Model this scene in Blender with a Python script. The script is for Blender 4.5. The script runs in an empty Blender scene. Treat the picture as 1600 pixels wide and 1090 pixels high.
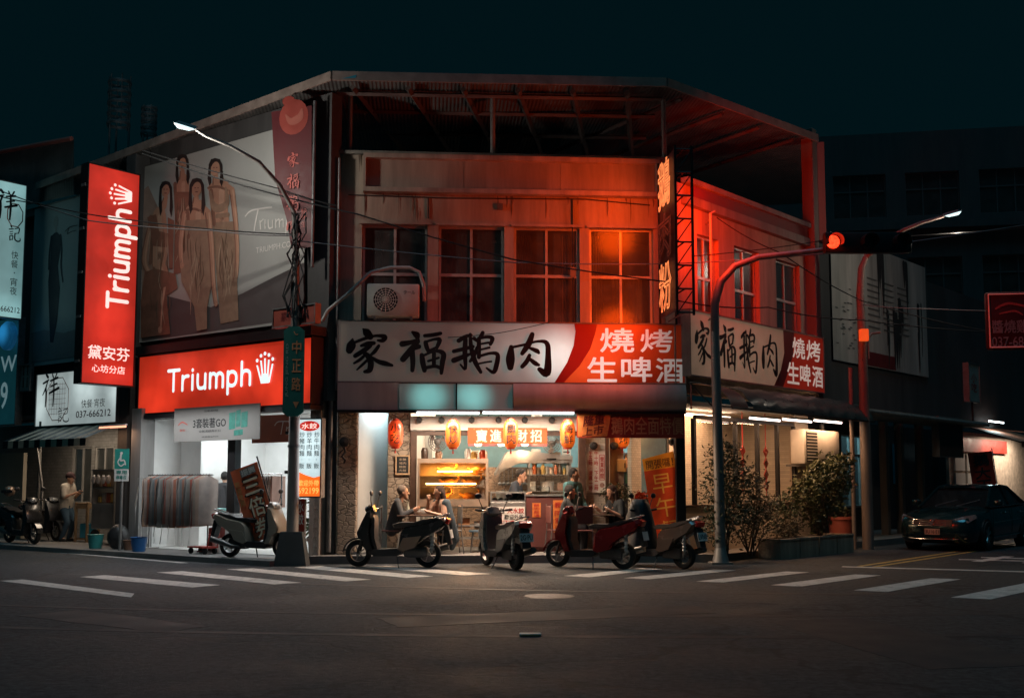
import bpy, bmesh, math, random
from mathutils import Vector, Matrix
R = math.radians
random.seed(7)
scene = bpy.context.scene
col = scene.collection

# ---------------------------------------------------------------- camera
F_PX, PY0, TP, CAM_H = 1700.0, 599.0, .092, 1.5
PITCH = math.atan(TP)
cam_d = bpy.data.cameras.new('camera'); cam_d.sensor_width = 36; cam_d.lens = F_PX / 1600 * 36
cam_d.shift_y = (PY0 - 545) / 1600; cam_d.clip_start = .1; cam_d.clip_end = 2000
cam = bpy.data.objects.new('camera', cam_d); col.objects.link(cam)
cam.location = (0, 0, CAM_H); cam.rotation_euler = (R(90) + PITCH, 0, 0)
scene.camera = cam

# ---------------------------------------------------------------- world (night sky), teal overhead sun lamp added as fill
w = bpy.data.worlds.new('World'); scene.world = w; w.use_nodes = True
nt = w.node_tree; nt.nodes.clear()
bg = nt.nodes.new('ShaderNodeBackground'); out = nt.nodes.new('ShaderNodeOutputWorld')
bg.inputs['Color'].default_value = (.05, .55, .75, 1); bg.inputs['Strength'].default_value = .0115
nt.links.new(bg.outputs[0], out.inputs[0])
sun_d = bpy.data.lights.new('sun', 'SUN'); sun_d.energy = .36; sun_d.angle = R(25); sun_d.color = (.15, .66, .95)
sun = bpy.data.objects.new('sun', sun_d); col.objects.link(sun); sun.location = (-10, -10, 30)
sun.rotation_euler = (R(14), 0, R(4))

scene.view_settings.view_transform = 'Standard'; scene.view_settings.look = 'None'
scene.view_settings.exposure = 0; scene.view_settings.gamma = 1
scene.render.engine = 'CYCLES'
cy = scene.cycles
cy.use_denoising = True; cy.max_bounces = 6; cy.diffuse_bounces = 3; cy.glossy_bounces = 3
cy.transmission_bounces = 4; cy.transparent_max_bounces = 16; cy.sample_clamp_indirect = 3
cy.caustics_reflective = False; cy.caustics_refractive = False

# ---------------------------------------------------------------- pixel helpers
def ray(px, py):
    x = (px - 800) / F_PX; u = -(py - PY0) / F_PX
    return Vector((x, math.cos(PITCH) - u * math.sin(PITCH), math.sin(PITCH) + u * math.cos(PITCH)))
def gnd(px, py, z=0):
    d = ray(px, py); t = (z - CAM_H) / d.z
    return Vector((d.x * t, d.y * t, z))
def atY(px, py, Y):
    d = ray(px, py); t = Y / d.y
    return Vector((d.x * t, Y, CAM_H + d.z * t))
class Frame:                    # a street front: x along the wall, y into it, z up
    def __init__(s, x, y, deg):
        s.o = Vector((x, y, 0)); s.rot = R(deg)
        s.ux = Vector((math.cos(s.rot), math.sin(s.rot), 0)); s.uy = Vector((-math.sin(s.rot), math.cos(s.rot), 0))
    def w(s, u, v, z): return s.o + s.ux * u + s.uy * v + Vector((0, 0, z))
    def pix(s, px, py, v=0):
        d = ray(px, py); n = s.uy; p0 = s.o + n * v; c = Vector((0, 0, CAM_H))
        t = (p0 - c).dot(n) / d.dot(n); p = c + d * t
        return (p - s.o).dot(s.ux), p.z
    def u(s, px, v=0, py=700): return s.pix(px, py, v)[0]
FR = Frame(-3.38, 20.9, 4.2)          # restaurant front
LE = Frame(-8.23, 24.0, -36.87)       # left street
RI = Frame(3.43, 21.2, 48.2)          # right street

# ---------------------------------------------------------------- materials
MATS = {}
def M(name, c, rough=.65, metal=0, var=.18, scale=3.0, bump=0, bscale=30, streak=False, coat=0, kind=None, spec=.5, kscale=1):
    if name in MATS: return MATS[name]
    m = bpy.data.materials.new(name); m.use_nodes = True; t = m.node_tree; b = t.nodes['Principled BSDF']; L = t.links
    b.inputs['Roughness'].default_value = rough; b.inputs['Metallic'].default_value = metal
    b.inputs['Coat Weight'].default_value = coat; b.inputs['Specular IOR Level'].default_value = spec
    tc = t.nodes.new('ShaderNodeTexCoord'); mp = t.nodes.new('ShaderNodeMapping'); L.new(tc.outputs['Object'], mp.inputs[0])
    if streak: mp.inputs['Scale'].default_value = (1, 1, .12)
    n = t.nodes.new('ShaderNodeTexNoise'); n.inputs['Scale'].default_value = scale; n.inputs['Detail'].default_value = 6
    n.inputs['Roughness'].default_value = .65; L.new(mp.outputs[0], n.inputs['Vector'])
    r = t.nodes.new('ShaderNodeMapRange'); r.inputs[1].default_value = .3; r.inputs[2].default_value = .7
    r.inputs[3].default_value = 1 - var; r.inputs[4].default_value = 1 + var * .6; L.new(n.outputs[0], r.inputs[0])
    mx = t.nodes.new('ShaderNodeVectorMath'); mx.operation = 'SCALE'; mx.inputs[0].default_value = c[:3]
    L.new(r.outputs[0], mx.inputs['Scale']); colour = mx.outputs[0]; hgt = None
    if kind == 'stone':
        v = t.nodes.new('ShaderNodeTexVoronoi'); v.feature = 'DISTANCE_TO_EDGE'; v.inputs['Scale'].default_value = 7 * kscale
        m2 = t.nodes.new('ShaderNodeMapping'); m2.inputs['Scale'].default_value = (1, 1, 1.7); L.new(tc.outputs['Object'], m2.inputs[0])
        nd = t.nodes.new('ShaderNodeTexNoise'); nd.inputs['Scale'].default_value = 5; L.new(m2.outputs[0], nd.inputs['Vector'])
        ad = t.nodes.new('ShaderNodeMixRGB'); ad.inputs[0].default_value = .12; L.new(m2.outputs[0], ad.inputs[1]); L.new(nd.outputs['Color'], ad.inputs[2])
        L.new(ad.outputs[0], v.inputs['Vector'])
        s = t.nodes.new('ShaderNodeMapRange'); s.inputs[1].default_value = 0; s.inputs[2].default_value = .09; s.inputs[3].default_value = .35; s.inputs[4].default_value = 1
        L.new(v.outputs['Distance'], s.inputs[0]); sc = t.nodes.new('ShaderNodeVectorMath'); sc.operation = 'SCALE'
        L.new(colour, sc.inputs[0]); L.new(s.outputs[0], sc.inputs['Scale']); colour = sc.outputs[0]; hgt = s.outputs[0]
    if kind == 'brick':
        bk = t.nodes.new('ShaderNodeTexBrick'); bk.inputs['Scale'].default_value = 5 * kscale; bk.inputs['Mortar Size'].default_value = .012
        sx = t.nodes.new('ShaderNodeSeparateXYZ'); cb = t.nodes.new('ShaderNodeCombineXYZ'); L.new(tc.outputs['Object'], sx.inputs[0])
        ax = t.nodes.new('ShaderNodeMath'); L.new(sx.outputs[0], ax.inputs[0]); L.new(sx.outputs[1], ax.inputs[1])
        L.new(ax.outputs[0], cb.inputs[0]); L.new(sx.outputs[2], cb.inputs[1]); L.new(cb.outputs[0], bk.inputs['Vector'])
        bk.inputs['Color1'].default_value = (1, 1, 1, 1); bk.inputs['Color2'].default_value = (.82, .82, .82, 1); bk.inputs['Mortar'].default_value = (.45, .42, .4, 1)
        sc = t.nodes.new('ShaderNodeVectorMath'); sc.operation = 'MULTIPLY'
        L.new(colour, sc.inputs[0]); L.new(bk.outputs['Color'], sc.inputs[1]); colour = sc.outputs[0]; hgt = bk.outputs['Color']
    if kind == 'asphalt':          # aggregate speckle, sealed cracks and oil-dark patches of the surface itself
        n2 = t.nodes.new('ShaderNodeTexNoise'); n2.inputs['Scale'].default_value = 11; n2.inputs['Detail'].default_value = 8; n2.inputs['Roughness'].default_value = .8; L.new(tc.outputs['Object'], n2.inputs['Vector'])
        r2 = t.nodes.new('ShaderNodeMapRange'); r2.inputs[1].default_value = .36; r2.inputs[2].default_value = .66; r2.inputs[3].default_value = .12; r2.inputs[4].default_value = 2.7; L.new(n2.outputs[0], r2.inputs[0])
        v = t.nodes.new('ShaderNodeTexVoronoi'); v.feature = 'DISTANCE_TO_EDGE'; v.inputs['Scale'].default_value = .33
        nd = t.nodes.new('ShaderNodeTexNoise'); nd.inputs['Scale'].default_value = 1.7; nd.inputs['Detail'].default_value = 6; L.new(tc.outputs['Object'], nd.inputs['Vector'])
        ad = t.nodes.new('ShaderNodeMixRGB'); ad.blend_type = 'ADD'; ad.inputs[0].default_value = .9; L.new(tc.outputs['Object'], ad.inputs[1]); L.new(nd.outputs['Color'], ad.inputs[2]); L.new(ad.outputs[0], v.inputs['Vector'])
        s = t.nodes.new('ShaderNodeMapRange'); s.inputs[1].default_value = .006; s.inputs[2].default_value = .02; s.inputs[3].default_value = .3; s.inputs[4].default_value = 1; L.new(v.outputs['Distance'], s.inputs[0])
        mu = t.nodes.new('ShaderNodeMath'); mu.operation = 'MULTIPLY'; L.new(r2.outputs[0], mu.inputs[0]); L.new(s.outputs[0], mu.inputs[1])
        sc = t.nodes.new('ShaderNodeVectorMath'); sc.operation = 'SCALE'; L.new(colour, sc.inputs[0]); L.new(mu.outputs[0], sc.inputs['Scale']); colour = sc.outputs[0]; hgt = mu.outputs[0]
    if kind == 'worn':             # paint rubbed through to the asphalt
        n2 = t.nodes.new('ShaderNodeTexNoise'); n2.inputs['Scale'].default_value = 7; n2.inputs['Detail'].default_value = 10; n2.inputs['Roughness'].default_value = .75; L.new(tc.outputs['Object'], n2.inputs['Vector'])
        r2 = t.nodes.new('ShaderNodeMapRange'); r2.inputs[1].default_value = .53; r2.inputs[2].default_value = .66; r2.inputs[3].default_value = 1; r2.inputs[4].default_value = .22; L.new(n2.outputs[0], r2.inputs[0])
        sc = t.nodes.new('ShaderNodeVectorMath'); sc.operation = 'SCALE'; L.new(colour, sc.inputs[0]); L.new(r2.outputs[0], sc.inputs['Scale']); colour = sc.outputs[0]
    if kind == 'corrugated':
        wv = t.nodes.new('ShaderNodeTexWave'); wv.inputs['Scale'].default_value = 4 * kscale; wv.bands_direction = 'X'; L.new(tc.outputs['Object'], wv.inputs['Vector'])
        hgt = wv.outputs['Fac']
    L.new(colour, b.inputs['Base Color'])
    rr = t.nodes.new('ShaderNodeMapRange'); rr.inputs[1].default_value = .3; rr.inputs[2].default_value = .7
    rr.inputs[3].default_value = max(.02, rough - .12); rr.inputs[4].default_value = min(1, rough + .12); L.new(n.outputs[0], rr.inputs[0]); L.new(rr.outputs[0], b.inputs['Roughness'])
    if bump or hgt is not None:
        bp = t.nodes.new('ShaderNodeBump'); bp.inputs['Strength'].default_value = bump or .5; bp.inputs['Distance'].default_value = .02
        if hgt is None:
            n2 = t.nodes.new('ShaderNodeTexNoise'); n2.inputs['Scale'].default_value = bscale; n2.inputs['Detail'].default_value = 5
            L.new(tc.outputs['Object'], n2.inputs['Vector']); hgt = n2.outputs[0]
        L.new(hgt, bp.inputs['Height']); L.new(bp.outputs[0], b.inputs['Normal'])
    MATS[name] = m; return m
def lit(name, c, strength, base=None, spots=None, floor=.25, var=.12, scale=2.5):
    """a surface that gives off light: lamp tube, backlit sign (spots = the tubes behind its face)"""
    if name in MATS: return MATS[name]
    m = bpy.data.materials.new(name); m.use_nodes = True; t = m.node_tree; b = t.nodes['Principled BSDF']; L = t.links
    b.inputs['Base Color'].default_value = tuple(base or c)[:3] + (1,); b.inputs['Roughness'].default_value = .35
    b.inputs['Emission Color'].default_value = tuple(c)[:3] + (1,)
    tc = t.nodes.new('ShaderNodeTexCoord'); n = t.nodes.new('ShaderNodeTexNoise'); n.inputs['Scale'].default_value = scale
    L.new(tc.outputs['Object'], n.inputs['Vector'])
    r = t.nodes.new('ShaderNodeMapRange'); r.inputs[1].default_value = .3; r.inputs[2].default_value = .7
    r.inputs[3].default_value = 1 - var; r.inputs[4].default_value = 1 + var; L.new(n.outputs[0], r.inputs[0]); val = r.outputs[0]
    if spots:
        acc = None
        for (x, z, rx, rz, a) in spots:
            sub = t.nodes.new('ShaderNodeVectorMath'); sub.operation = 'SUBTRACT'; L.new(tc.outputs['Object'], sub.inputs[0]); sub.inputs[1].default_value = (x, 0, z)
            dv = t.nodes.new('ShaderNodeVectorMath'); dv.operation = 'MULTIPLY'; L.new(sub.outputs[0], dv.inputs[0]); dv.inputs[1].default_value = (1 / rx, 0, 1 / rz)
            ln = t.nodes.new('ShaderNodeVectorMath'); ln.operation = 'LENGTH'; L.new(dv.outputs[0], ln.inputs[0])
            g = t.nodes.new('ShaderNodeMapRange'); g.interpolation_type = 'SMOOTHERSTEP'; g.inputs[1].default_value = 0; g.inputs[2].default_value = 1
            g.inputs[3].default_value = a; g.inputs[4].default_value = 0; L.new(ln.outputs['Value'], g.inputs[0])
            if acc is None: acc = g.outputs[0]
            else:
                ad = t.nodes.new('ShaderNodeMath'); L.new(acc, ad.inputs[0]); L.new(g.outputs[0], ad.inputs[1]); acc = ad.outputs[0]
        ad = t.nodes.new('ShaderNodeMath'); L.new(acc, ad.inputs[0]); ad.inputs[1].default_value = floor
        mu = t.nodes.new('ShaderNodeMath'); mu.operation = 'MULTIPLY'; L.new(ad.outputs[0], mu.inputs[0]); L.new(val, mu.inputs[1]); val = mu.outputs[0]
    mu = t.nodes.new('ShaderNodeMath'); mu.operation = 'MULTIPLY'; L.new(val, mu.inputs[0]); mu.inputs[1].default_value = strength
    L.new(mu.outputs[0], b.inputs['Emission Strength'])
    MATS[name] = m; return m
def cloth(name, c, thru=.5, var=.18, scale=6):
    """thin fabric that lets light through from behind"""
    if name in MATS: return MATS[name]
    m = bpy.data.materials.new(name); m.use_nodes = True; t = m.node_tree; t.nodes.clear(); L = t.links
    o = t.nodes.new('ShaderNodeOutputMaterial'); mx = t.nodes.new('ShaderNodeMixShader'); d = t.nodes.new('ShaderNodeBsdfDiffuse'); tr = t.nodes.new('ShaderNodeBsdfTranslucent'); mx.inputs[0].default_value = thru
    tc = t.nodes.new('ShaderNodeTexCoord'); n = t.nodes.new('ShaderNodeTexNoise'); n.inputs['Scale'].default_value = scale; n.inputs['Detail'].default_value = 5; L.new(tc.outputs['Object'], n.inputs['Vector'])
    r = t.nodes.new('ShaderNodeMapRange'); r.inputs[1].default_value = .3; r.inputs[2].default_value = .7; r.inputs[3].default_value = 1-var; r.inputs[4].default_value = 1+var*.5; L.new(n.outputs[0], r.inputs[0])
    s = t.nodes.new('ShaderNodeVectorMath'); s.operation = 'SCALE'; s.inputs[0].default_value = c[:3]; L.new(r.outputs[0], s.inputs['Scale'])
    L.new(s.outputs[0], d.inputs[0]); L.new(s.outputs[0], tr.inputs[0]); L.new(d.outputs[0], mx.inputs[1]); L.new(tr.outputs[0], mx.inputs[2]); L.new(mx.outputs[0], o.inputs[0])
    MATS[name] = m; return m
def glass(name, tint=(.8, .9, .9), refl=.12, rough=.02, veil=0):
    if name in MATS: return MATS[name]
    m = bpy.data.materials.new(name); m.use_nodes = True; t = m.node_tree; t.nodes.clear()
    o = t.nodes.new('ShaderNodeOutputMaterial'); mx = t.nodes.new('ShaderNodeMixShader'); tr = t.nodes.new('ShaderNodeBsdfTransparent')
    gl = t.nodes.new('ShaderNodeBsdfGlossy'); gl.inputs['Roughness'].default_value = rough; tr.inputs[0].default_value = tint + (1,)
    fr = t.nodes.new('ShaderNodeFresnel'); fr.inputs[0].default_value = 1.5
    ad = t.nodes.new('ShaderNodeMath'); ad.use_clamp = True; t.links.new(fr.outputs[0], ad.inputs[0]); ad.inputs[1].default_value = refl - .04
    t.links.new(ad.outputs[0], mx.inputs[0]); t.links.new(tr.outputs[0], mx.inputs[1]); t.links.new(gl.outputs[0], mx.inputs[2])
    if veil:  # pale diffuse veil lifts near-black panes, in place of a reflection
        df = t.nodes.new('ShaderNodeBsdfDiffuse'); df.inputs[0].default_value = (.42, .45, .44, 1); m2 = t.nodes.new('ShaderNodeMixShader'); nz = t.nodes.new('ShaderNodeTexNoise'); nz.inputs['Scale'].default_value = 4; nz.inputs['Detail'].default_value = 5
        tc = t.nodes.new('ShaderNodeTexCoord'); t.links.new(tc.outputs['Object'], nz.inputs['Vector']); ml = t.nodes.new('ShaderNodeMath'); ml.operation = 'MULTIPLY'; ml.inputs[1].default_value = veil*2; t.links.new(nz.outputs[0], ml.inputs[0]); t.links.new(ml.outputs[0], m2.inputs[0])
        t.links.new(mx.outputs[0], m2.inputs[1]); t.links.new(df.outputs[0], m2.inputs[2]); mx = m2
    t.links.new(mx.outputs[0], o.inputs[0])
    MATS[name] = m; return m

# ---------------------------------------------------------------- mesh builder
class MB:
    def __init__(s): s.v = []; s.f = []
    def add(s, vs, fs):
        b = len(s.v); s.v += [tuple(v) for v in vs]; s.f += [tuple(b + i for i in f) for f in fs]; return s
    def box(s, x0, x1, y0, y1, z0, z1):
        x0, x1 = min(x0, x1), max(x0, x1); y0, y1 = min(y0, y1), max(y0, y1); z0, z1 = min(z0, z1), max(z0, z1)
        return s.add([(x0,y0,z0),(x1,y0,z0),(x1,y1,z0),(x0,y1,z0),(x0,y0,z1),(x1,y0,z1),(x1,y1,z1),(x0,y1,z1)],
                     [(0,3,2,1),(4,5,6,7),(0,1,5,4),(1,2,6,5),(2,3,7,6),(3,0,4,7)])
    def bbox(s, x0, x1, y0, y1, z0, z1, r=.02):      # box with chamfered edges
        bm = bmesh.new(); bmesh.ops.create_cube(bm, size=1)
        for v in bm.verts: v.co = ((x0+x1)/2 + v.co.x*abs(x1-x0), (y0+y1)/2 + v.co.y*abs(y1-y0), (z0+z1)/2 + v.co.z*abs(z1-z0))
        bmesh.ops.bevel(bm, geom=bm.edges[:], offset=r, segments=2, affect='EDGES', profile=.5)
        bm.verts.index_update(); s.add([v.co for v in bm.verts], [[v.index for v in f.verts] for f in bm.faces]); bm.free(); return s
    def quad(s, a, b, c, d): return s.add([a, b, c, d], [(0, 1, 2, 3)])
    def prism(s, pts, y0, y1):                        # outline in x,z extruded along y
        n = len(pts)
        a = sum(pts[i][0]*pts[(i+1) % n][1] - pts[(i+1) % n][0]*pts[i][1] for i in range(n))
        if a < 0: pts = pts[::-1]
        return s.add([(p[0], y0, p[1]) for p in pts] + [(p[0], y1, p[1]) for p in pts],
                     [tuple(range(n)), tuple(range(2*n-1, n-1, -1))] + [((i+1) % n, i, n+i, n+(i+1) % n) for i in range(n)])
    def slab(s, pts, z0, z1):                         # outline in x,y extruded along z
        n = len(pts)
        a = sum(pts[i][0]*pts[(i+1) % n][1] - pts[(i+1) % n][0]*pts[i][1] for i in range(n))
        if a < 0: pts = pts[::-1]
        zz = z1 if isinstance(z1, (list, tuple)) else [z1]*n
        return s.add([(p[0], p[1], z0) for p in pts] + [(p[0], p[1], zz[i]) for i, p in enumerate(pts)],
                     [tuple(range(n-1, -1, -1)), tuple(range(n, 2*n))] + [(i, (i+1) % n, n+(i+1) % n, n+i) for i in range(n)])
    def tube(s, pts, r, n=8, cap=True):
        pts = [Vector(p) for p in pts]; k = len(pts); rs = r if isinstance(r, (list, tuple)) else [r]*k
        up = None; vs = []
        for i, p in enumerate(pts):
            d = (pts[min(i+1, k-1)] - pts[max(i-1, 0)]).normalized()
            if up is None: up = Vector((0, 0, 1)) if abs(d.z) < .9 else Vector((1, 0, 0))
            a = d.cross(up).normalized(); b2 = a.cross(d).normalized(); up = b2
            for j in range(n):
                t = 2*math.pi*j/n; vs.append(p + a*math.cos(t)*rs[i] + b2*math.sin(t)*rs[i])
        fs = [(i*n+j, i*n+(j+1) % n, (i+1)*n+(j+1) % n, (i+1)*n+j) for i in range(k-1) for j in range(n)]
        if cap: fs += [tuple(range(n-1, -1, -1)), tuple(range((k-1)*n, k*n))]
        return s.add(vs, fs)
    def cyl(s, a, b, r, n=12): return s.tube([a, b], r, n)
    def lathe(s, prof, o=(0, 0, 0), axis='z', n=20, sy=1):
        vs = []; k = len(prof)
        for (r, h) in prof:
            for j in range(n):
                t = 2*math.pi*j/n; c, d = r*math.cos(t), r*math.sin(t)*sy
                p = (c, d, h) if axis == 'z' else ((c, h, d) if axis == 'y' else (h, c, d))
                vs.append((p[0]+o[0], p[1]+o[1], p[2]+o[2]))
        fs = [(i*n+j, i*n+(j+1) % n, (i+1)*n+(j+1) % n, (i+1)*n+j) for i in range(k-1) for j in range(n)]
        return s.add(vs, fs)
    def ball(s, c, r, sx=1, sy=1, sz=1, n=12, m=8):
        vs = [(c[0], c[1], c[2]-r*sz)]; 
        for i in range(1, m):
            a = -math.pi/2 + math.pi*i/m
            for j in range(n):
                t = 2*math.pi*j/n; vs.append((c[0]+r*sx*math.cos(a)*math.cos(t), c[1]+r*sy*math.cos(a)*math.sin(t), c[2]+r*sz*math.sin(a)))
        vs.append((c[0], c[1], c[2]+r*sz)); L = len(vs)-1
        fs = [(0, 1+(j+1) % n, 1+j) for j in range(n)]
        for i in range(m-2):
            for j in range(n): fs.append((1+i*n+j, 1+i*n+(j+1) % n, 1+(i+1)*n+(j+1) % n, 1+(i+1)*n+j))
        fs += [(L, 1+(m-2)*n+j, 1+(m-2)*n+(j+1) % n) for j in range(n)]
        return s.add(vs, fs)
    def shell(s, pts, w, inset=.12, full=.7):         # a rounded body panel: side outline in x,z, half width w in y
        n = len(pts); cx = sum(p[0] for p in pts)/n; cz = sum(p[1] for p in pts)/n
        a = sum(pts[i][0]*pts[(i+1) % n][1] - pts[(i+1) % n][0]*pts[i][1] for i in range(n))
        if a < 0: pts = pts[::-1]
        rings = [(-w, 1-inset), (-w*full, 1), (w*full, 1), (w, 1-inset)]
        vs = [(cx+(p[0]-cx)*k, y, cz+(p[1]-cz)*k) for y, k in rings for p in pts]
        fs = [tuple(range(n)), tuple(range(4*n-1, 3*n-1, -1))]
        for r_ in range(3): fs += [(r_*n+(i+1) % n, r_*n+i, (r_+1)*n+i, (r_+1)*n+(i+1) % n) for i in range(n)]
        return s.add(vs, fs)
    def xf(s, mat):
        s.v = [tuple(mat @ Vector(v)) for v in s.v]; return s
    def build(s, name, mat, parent=None, smooth=None, loc=None):
        me = bpy.data.meshes.new(name); me.from_pydata(s.v, [], s.f); me.materials.append(mat)
        if smooth is not None:
            for p in me.polygons: p.use_smooth = True
            me.set_sharp_from_angle(angle=R(smooth))
        o = bpy.data.objects.new(name, me); col.objects.link(o)
        if parent: o.parent = parent
        if loc is not None: o.location = loc
        return o
def tag(o, label=None, cat=None, group=None, kind=None):
    if label: o['label'] = label
    if cat: o['category'] = cat
    if group: o['group'] = group
    if kind: o['kind'] = kind
    return o
def thing(name, label, cat, loc=(0, 0, 0), rotz=0, group=None):
    o = bpy.data.objects.new(name, None); col.objects.link(o); o.empty_display_size = .2
    o.location = loc; o.rotation_euler = (0, 0, rotz); return tag(o, label, cat, group)
def fthing(fr, name, label, cat, u=0, v=0, z=0, group=None, turn=0):
    return thing(name, label, cat, fr.w(u, v, z), fr.rot + turn, group)
def copy_tree(o, parent=None):
    c = o.copy(); col.objects.link(c)
    if parent: c.parent = parent
    for ch in list(o.children): copy_tree(ch, c)
    return c
def lamp(name, kind, loc, power, c, parent=None, size=.3, size_y=None, rot=(0, 0, 0), spread=None, spot=None, blend=.6):
    d = bpy.data.lights.new(name, kind); d.energy = power; d.color = c
    if kind == 'AREA':
        d.shape = 'RECTANGLE'; d.size = size; d.size_y = size_y or size
        if spread: d.spread = spread
    else:
        d.shadow_soft_size = size
        if kind == 'SPOT': d.spot_size = spot; d.spot_blend = blend
    o = bpy.data.objects.new(name, d); col.objects.link(o); o.location = loc; o.rotation_euler = rot
    if parent: o.parent = parent
    return o

# ---------------------------------------------------------------- lettering
_gc = {}
def glyphs(s, weight=0.0, outline=False):
    k = (s, weight, outline)
    if k in _gc: return _gc[k]
    c = bpy.data.curves.new('lettering', 'FONT'); c.body = s; c.resolution_u = 3; c.offset = weight
    if outline: c.fill_mode = 'NONE'; c.bevel_depth = .022; c.bevel_resolution = 0
    o = bpy.data.objects.new('lettering', c); col.objects.link(o)
    me = bpy.data.meshes.new_from_object(o.evaluated_get(bpy.context.evaluated_depsgraph_get()))
    r = ([tuple(v.co) for v in me.vertices], [tuple(p.vertices) for p in me.polygons])
    bpy.data.objects.remove(o); bpy.data.curves.remove(c); bpy.data.meshes.remove(me)
    _gc[k] = r; return r
class LT(MB):
    """lettering on an upright face: text, brush strokes and flat marks; y counts towards the street"""
    def __init__(s, y=-.004): super().__init__(); s.y = y; s.k = 0
    def text(s, t, x0, x1, z0, z1, weight=0.0, rot=0, outline=False, yscale=1):
        vs, fs = glyphs(t, 0.0, outline)
        ax, bx = min(v[0] for v in vs), max(v[0] for v in vs); az, bz = min(v[1] for v in vs), max(v[1] for v in vs)
        cx, cz = (x0+x1)/2, (z0+z1)/2; W, H = abs(x1-x0), abs(z1-z0)
        if rot: W, H = H, W
        o = []
        for v in vs:
            a = ((v[0]-ax)/max(1e-6, bx-ax)-.5)*W; b = ((v[1]-az)/max(1e-6, bz-az)-.5)*H
            if rot: a, b = -b, a           # turned a quarter anticlockwise: reads upwards
            o.append((cx+a, s.y-v[2]*yscale*H, cz+b))
        if weight and not outline:
            e = weight*.8*min(abs(z1-z0) if not rot else abs(x1-x0), 1e9)
            for k, (dx, dz) in enumerate(((0, 0), (e, 0), (-e, 0), (0, e), (0, -e), (e*.7, e*.7), (-e*.7, -e*.7))): s.add([(p[0]+dx, p[1]-.00025*k, p[2]+dz) for p in o], fs)
        else: s.add(o, fs)
        return s
    def column(s, t, x0, x1, z1, z0, weight=0.0, gap=.12):      # one character under another
        n = len(t); h = (z1-z0)/n
        for i, ch in enumerate(t):
            a, b = z1-(i+1)*h+h*gap/2, z1-i*h-h*gap/2
            if ch == '·': s.disc((x0+x1)/2, (a+b)/2, (x1-x0)*.09)
            elif ch in '一': s.text(ch, x0, x1, (a+b)/2-h*.05, (a+b)/2+h*.05, weight)
            elif ch != ' ': s.text(ch, x0, x1, a, b, weight)
        return s
    def disc(s, x, z, rx, rz=None, n=18):
        rz = rz or rx; s.k += 1; y = s.y-.0003*s.k
        return s.add([(x+rx*math.cos(2*math.pi*i/n), y, z+rz*math.sin(2*math.pi*i/n)) for i in range(n)], [tuple(range(n))])
    def poly(s, pts):
        s.k += 1; y = s.y-.0003*s.k; n = len(pts)
        a = sum(pts[i][0]*pts[(i+1) % n][1] - pts[(i+1) % n][0]*pts[i][1] for i in range(n))
        if a < 0: pts = pts[::-1]
        return s.add([(p[0], y, p[1]) for p in pts], [tuple(range(n))])
    def stroke(s, pts, sub=6, wk=1.0):                 # (x, z, width) points joined into a smooth brush stroke
        s.k += 1; y = s.y-.0003*s.k; P = []
        if len(pts) == 2: P = [tuple(pts[0][i]+(pts[1][i]-pts[0][i])*k/4 for i in range(3)) for k in range(5)]
        else:
            q = [pts[0]]+list(pts)+[pts[-1]]
            for i in range(1, len(q)-2):
                for k in range(sub):
                    t = k/sub
                    P.append(tuple(.5*((2*q[i][j])+(-q[i-1][j]+q[i+1][j])*t+(2*q[i-1][j]-5*q[i][j]+4*q[i+1][j]-q[i+2][j])*t*t+(-q[i-1][j]+3*q[i][j]-3*q[i+1][j]+q[i+2][j])*t**3) for j in range(3)))
            P.append(pts[-1])
        n = len(P); vs = []
        for i in range(n):
            dx, dz = P[min(i+1, n-1)][0]-P[max(i-1, 0)][0], P[min(i+1, n-1)][1]-P[max(i-1, 0)][1]; l = math.hypot(dx, dz) or 1
            h = max(.0005, P[i][2])*wk/2; vs += [(P[i][0]-dz/l*h, y, P[i][1]+dx/l*h), (P[i][0]+dz/l*h, y, P[i][1]-dx/l*h)]
        s.add(vs, [(2*i, 2*i+1, 2*i+3, 2*i+2) for i in range(n-1)])
        for e in (0, n-1): s.disc(P[e][0], P[e][1], max(.0005, P[e][2])*wk*.5, n=10)
        return s
    def strokes(s, chars, x0, x1, z0, z1, wk=1.0):     # strokes drawn in a 0..100 box, z downwards
        for st in chars: s.stroke([(x0+(x1-x0)*p[0]/100, z1-(z1-z0)*p[1]/100, (z1-z0)*p[2]/100) for p in st], wk=wk)
        return s
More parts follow.
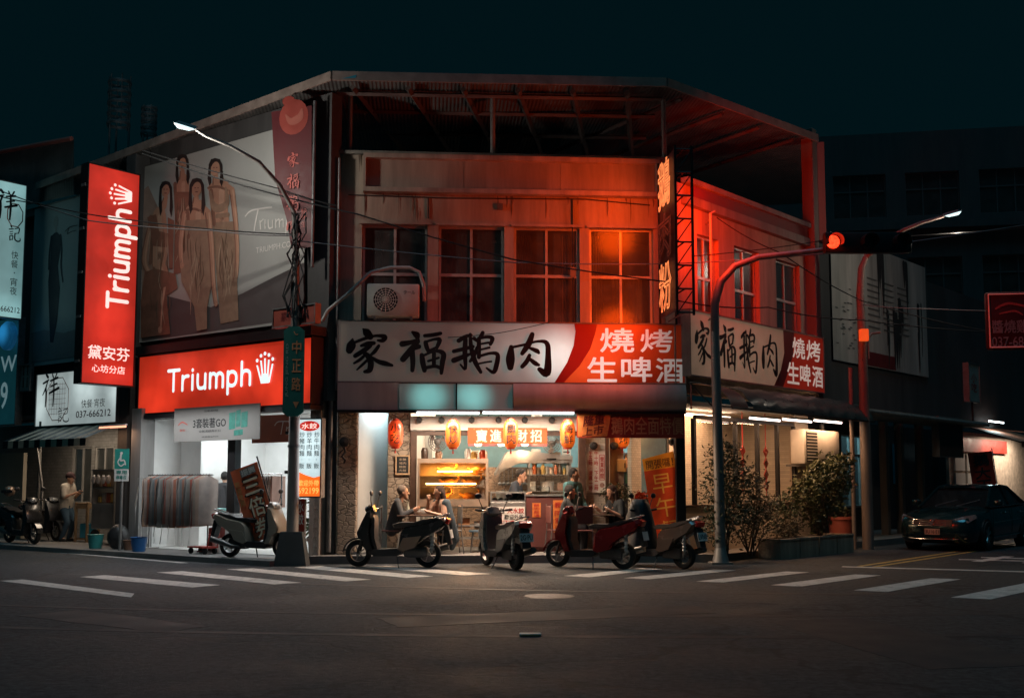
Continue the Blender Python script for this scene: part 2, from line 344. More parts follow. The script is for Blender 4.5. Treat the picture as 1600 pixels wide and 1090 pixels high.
BRUSH = {
 '家': [[(36,2,4),(42,8,14),(50,18,12)], [(14,24,4),(12,36,16),(8,48,13)], [(16,32,5),(40,22,6),(62,16,5),(80,18,9),(76,26,8),(66,26,4)],
       [(32,38,5),(45,34,9),(58,32,7)], [(50,38,8),(38,48,9),(20,60,8)], [(36,52,6),(46,60,10),(52,74,11),(50,90,10),(40,94,6)],
       [(40,58,5),(30,68,6),(18,76,4)], [(46,68,5),(34,80,5),(24,90,3)], [(68,38,6),(60,50,7),(52,58,5)], [(52,62,5),(68,72,8),(82,76,9),(96,80,5)]],
 '福': [[(28,2,6),(36,8,13),(38,12,11)], [(6,30,12),(24,26,9),(40,20,7)], [(40,24,8),(26,42,12),(8,66,12)], [(27,46,11),(29,72,10),(28,92,8)], [(32,40,8),(42,36,9)],
       [(54,10,7),(72,8,8),(88,4,7)], [(56,26,9),(58,36,9),(62,46,8)], [(58,24,5),(76,18,6),(86,20,9),(80,38,7)], [(62,46,5),(78,38,5)],
       [(48,56,9),(50,72,11),(54,92,9)], [(50,58,5),(76,46,6),(94,52,10),(92,74,10),(90,98,7)], [(74,52,8),(74,80,8)], [(62,70,5),(84,62,5)], [(56,86,7),(76,82,7),(88,86,7)]],
 '鵝': [[(14,20,9),(28,10,8),(40,6,6)], [(4,46,8),(24,40,8),(44,34,7)], [(28,16,9),(27,50,10),(28,88,6),(18,78,4)], [(4,68,11),(26,58,9),(38,52,5)],
       [(38,4,6),(40,36,9),(48,70,10),(60,96,7)], [(52,36,6),(46,56,8),(38,70,6)], [(46,14,8),(52,20,6)],
       [(64,0,8),(60,10,9)], [(56,14,8),(56,36,9),(56,60,8)], [(56,14,6),(74,10,7),(84,14,9),(80,28,7)], [(58,28,4),(76,24,5)], [(58,42,4),(78,36,5)],
       [(56,58,6),(80,50,6),(95,54,9),(92,82,10),(86,96,8),(72,86,4)], [(54,76,4),(70,72,4),(82,70,4)]],
 '肉': [[(12,34,9),(10,60,17),(10,80,12)], [(14,34,5),(40,28,5),(70,20,5),(90,24,9),(93,52,11),(90,92,15),(74,84,9)], [(58,4,9),(50,26,12),(36,48,8)],
       [(54,36,6),(68,42,9),(72,46,6)], [(52,52,7),(46,66,9),(36,78,8)], [(52,60,6),(64,70,9),(72,74,6)]],
 '祥': [[(22,2,9),(32,10,10)], [(4,28,6),(26,22,7),(38,18,4)], [(30,24,6),(20,44,7),(4,64,4)], [(22,42,8),(24,70,8),(22,100,6)], [(58,2,5),(62,10,7)], [(84,0,6),(76,12,6)], [(48,22,6),(90,14,8)], [(50,40,5),(86,32,6)], [(44,60,7),(98,46,9)], [(68,14,7),(70,60,8),(68,100,6)]],
 '記': [[(18,4,8),(26,12,8)], [(6,26,7),(40,20,7)], [(12,42,5),(36,36,5)], [(12,56,5),(36,50,5)], [(12,68,7),(14,92,7)], [(12,68,5),(36,62,7),(34,88,5)], [(14,90,5),(34,84,5)], [(52,18,6),(88,10,8),(84,42,6)], [(54,48,5),(84,40,5)], [(54,46,8),(54,80,9),(76,92,9),(98,86,8),(98,70,4)]],
}
LOGO_T = {   # rounded sans word, each letter (width, strokes) on a cap height of 100
 'T': (70, [[(2,6),(68,6)], [(35,6),(35,100)]]), 'r': (46, [[(8,36),(8,100)], [(8,66),(14,46),(28,38),(42,38)]]), 'i': (22, [[(10,36),(10,100)], [(10,12),(10,14)]]),
 'u': (60, [[(8,36),(8,72),(14,94),(32,98),(46,92),(51,78)], [(51,36),(51,100)]]), 'm': (88, [[(8,36),(8,100)], [(8,58),(14,42),(28,38),(40,46),(43,60),(43,100)], [(43,58),(50,42),(63,38),(75,46),(79,60),(79,100)]]),
 'p': (64, [[(8,36),(8,132)], [(8,56),(18,40),(36,38),(50,48),(54,68),(48,90),(32,98),(16,94),(8,84)]]), 'h': (62, [[(8,0),(8,100)], [(8,60),(16,42),(34,38),(48,46),(52,62),(52,100)]])}
def cut_sheet(name, parent, mat, x0, x1, z0, z1, items, y=0):
    """a flat sheet with characters left open in it (the letter part fills the openings)"""
    cu = bpy.data.curves.new(name, 'CURVE'); cu.dimensions = '2D'; cu.fill_mode = 'BOTH'; cu.resolution_u = 3
    sp = cu.splines.new('POLY'); sp.points.add(3); sp.use_cyclic_u = True
    for p, c in zip(sp.points, ((x0, z0), (x1, z0), (x1, z1), (x0, z1))): p.co = (c[0], c[1], 0, 1)
    for ch, a0, a1, b0, b1 in items:
        vs, fs = glyphs(ch); ax, bx = min(v[0] for v in vs), max(v[0] for v in vs); az, bz = min(v[1] for v in vs), max(v[1] for v in vs)
        fc = bpy.data.curves.new('g', 'FONT'); fc.body = ch; fo = bpy.data.objects.new('g', fc); col.objects.link(fo); dg = bpy.context.evaluated_depsgraph_get(); k = fo.evaluated_get(dg).to_curve(dg)
        f = lambda v: ((v[0]-ax)/(bx-ax)*(a1-a0)+a0, (v[1]-az)/(bz-az)*(b1-b0)+b0, 0)
        for s_ in k.splines:
            n_ = cu.splines.new('BEZIER'); n_.bezier_points.add(len(s_.bezier_points)-1); n_.use_cyclic_u = True
            for q, r_ in zip(n_.bezier_points, s_.bezier_points): q.handle_left_type = q.handle_right_type = 'FREE'; q.co = f(r_.co); q.handle_left = f(r_.handle_left); q.handle_right = f(r_.handle_right)
        fo.evaluated_get(dg).to_curve_clear(); bpy.data.objects.remove(fo); bpy.data.curves.remove(fc)
    o = bpy.data.objects.new(name, cu); col.objects.link(o); me = bpy.data.meshes.new_from_object(o.evaluated_get(bpy.context.evaluated_depsgraph_get())); bpy.data.objects.remove(o)
    me.transform(Matrix.Rotation(R(90), 4, 'X')); me.materials.clear(); me.materials.append(mat); o = bpy.data.objects.new(name, me); col.objects.link(o); o.parent = parent; o.location.y = y; return o
def logo_word(lt, x0, x1, z0, z1, rot=False, wk=1.0):
    """z0..z1 = cap height (or x0..x1 when the word is turned to read upwards)"""
    tot = sum(LOGO_T[c][0] for c in 'Triumph') + 10*6; x = 0
    for c in 'Triumph':
        wd, sts = LOGO_T[c]
        for st in sts:
            if not rot: pts = [(x0+(x1-x0)*(x+p[0])/tot, z1-(z1-z0)*p[1]/100, (z1-z0)*.155*wk) for p in st]
            else: pts = [(x0+(x1-x0)*p[1]/100, z0+(z1-z0)*(x+p[0])/tot, (x1-x0)*.165*wk) for p in st]
            lt.stroke(pts, sub=5)
        x += wd + 10
def crown(lt, x0, x1, z0, z1, rot=False):
    def q(a, b): return (x0+(x1-x0)*a, z0+(z1-z0)*b) if not rot else (x1-(x1-x0)*b, z0+(z1-z0)*a)
    for k, (a, b) in enumerate(((.03, .62), (.26, .76), (.5, .82), (.74, .76), (.97, .62))):
        lt.poly([q(.28+.11*k, .02), q(.28+.11*k+.1, .02), q(a+.045, b-.02), q(a-.045, b-.02)])
        d = q(a, b+.13); e = min(abs(x1-x0), abs(z1-z0))*.075; lt.disc(d[0], d[1], e)
    lt.poly([q(.28, .0), q(.83-.05, .0), q(.74, .3), q(.32, .3)])
# ---------------------------------------------------------------- shared materials
m_asphalt = M('asphalt', (.031, .036, .039), .72, var=.5, scale=.5, bump=.6, kind='asphalt')
m_pave = M('paving', (.2, .19, .18), .75, var=.3, scale=2, bump=.3, bscale=40)
m_paint = M('road_paint', (.62, .6, .56), .6, var=.35, scale=3, kind='worn')
m_yellow = M('yellow_road_paint', (.5, .36, .1), .6, var=.4, scale=4, kind='worn')
m_wall = M('painted_wall', (.42, .33, .26), .8, var=.5, scale=2.1, bump=.25, bscale=14, streak=True)
m_wall2 = M('stained_concrete', (.26, .23, .2), .85, var=.45, scale=2.2, bump=.3, bscale=18, streak=True)
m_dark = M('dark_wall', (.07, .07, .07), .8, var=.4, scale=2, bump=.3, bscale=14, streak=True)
m_black = M('black_metal', (.02, .02, .022), .5, .4, var=.3)
m_steel = M('grey_steel', (.22, .22, .22), .5, .6, var=.3, scale=6, bump=.1)
m_galv = M('galvanised_pole', (.3, .29, .27), .55, .5, var=.35, scale=5, streak=True)
m_alu = M('window_aluminium', (.55, .53, .5), .4, .35, var=.15)
m_white = M('white_wall', (.74, .74, .72), .7, var=.08)
m_teal = M('teal_wall', (.2, .36, .4), .6, var=.25)
m_blue = M('blue_wall', (.12, .42, .55), .6, var=.1)
m_beige = M('beige_wall', (.55, .46, .36), .75, var=.12)
m_stone = M('stone_cladding', (.38, .31, .24), .8, var=.3, scale=4, kind='stone', bump=.9)
m_brick = M('white_brick', (.66, .6, .5), .75, var=.15, kind='brick', bump=.5)
m_corr = M('corrugated_sheet', (.2, .19, .18), .55, .5, var=.35, scale=2, kind='corrugated', bump=.6)
m_wood = M('dark_wood', (.09, .05, .035), .5, var=.3, scale=8)
m_pine = M('pale_wood', (.5, .33, .19), .6, var=.2, scale=8)
m_red = M('red_board', (.42, .035, .02), .5, var=.2)
m_darkred = M('dark_red_sheet', (.16, .02, .02), .55, var=.25)
m_tin = M('stainless', (.42, .42, .41), .45, .8, var=.15, scale=6)
m_rubber = M('rubber', (.018, .018, .018), .8, var=.2)
m_chrome = M('chrome', (.7, .7, .7), .15, 1, var=.05)
m_ink = M('black_ink', (.006, .009, .011), .6, var=.05)
m_inkred = M('red_ink', (.5, .03, .02), .6, var=.05)
m_pwhite = M('white_print', (.78, .76, .72), .6, var=.05)
m_glass = glass('window_glass', (.6, .65, .65), .045, .2, .13)
m_clear = glass('clear_glass', (.92, .95, .95), .06)
m_tube = lit('tube_light', (.82, .96, 1), 7, var=0)
m_warmtube = lit('warm_tube_light', (1, .62, .25), 9, var=0)

def fm(fr): return Matrix.Translation(fr.o) @ Matrix.Rotation(fr.rot, 4, 'Z')
FR_M, LE_M, RI_M = fm(FR), fm(LE), fm(RI)
RI_IN_FR = FR_M.inverted() @ RI_M; LE_IN_FR = FR_M.inverted() @ LE_M
W_IN_FR = FR_M.inverted(); W_IN_LE = LE_M.inverted(); W_IN_RI = RI_M.inverted()
LE_TOP = None

def wall(mb, u0, u1, z0, z1, ops, y0, y1):
    us = sorted({u0, u1} | {o[0] for o in ops} | {o[1] for o in ops}); zs = sorted({z0, z1} | {o[2] for o in ops} | {o[3] for o in ops})
    for i in range(len(us)-1):
        for j in range(len(zs)-1):
            a, b, c, d = us[i], us[i+1], zs[j], zs[j+1]; mu, mz = (a+b)/2, (c+d)/2
            if any(o[0] < mu < o[1] and o[2] < mz < o[3] for o in ops): continue
            mb.quad((a, y0, c), (b, y0, c), (b, y0, d), (a, y0, d)); mb.quad((b, y1, c), (a, y1, c), (a, y1, d), (b, y1, d))
    for (a, b, c, d) in list(ops)+[None]*0:
        mb.quad((a, y0, c), (a, y0, d), (a, y1, d), (a, y1, c)); mb.quad((b, y0, d), (b, y0, c), (b, y1, c), (b, y1, d))
        mb.quad((b, y0, c), (a, y0, c), (a, y1, c), (b, y1, c)); mb.quad((a, y0, d), (b, y0, d), (b, y1, d), (a, y1, d))
    mb.quad((u0, y1, z0), (u0, y0, z0), (u0, y0, z1), (u0, y1, z1)); mb.quad((u1, y0, z0), (u1, y1, z0), (u1, y1, z1), (u1, y0, z1))
    mb.quad((u0, y0, z1), (u1, y0, z1), (u1, y1, z1), (u0, y1, z1)); mb.quad((u0, y1, z0), (u1, y1, z0), (u1, y0, z0), (u0, y0, z0))
    return mb
def window(parent, u0, u1, z0, z1, y, mat=None, split=(.5,), rows=(.5,), xf=None, gl=None):
    f = MB(); t = .045
    f.box(u0, u0+t, y, y+.07, z0, z1); f.box(u1-t, u1, y, y+.07, z0, z1); f.box(u0+t, u1-t, y, y+.07, z0, z0+t); f.box(u0+t, u1-t, y, y+.07, z1-t, z1)
    for r_ in rows: f.box(u0+t, u1-t, y+.003, y+.066, z0+(z1-z0)*r_-.03, z0+(z1-z0)*r_+.03)
    for s in split:
        x = u0+(u1-u0)*s; zz = [z0+t]+[v for r_ in rows for v in (z0+(z1-z0)*r_-.03, z0+(z1-z0)*r_+.03)]+[z1-t]
        for k in range(0, len(zz), 2): f.box(x-.025, x+.025, y+.006, y+.06, zz[k], zz[k+1])
    if xf is not None: f.xf(xf)
    o = f.build('window', mat or m_alu, parent)
    g = MB().quad((u0+t, y+.035, z0+t), (u1-t, y+.035, z0+t), (u1-t, y+.035, z1-t), (u0+t, y+.035, z1-t))
    if xf is not None: g.xf(xf)
    g.build('pane', gl or m_glass, o)
    return o

# ---------------------------------------------------------------- ground
def struct(o): o['kind'] = 'structure'; return o
struct(MB().slab([(-120, -40), (120, -40), (120, 160), (-120, 160)], -.3, 0).build('road', m_asphalt))
fl = [FR.w(-.55, -.28, 0), FR.w(6.95, -.28, 0), RI.w(.3, -.45, 0), RI.w(14, -.45, 0), RI.w(14, 6, 0), FR.w(6, 8, 0), FR.w(-1, 8, 0), LE.w(5.6, 1.5, 0)]
struct(MB().slab([(p.x, p.y) for p in fl], 0, .15).build('restaurant_pavement', m_pave))
pl = [LE.w(5.45, -.9, 0), LE.w(-14, -1.1, 0), LE.w(-14, 7, 0), LE.w(5.5, 6, 0)]
struct(MB().slab([(p.x, p.y) for p in pl], 0, .1).build('shop_pavement', m_pave))
stripes = [[(-9.3,14.2),(-7.6,15.1),(-7.9,15.6),(-9.7,14.7)], [(-7.95,17.1),(-5.05,14.62),(-5.18,15.12),(-7.7,17.33)], [(-6.98,17.8),(-4.64,16.0),(-4.35,16.4),(-6.72,18.17)],
  [(-6.03,18.69),(-3.56,16.5),(-3.22,16.8),(-5.68,18.96)], [(-5.02,19.39),(-2.57,17.0),(-2.22,17.33),(-4.62,19.6)], [(-3.92,19.83),(-1.68,17.62),(-1.29,17.92),(-3.51,20.13)],
  [(-2.7,19.95),(-.79,18.1),(-.34,18.4),(-2.3,20.2)], [(.85,18.0),(2.3,19.6),(2.65,19.45),(1.25,17.75)], [(1.79,17.6),(3.52,19.32),(3.9,19.15),(2.15,17.36)],
  [(2.85,17.0),(4.7,18.9),(5.06,18.75),(3.22,16.82)], [(3.85,16.38),(5.7,18.3),(6.07,18.12),(4.24,16.16)], [(4.84,15.6),(6.68,17.56),(7.08,17.38),(5.22,15.36)], [(5.82,14.62),(7.74,16.66),(8.15,16.45),(6.24,14.38)]]
for q in stripes:
    o = MB().slab(q, .001, .004).build('crosswalk_stripe', m_paint); struct(o)
def roadline(name, pts, wd, mat, z=.004):
    mb = MB(); pts = [Vector(p) for p in pts]
    L = []; Rr = []
    for i, p in enumerate(pts):
        d = (pts[min(i+1, len(pts)-1)]-pts[max(i-1, 0)]).normalized(); n = Vector((-d.y, d.x)); L.append(p+n*wd/2); Rr.append(p-n*wd/2)
    mb.slab([tuple(p) for p in L]+[tuple(p) for p in Rr[::-1]], .0005, z); return struct(mb.build(name, mat))
roadline('edge_line', [(-13.5, 27.2), (-6.2, 20.9)], .12, m_paint)
roadline('stop_line', [(6.0, 20.0), (9.4, 18.6), (12, 17.5)], .22, m_paint)
roadline('centre_line', [(6.35, 20.1), (12.5, 27.6), (20, 36.7)], .1, m_yellow)
roadline('centre_line', [(6.6, 20.0), (12.75, 27.45), (20.3, 36.5)], .1, m_yellow, .005)
for a, b in (((9.0, 21.3), (10.3, 22.8)), ((9.8, 20.9), (11.0, 22.4)), ((8.9, 21.9), (10.9, 21.1)), ((9.6, 22.5), (11.4, 21.7))):
    roadline('lane_marking', [a, b], .22, m_paint, .003+.001*random.random())
m_patch = M('asphalt_patch', (.028, .028, .029), .7, var=.4, scale=1.5, bump=.5, bscale=60)
for q in ([(-1.2, 11.6), (2.4, 12.9), (2.2, 13.7), (-1.5, 12.4)], [(3.4, 9.0), (4.6, 9.3), (3.9, 12.4), (2.8, 12.1)], [(-5.6, 12.6), (-3.6, 11.2), (-3.2, 11.7), (-5.2, 13.2)], [(7.2, 18.4), (9.6, 21.4), (9.0, 21.9), (6.7, 18.9)]):
    n_ = 5; P = []
    for i in range(4):
        for k in range(n_): s_ = k/n_; P.append((q[i][0]*(1-s_)+q[(i+1) % 4][0]*s_+random.uniform(-.03, .03), q[i][1]*(1-s_)+q[(i+1) % 4][1]*s_+random.uniform(-.03, .03)))
    struct(MB().slab(P, .0005, .0025).build('asphalt_patch', m_patch))
for a, b, c in (((-9, 12.5), (-1, 10.2), (6, 11.2)), ((-8, 14.2), (-1, 11.9), (6.5, 12.9)), ((9, 15.5), (3, 14.2), (-4, 16.9))):
    pts_ = [tuple((1-t_)**2*a[i]+2*t_*(1-t_)*b[i]+t_*t_*c[i] for i in (0, 1)) for t_ in [k/14 for k in range(15)]]; roadline('tyre_mark', pts_, .17, m_patch, .0018)
mb = MB(); mb.lathe([(0, .006), (.3, .006), (.32, .004), (.34, 0)], n=28); tag(mb.build('manhole_cover', M('cast_iron', (.11, .095, .085), .55, .4, var=.4, scale=9, kind='brick', kscale=3, bump=.8), smooth=30, loc=(.5, 14.8, 0)), 'round iron manhole cover set in the asphalt', 'manhole cover')
mb = MB(); mb.bbox(-.11, .11, -.055, .055, 0, .025, .01); rs = mb.build('road_stud', m_paint, loc=(.18, 10.98, .001)); tag(rs, 'small pale reflector stud in the middle of the road', 'road stud')
mb = MB(); mb.box(-.09, .09, -.057, -.05, .006, .019); mb.build('reflector', M('amber_reflector', (.6, .3, .12), .3), rs)

# ---------------------------------------------------------------- restaurant building
RB = fthing(FR, 'restaurant_building', 'two storey corner restaurant with plastered upper floor and open kitchen below', 'building')
WT, WB_, VW = 6.62, 4.66, .25
ops = []
for a, b in ((565, 668), (685, 788), (803, 906), (921, 1021)): ops.append((FR.u(a, VW, 420), FR.u(b, VW, 420), WB_, WT))
zt = 8.02
wall(MB(), .0, 6.62, 3.3, zt, ops, VW, VW+.22).build('front_wall', m_wall, RB)
rops = []
for a, b, t0, t1 in ((1090, 1124, 372, 500), (1148, 1187, 385, 522), (1213, 1250, 405, 530)):
    u0, u1 = RI.u(a, VW, 450), RI.u(b, VW, 450); rops.append((u0, u1, RI.pix(a, t1, VW)[1]*.5+RI.pix(b, t1, VW)[1]*.5, 6.62))
wall(MB(), -.02, 5.75, 3.3, 7.55, rops, VW, VW+.22).xf(RI_IN_FR).build('side_wall', m_wall, RB)
for o in ops: window(RB, o[0]+.01, o[1]-.01, o[2], o[3], VW+.1)
for o in rops: window(RB, o[0]+.01, o[1]-.01, o[2], o[3], VW+.1, xf=RI_IN_FR)
for o in ops: MB().box(o[0]-.05, o[1]+.05, VW-.06, VW+.1, o[2]-.06, o[2]-.001).build('window_sill', m_wall, RB); MB().box(o[0]-.06, o[1]+.06, VW-.05, VW-.002, o[3]+.002, o[3]+.05).build('window_hood', m_wall, RB)
a, b = FR.u(568, VW-.12, 260), FR.u(1030, VW-.12, 260)
mb = MB(); z0, z1 = 7.33, 7.92      # framed parapet signboard
mb.box(a, b, VW-.2, VW-.003, z1, z1+.09); mb.box(a, b, VW-.2, VW-.003, z0-.09, z0); mb.box(a, a+.05, VW-.2, VW-.003, z0, z1); mb.box(b-.07, b, VW-.2, VW-.003, z0, z1)
mb.build('parapet_frame', m_wall, RB)
mb = MB(); n = 3
for k in range(n): mb.box(a+.05+(b-a-.12)*k/n+.004, a+.05+(b-a-.12)*(k+1)/n-.004, VW-.06, VW-.004, z0, z1)
mb.build('parapet_panel', M('weathered_panel', (.36, .29, .23), .8, var=.4, scale=2.5, streak=True, bump=.2), RB)
mb = MB(); mb.box(-.03, 6.66, VW-.08, VW+.3, zt+.003, zt+.07); mb.build('coping', m_wall2, RB)
mb = MB(); mb.box(.25, 5.9, VW-.14, VW-.003, 7.12, 7.3); mb.box(.25, 5.9, VW-.18, VW-.003, 7.553, 7.66); mb.xf(RI_IN_FR).build('side_ledge', m_wall2, RB)
mb = MB(); mb.box(.6, 5.8, VW-.1, VW-.004, 7.303, 7.55); mb.xf(RI_IN_FR).build('side_parapet', m_darkred, RB)
# upstairs rooms
mb = MB(); mb.box(.05, 6.4, 3.2, 3.3, 4.4, 7.6); mb.box(.05, 6.4, VW+.3, 3.2, 4.3, 4.4); mb.box(.05, 6.4, VW+.3, 3.2, 6.95, 7.05)
mb.build('upper_room', M('dim_room', (.36, .34, .31), .8, var=.2), RB)
mb = MB()
for u in (1.55, 2.95, 4.35): mb.box(u-.06, u+.06, VW+.3, 2.4, 4.41, 6.94)
mb.build('upper_partition', m_wall2, RB)
cur = M('curtain_cloth', (.35, .3, .26), .9, var=.2)
for k, (u0, u1) in enumerate(((5.02, 5.3), (5.5, 6.1), (3.6, 3.85), (.6, .85), (2.1, 2.75), (4.3, 4.62))):
    mb = MB(); N = 24; zb = 4.7 if k < 2 else 4.75; zt2 = 5.75 if k == 1 else 6.55
    P = [(u0+(u1-u0)*i/N, VW+.42+.035*math.sin(i*1.5+k)) for i in range(N+1)]
    mb.add([(p[0], p[1], zb) for p in P]+[(p[0], p[1], zt2) for p in P], [(i, i+1, N+2+i, N+1+i) for i in range(N)]); mb.build('curtain', cur, RB, 60)
mb = MB(); mb.cyl((2.0, 2.0, 6.7), (3.2, 2.0, 6.7), .03); mb.build('ceiling_tube', m_white, RB)
mb = MB(); mb.box(.3, 5.7, 2.4, 2.5, 4.4, 7.5); mb.box(.3, 5.7, VW+.3, 2.4, 6.9, 7.0); mb.box(2.1, 2.2, VW+.25, 2.4, 4.4, 6.9); mb.xf(RI_IN_FR).build('upper_room', MATS['dim_room'], RB)
# ground floor shell
mb = MB(); mb.bbox(.02, .4, .12, .5, .15, 3.28, .03); mb.build('stone_pillar', m_stone, RB)
u605, u640 = FR.u(606, .9, 720), FR.u(641, .9, 720)
mb = MB(); mb.box(u605, u640, .9, 1.1, .15, 3.0); mb.build('stone_wall', m_stone, RB)
mb = MB(); mb.box(u640+.002, u640+.13, .86, 1.0, .15, 2.56); mb.box(u640+.13, FR.u(905, .9), .86, 1.0, 2.47, 2.56)
mb.box(FR.u(904, .9), FR.u(915, .9), .86, 1.0, .15, 2.56); mb.box(FR.u(947, .9), FR.u(952, .9), .93, 1.05, .15, 2.9); mb.build('door_frame', m_wood, RB)
mb = MB(); mb.box(u640, FR.u(905, .8), .78, .98, 2.57, 2.85); mb.build('soffit_beam', M('soffit_paint', (.6, .58, .55), .7, var=.15), RB)
mb = MB(); mb.box(u640-.0, 6.9, 3.6, 3.7, .15, 3.1); mb.build('back_wall', m_teal, RB)
mb = MB(); mb.box(u640+.14, FR.u(903, 2.6), 2.6, 2.7, .15, 1.86); mb.build('lower_wall_panel', M('brown_stone', (.42, .29, .2), .7, var=.35, scale=4, kind='stone', kscale=1.3, bump=.5), RB)
mb = MB(); mb.box(-.2, u605+.3, 2.6, 2.7, .15, 3.1); mb.box(u605-.02, u605+.02, 1.1, 2.6, .15, 3.1); mb.build('back_wall', M('pale_blue_wall', (.55, .72, .76), .7, var=.06), RB)
mb = MB(); mb.box(FR.u(914, 1.15), FR.u(949, 1.15), 1.06, 1.2, .15, 3.0); mb.build('brick_pier', m_brick, RB)
mb = MB(); mb.box(FR.u(951, 1.3), FR.u(973, 1.3), 1.2, 1.35, .15, 3.0); mb.build('beige_pier', m_beige, RB)
mb = MB(); mb.box(FR.u(1044, 1.3), 6.72, 1.2, 1.4, .15, 3.0); mb.build('stone_wall', m_stone, RB)
mb = MB(); mb.box(-.25, 7.0, .3, 3.7, 3.1, 3.25); mb.build('shop_ceiling', M('ceiling_paint', (.6, .6, .58), .8, var=.1), RB)
mb = MB(); mb.box(6.62, 6.8, .0, .2, .15, 3.3); mb.build('corner_post', m_black, RB)
mb = MB(); mb.box(-.3, -.02, .2, .7, .1, 8.0); mb.box(-.42, -.3, .5, .9, .1, 8.6); mb.build('party_wall', m_dark, RB)
mb = MB(); mb.tube([(.15, VW-.02, 7.2), (2.1, VW-.02, 7.17), (4.9, VW-.02, 7.2), (6.2, VW-.03, 7.1)], .012, 5); mb.tube([(1.73, VW-.02, 7.18), (1.74, VW-.02, 6.75)], .012, 5); mb.tube([(4.62, VW-.02, 7.19), (4.63, VW-.02, 4.7)], .014, 5); mb.build('wall_cable', m_rubber, RB)
mb = MB(); mb.box(3.1, 3.22, VW-.05, VW-.003, 6.95, 7.08); mb.box(4.57, 4.68, VW-.07, VW-.003, 5.6, 5.8); mb.build('junction_box', m_steel, RB)
stain = M('rust_stain', (.2, .13, .095), .85, var=.5, scale=5)
rnd = random.Random(9); lt = LT(VW-.0015)
for k in range(26):
    x = rnd.uniform(.2, 6.5); z = rnd.choice((7.23, 6.68, 7.24, 8.0)); l = rnd.uniform(.12, .55)
    if z < 7 and not any(o[0] < x < o[1] for o in ops): continue
    z2 = z-l if z > 7 else z+.5*rnd.random()
    if z < 7: z, z2 = z2, 6.69
    lt.stroke([(x, z, rnd.uniform(.01, .05)), (x+.01, (z+z2)/2, rnd.uniform(.01, .03)), (x, z2, .004)])
lt.build('water_stain', stain, RB)
mb = MB(); mb.cyl((-.12, .15, .2), (-.12, .15, 8.4), .045); mb.cyl((-.02, .1, 3.3), (-.02, .1, 7.9), .025); mb.build('drain_pipe', m_steel, RB, 40)
# fascia under the big sign
mb = MB(); zf0, zf1 = FR.pix(800, 641, -.12)[1], FR.pix(800, 599, -.12)[1]
fas = M('fascia_canvas', (.56, .53, .48), .45, var=.25, scale=2, streak=True)
ul = [FR.u(p, -.12, 620) for p in (527, 623, 712, 714.5, 801, 1072)]
mb.box(ul[0], ul[1], -.1, .1, zf0, zf1); mb.box(ul[1], ul[4], -.02, .1, zf0, zf1); mb.build('fascia', fas, RB)
mb = MB(); N = 14; P = [(-.1-.1*math.sin(math.pi*i/N)*.8, zf1-(zf1-zf0)*i/N) for i in range(N+1)]
mb.add([(ul[4]+.01, p[0], p[1]) for p in P]+[(ul[5], p[0], p[1]) for p in P], [(i, i+1, N+2+i, N+1+i) for i in range(N)])
mb.box(ul[4]+.01, ul[5], -.08, .1, zf0, zf1); mb.build('rolled_awning', fas, RB, 50)
for k, (a, b, cx) in enumerate(((ul[1]+.01, ul[2], 671), (ul[3], ul[4], 738))):
    mb = MB(); mb.box(a, b, -.11, -.022, zf0+.02, zf1-.02); x0 = FR.u(cx, -.1, 620)
    mb.build('fascia_panel', lit('teal_panel_%s' % ('wide' if k else 'near'), (.24, .78, .74), .8, base=(.5, .5, .46), spots=[(x0-(.0 if k else .02), (zf0+zf1)/2, .58, .5, .66)], floor=.05), RB)
mb = MB(); mb.box(ul[0], ul[5], -.13, .1, zf0-.05, zf0-.002); mb.box(ul[2]+.002, ul[3]-.002, -.125, -.03, zf0, zf1); mb.build('fascia_trim', m_black, RB)
# side street ground floor
def rz(px, py, v): return RI.pix(px, py, v)[1]
VS = .35; ug = [RI.u(p, VS, 720) for p in (1087, 1152, 1186, 1217, 1243)]
zs0, zs1 = 1.08, 2.82
mb = MB(); mb.box(.1, 5.75, VS, VS+.15, .15, zs0-.05); mb.box(ug[4]+.0, 5.75, VS, VS+.15, zs0-.05, 3.2); mb.xf(RI_IN_FR).build('side_lower_wall', m_beige, RB)
mb = MB(); mb.box(.1, ug[4]-.01, VS-.04, VS+.2, zs0-.049, zs0); mb.xf(RI_IN_FR).build('sill', m_wood, RB)
mb = MB()
for u in ug: mb.box(u-.04, u+.04, VS, VS+.08, zs0, zs1)
mb.box(ug[0]+.04, ug[4]-.04, VS+.002, VS+.078, zs1, zs1+.08); mb.xf(RI_IN_FR); gf = mb.build('glazed_front', m_black, RB)
for k in range(4):
    mb = MB().quad((ug[k]+.04, VS+.04, zs0), (ug[k+1]-.04, VS+.04, zs0), (ug[k+1]-.04, VS+.04, zs1), (ug[k]+.04, VS+.04, zs1)); mb.xf(RI_IN_FR).build('pane', m_clear, gf)
mb = MB(); mb.box(.9, 5.7, 2.0, 2.1, .15, 3.1); mb.box(5.5, 5.6, VS+.2, 2.0, .15, 3.1); mb.xf(RI_IN_FR).build('brick_wall', m_brick, RB)
mb = MB(); mb.box(.0, 5.75, VS+.2, 2.0, 3.1, 3.2); mb.xf(RI_IN_FR).build('side_ceiling', MATS['ceiling_paint'], RB)
mb = MB(); mb.box(.12, .16, .6, 1.2, 1.1, 2.75); mb.xf(RI_IN_FR).build('blue_panel', m_teal, RB)
mb = MB(); u0 = RI.u(1268, .1, 400); mb.bbox(u0-.02, u0+.22, .0, .3, 3.3, 10.0, .02); mb.xf(RI_IN_FR).build('end_pillar', M('rusty_pillar', (.2, .15, .13), .8, var=.3, streak=True), RB)
mb = MB(); mb.cyl((u0+.32, .12, .2), (u0+.32, .12, 7.6), .05); mb.cyl((u0+.45, .15, .2), (u0+.45, .15, 7.2), .04); mb.xf(RI_IN_FR).build('drain_pipe', m_black, RB)
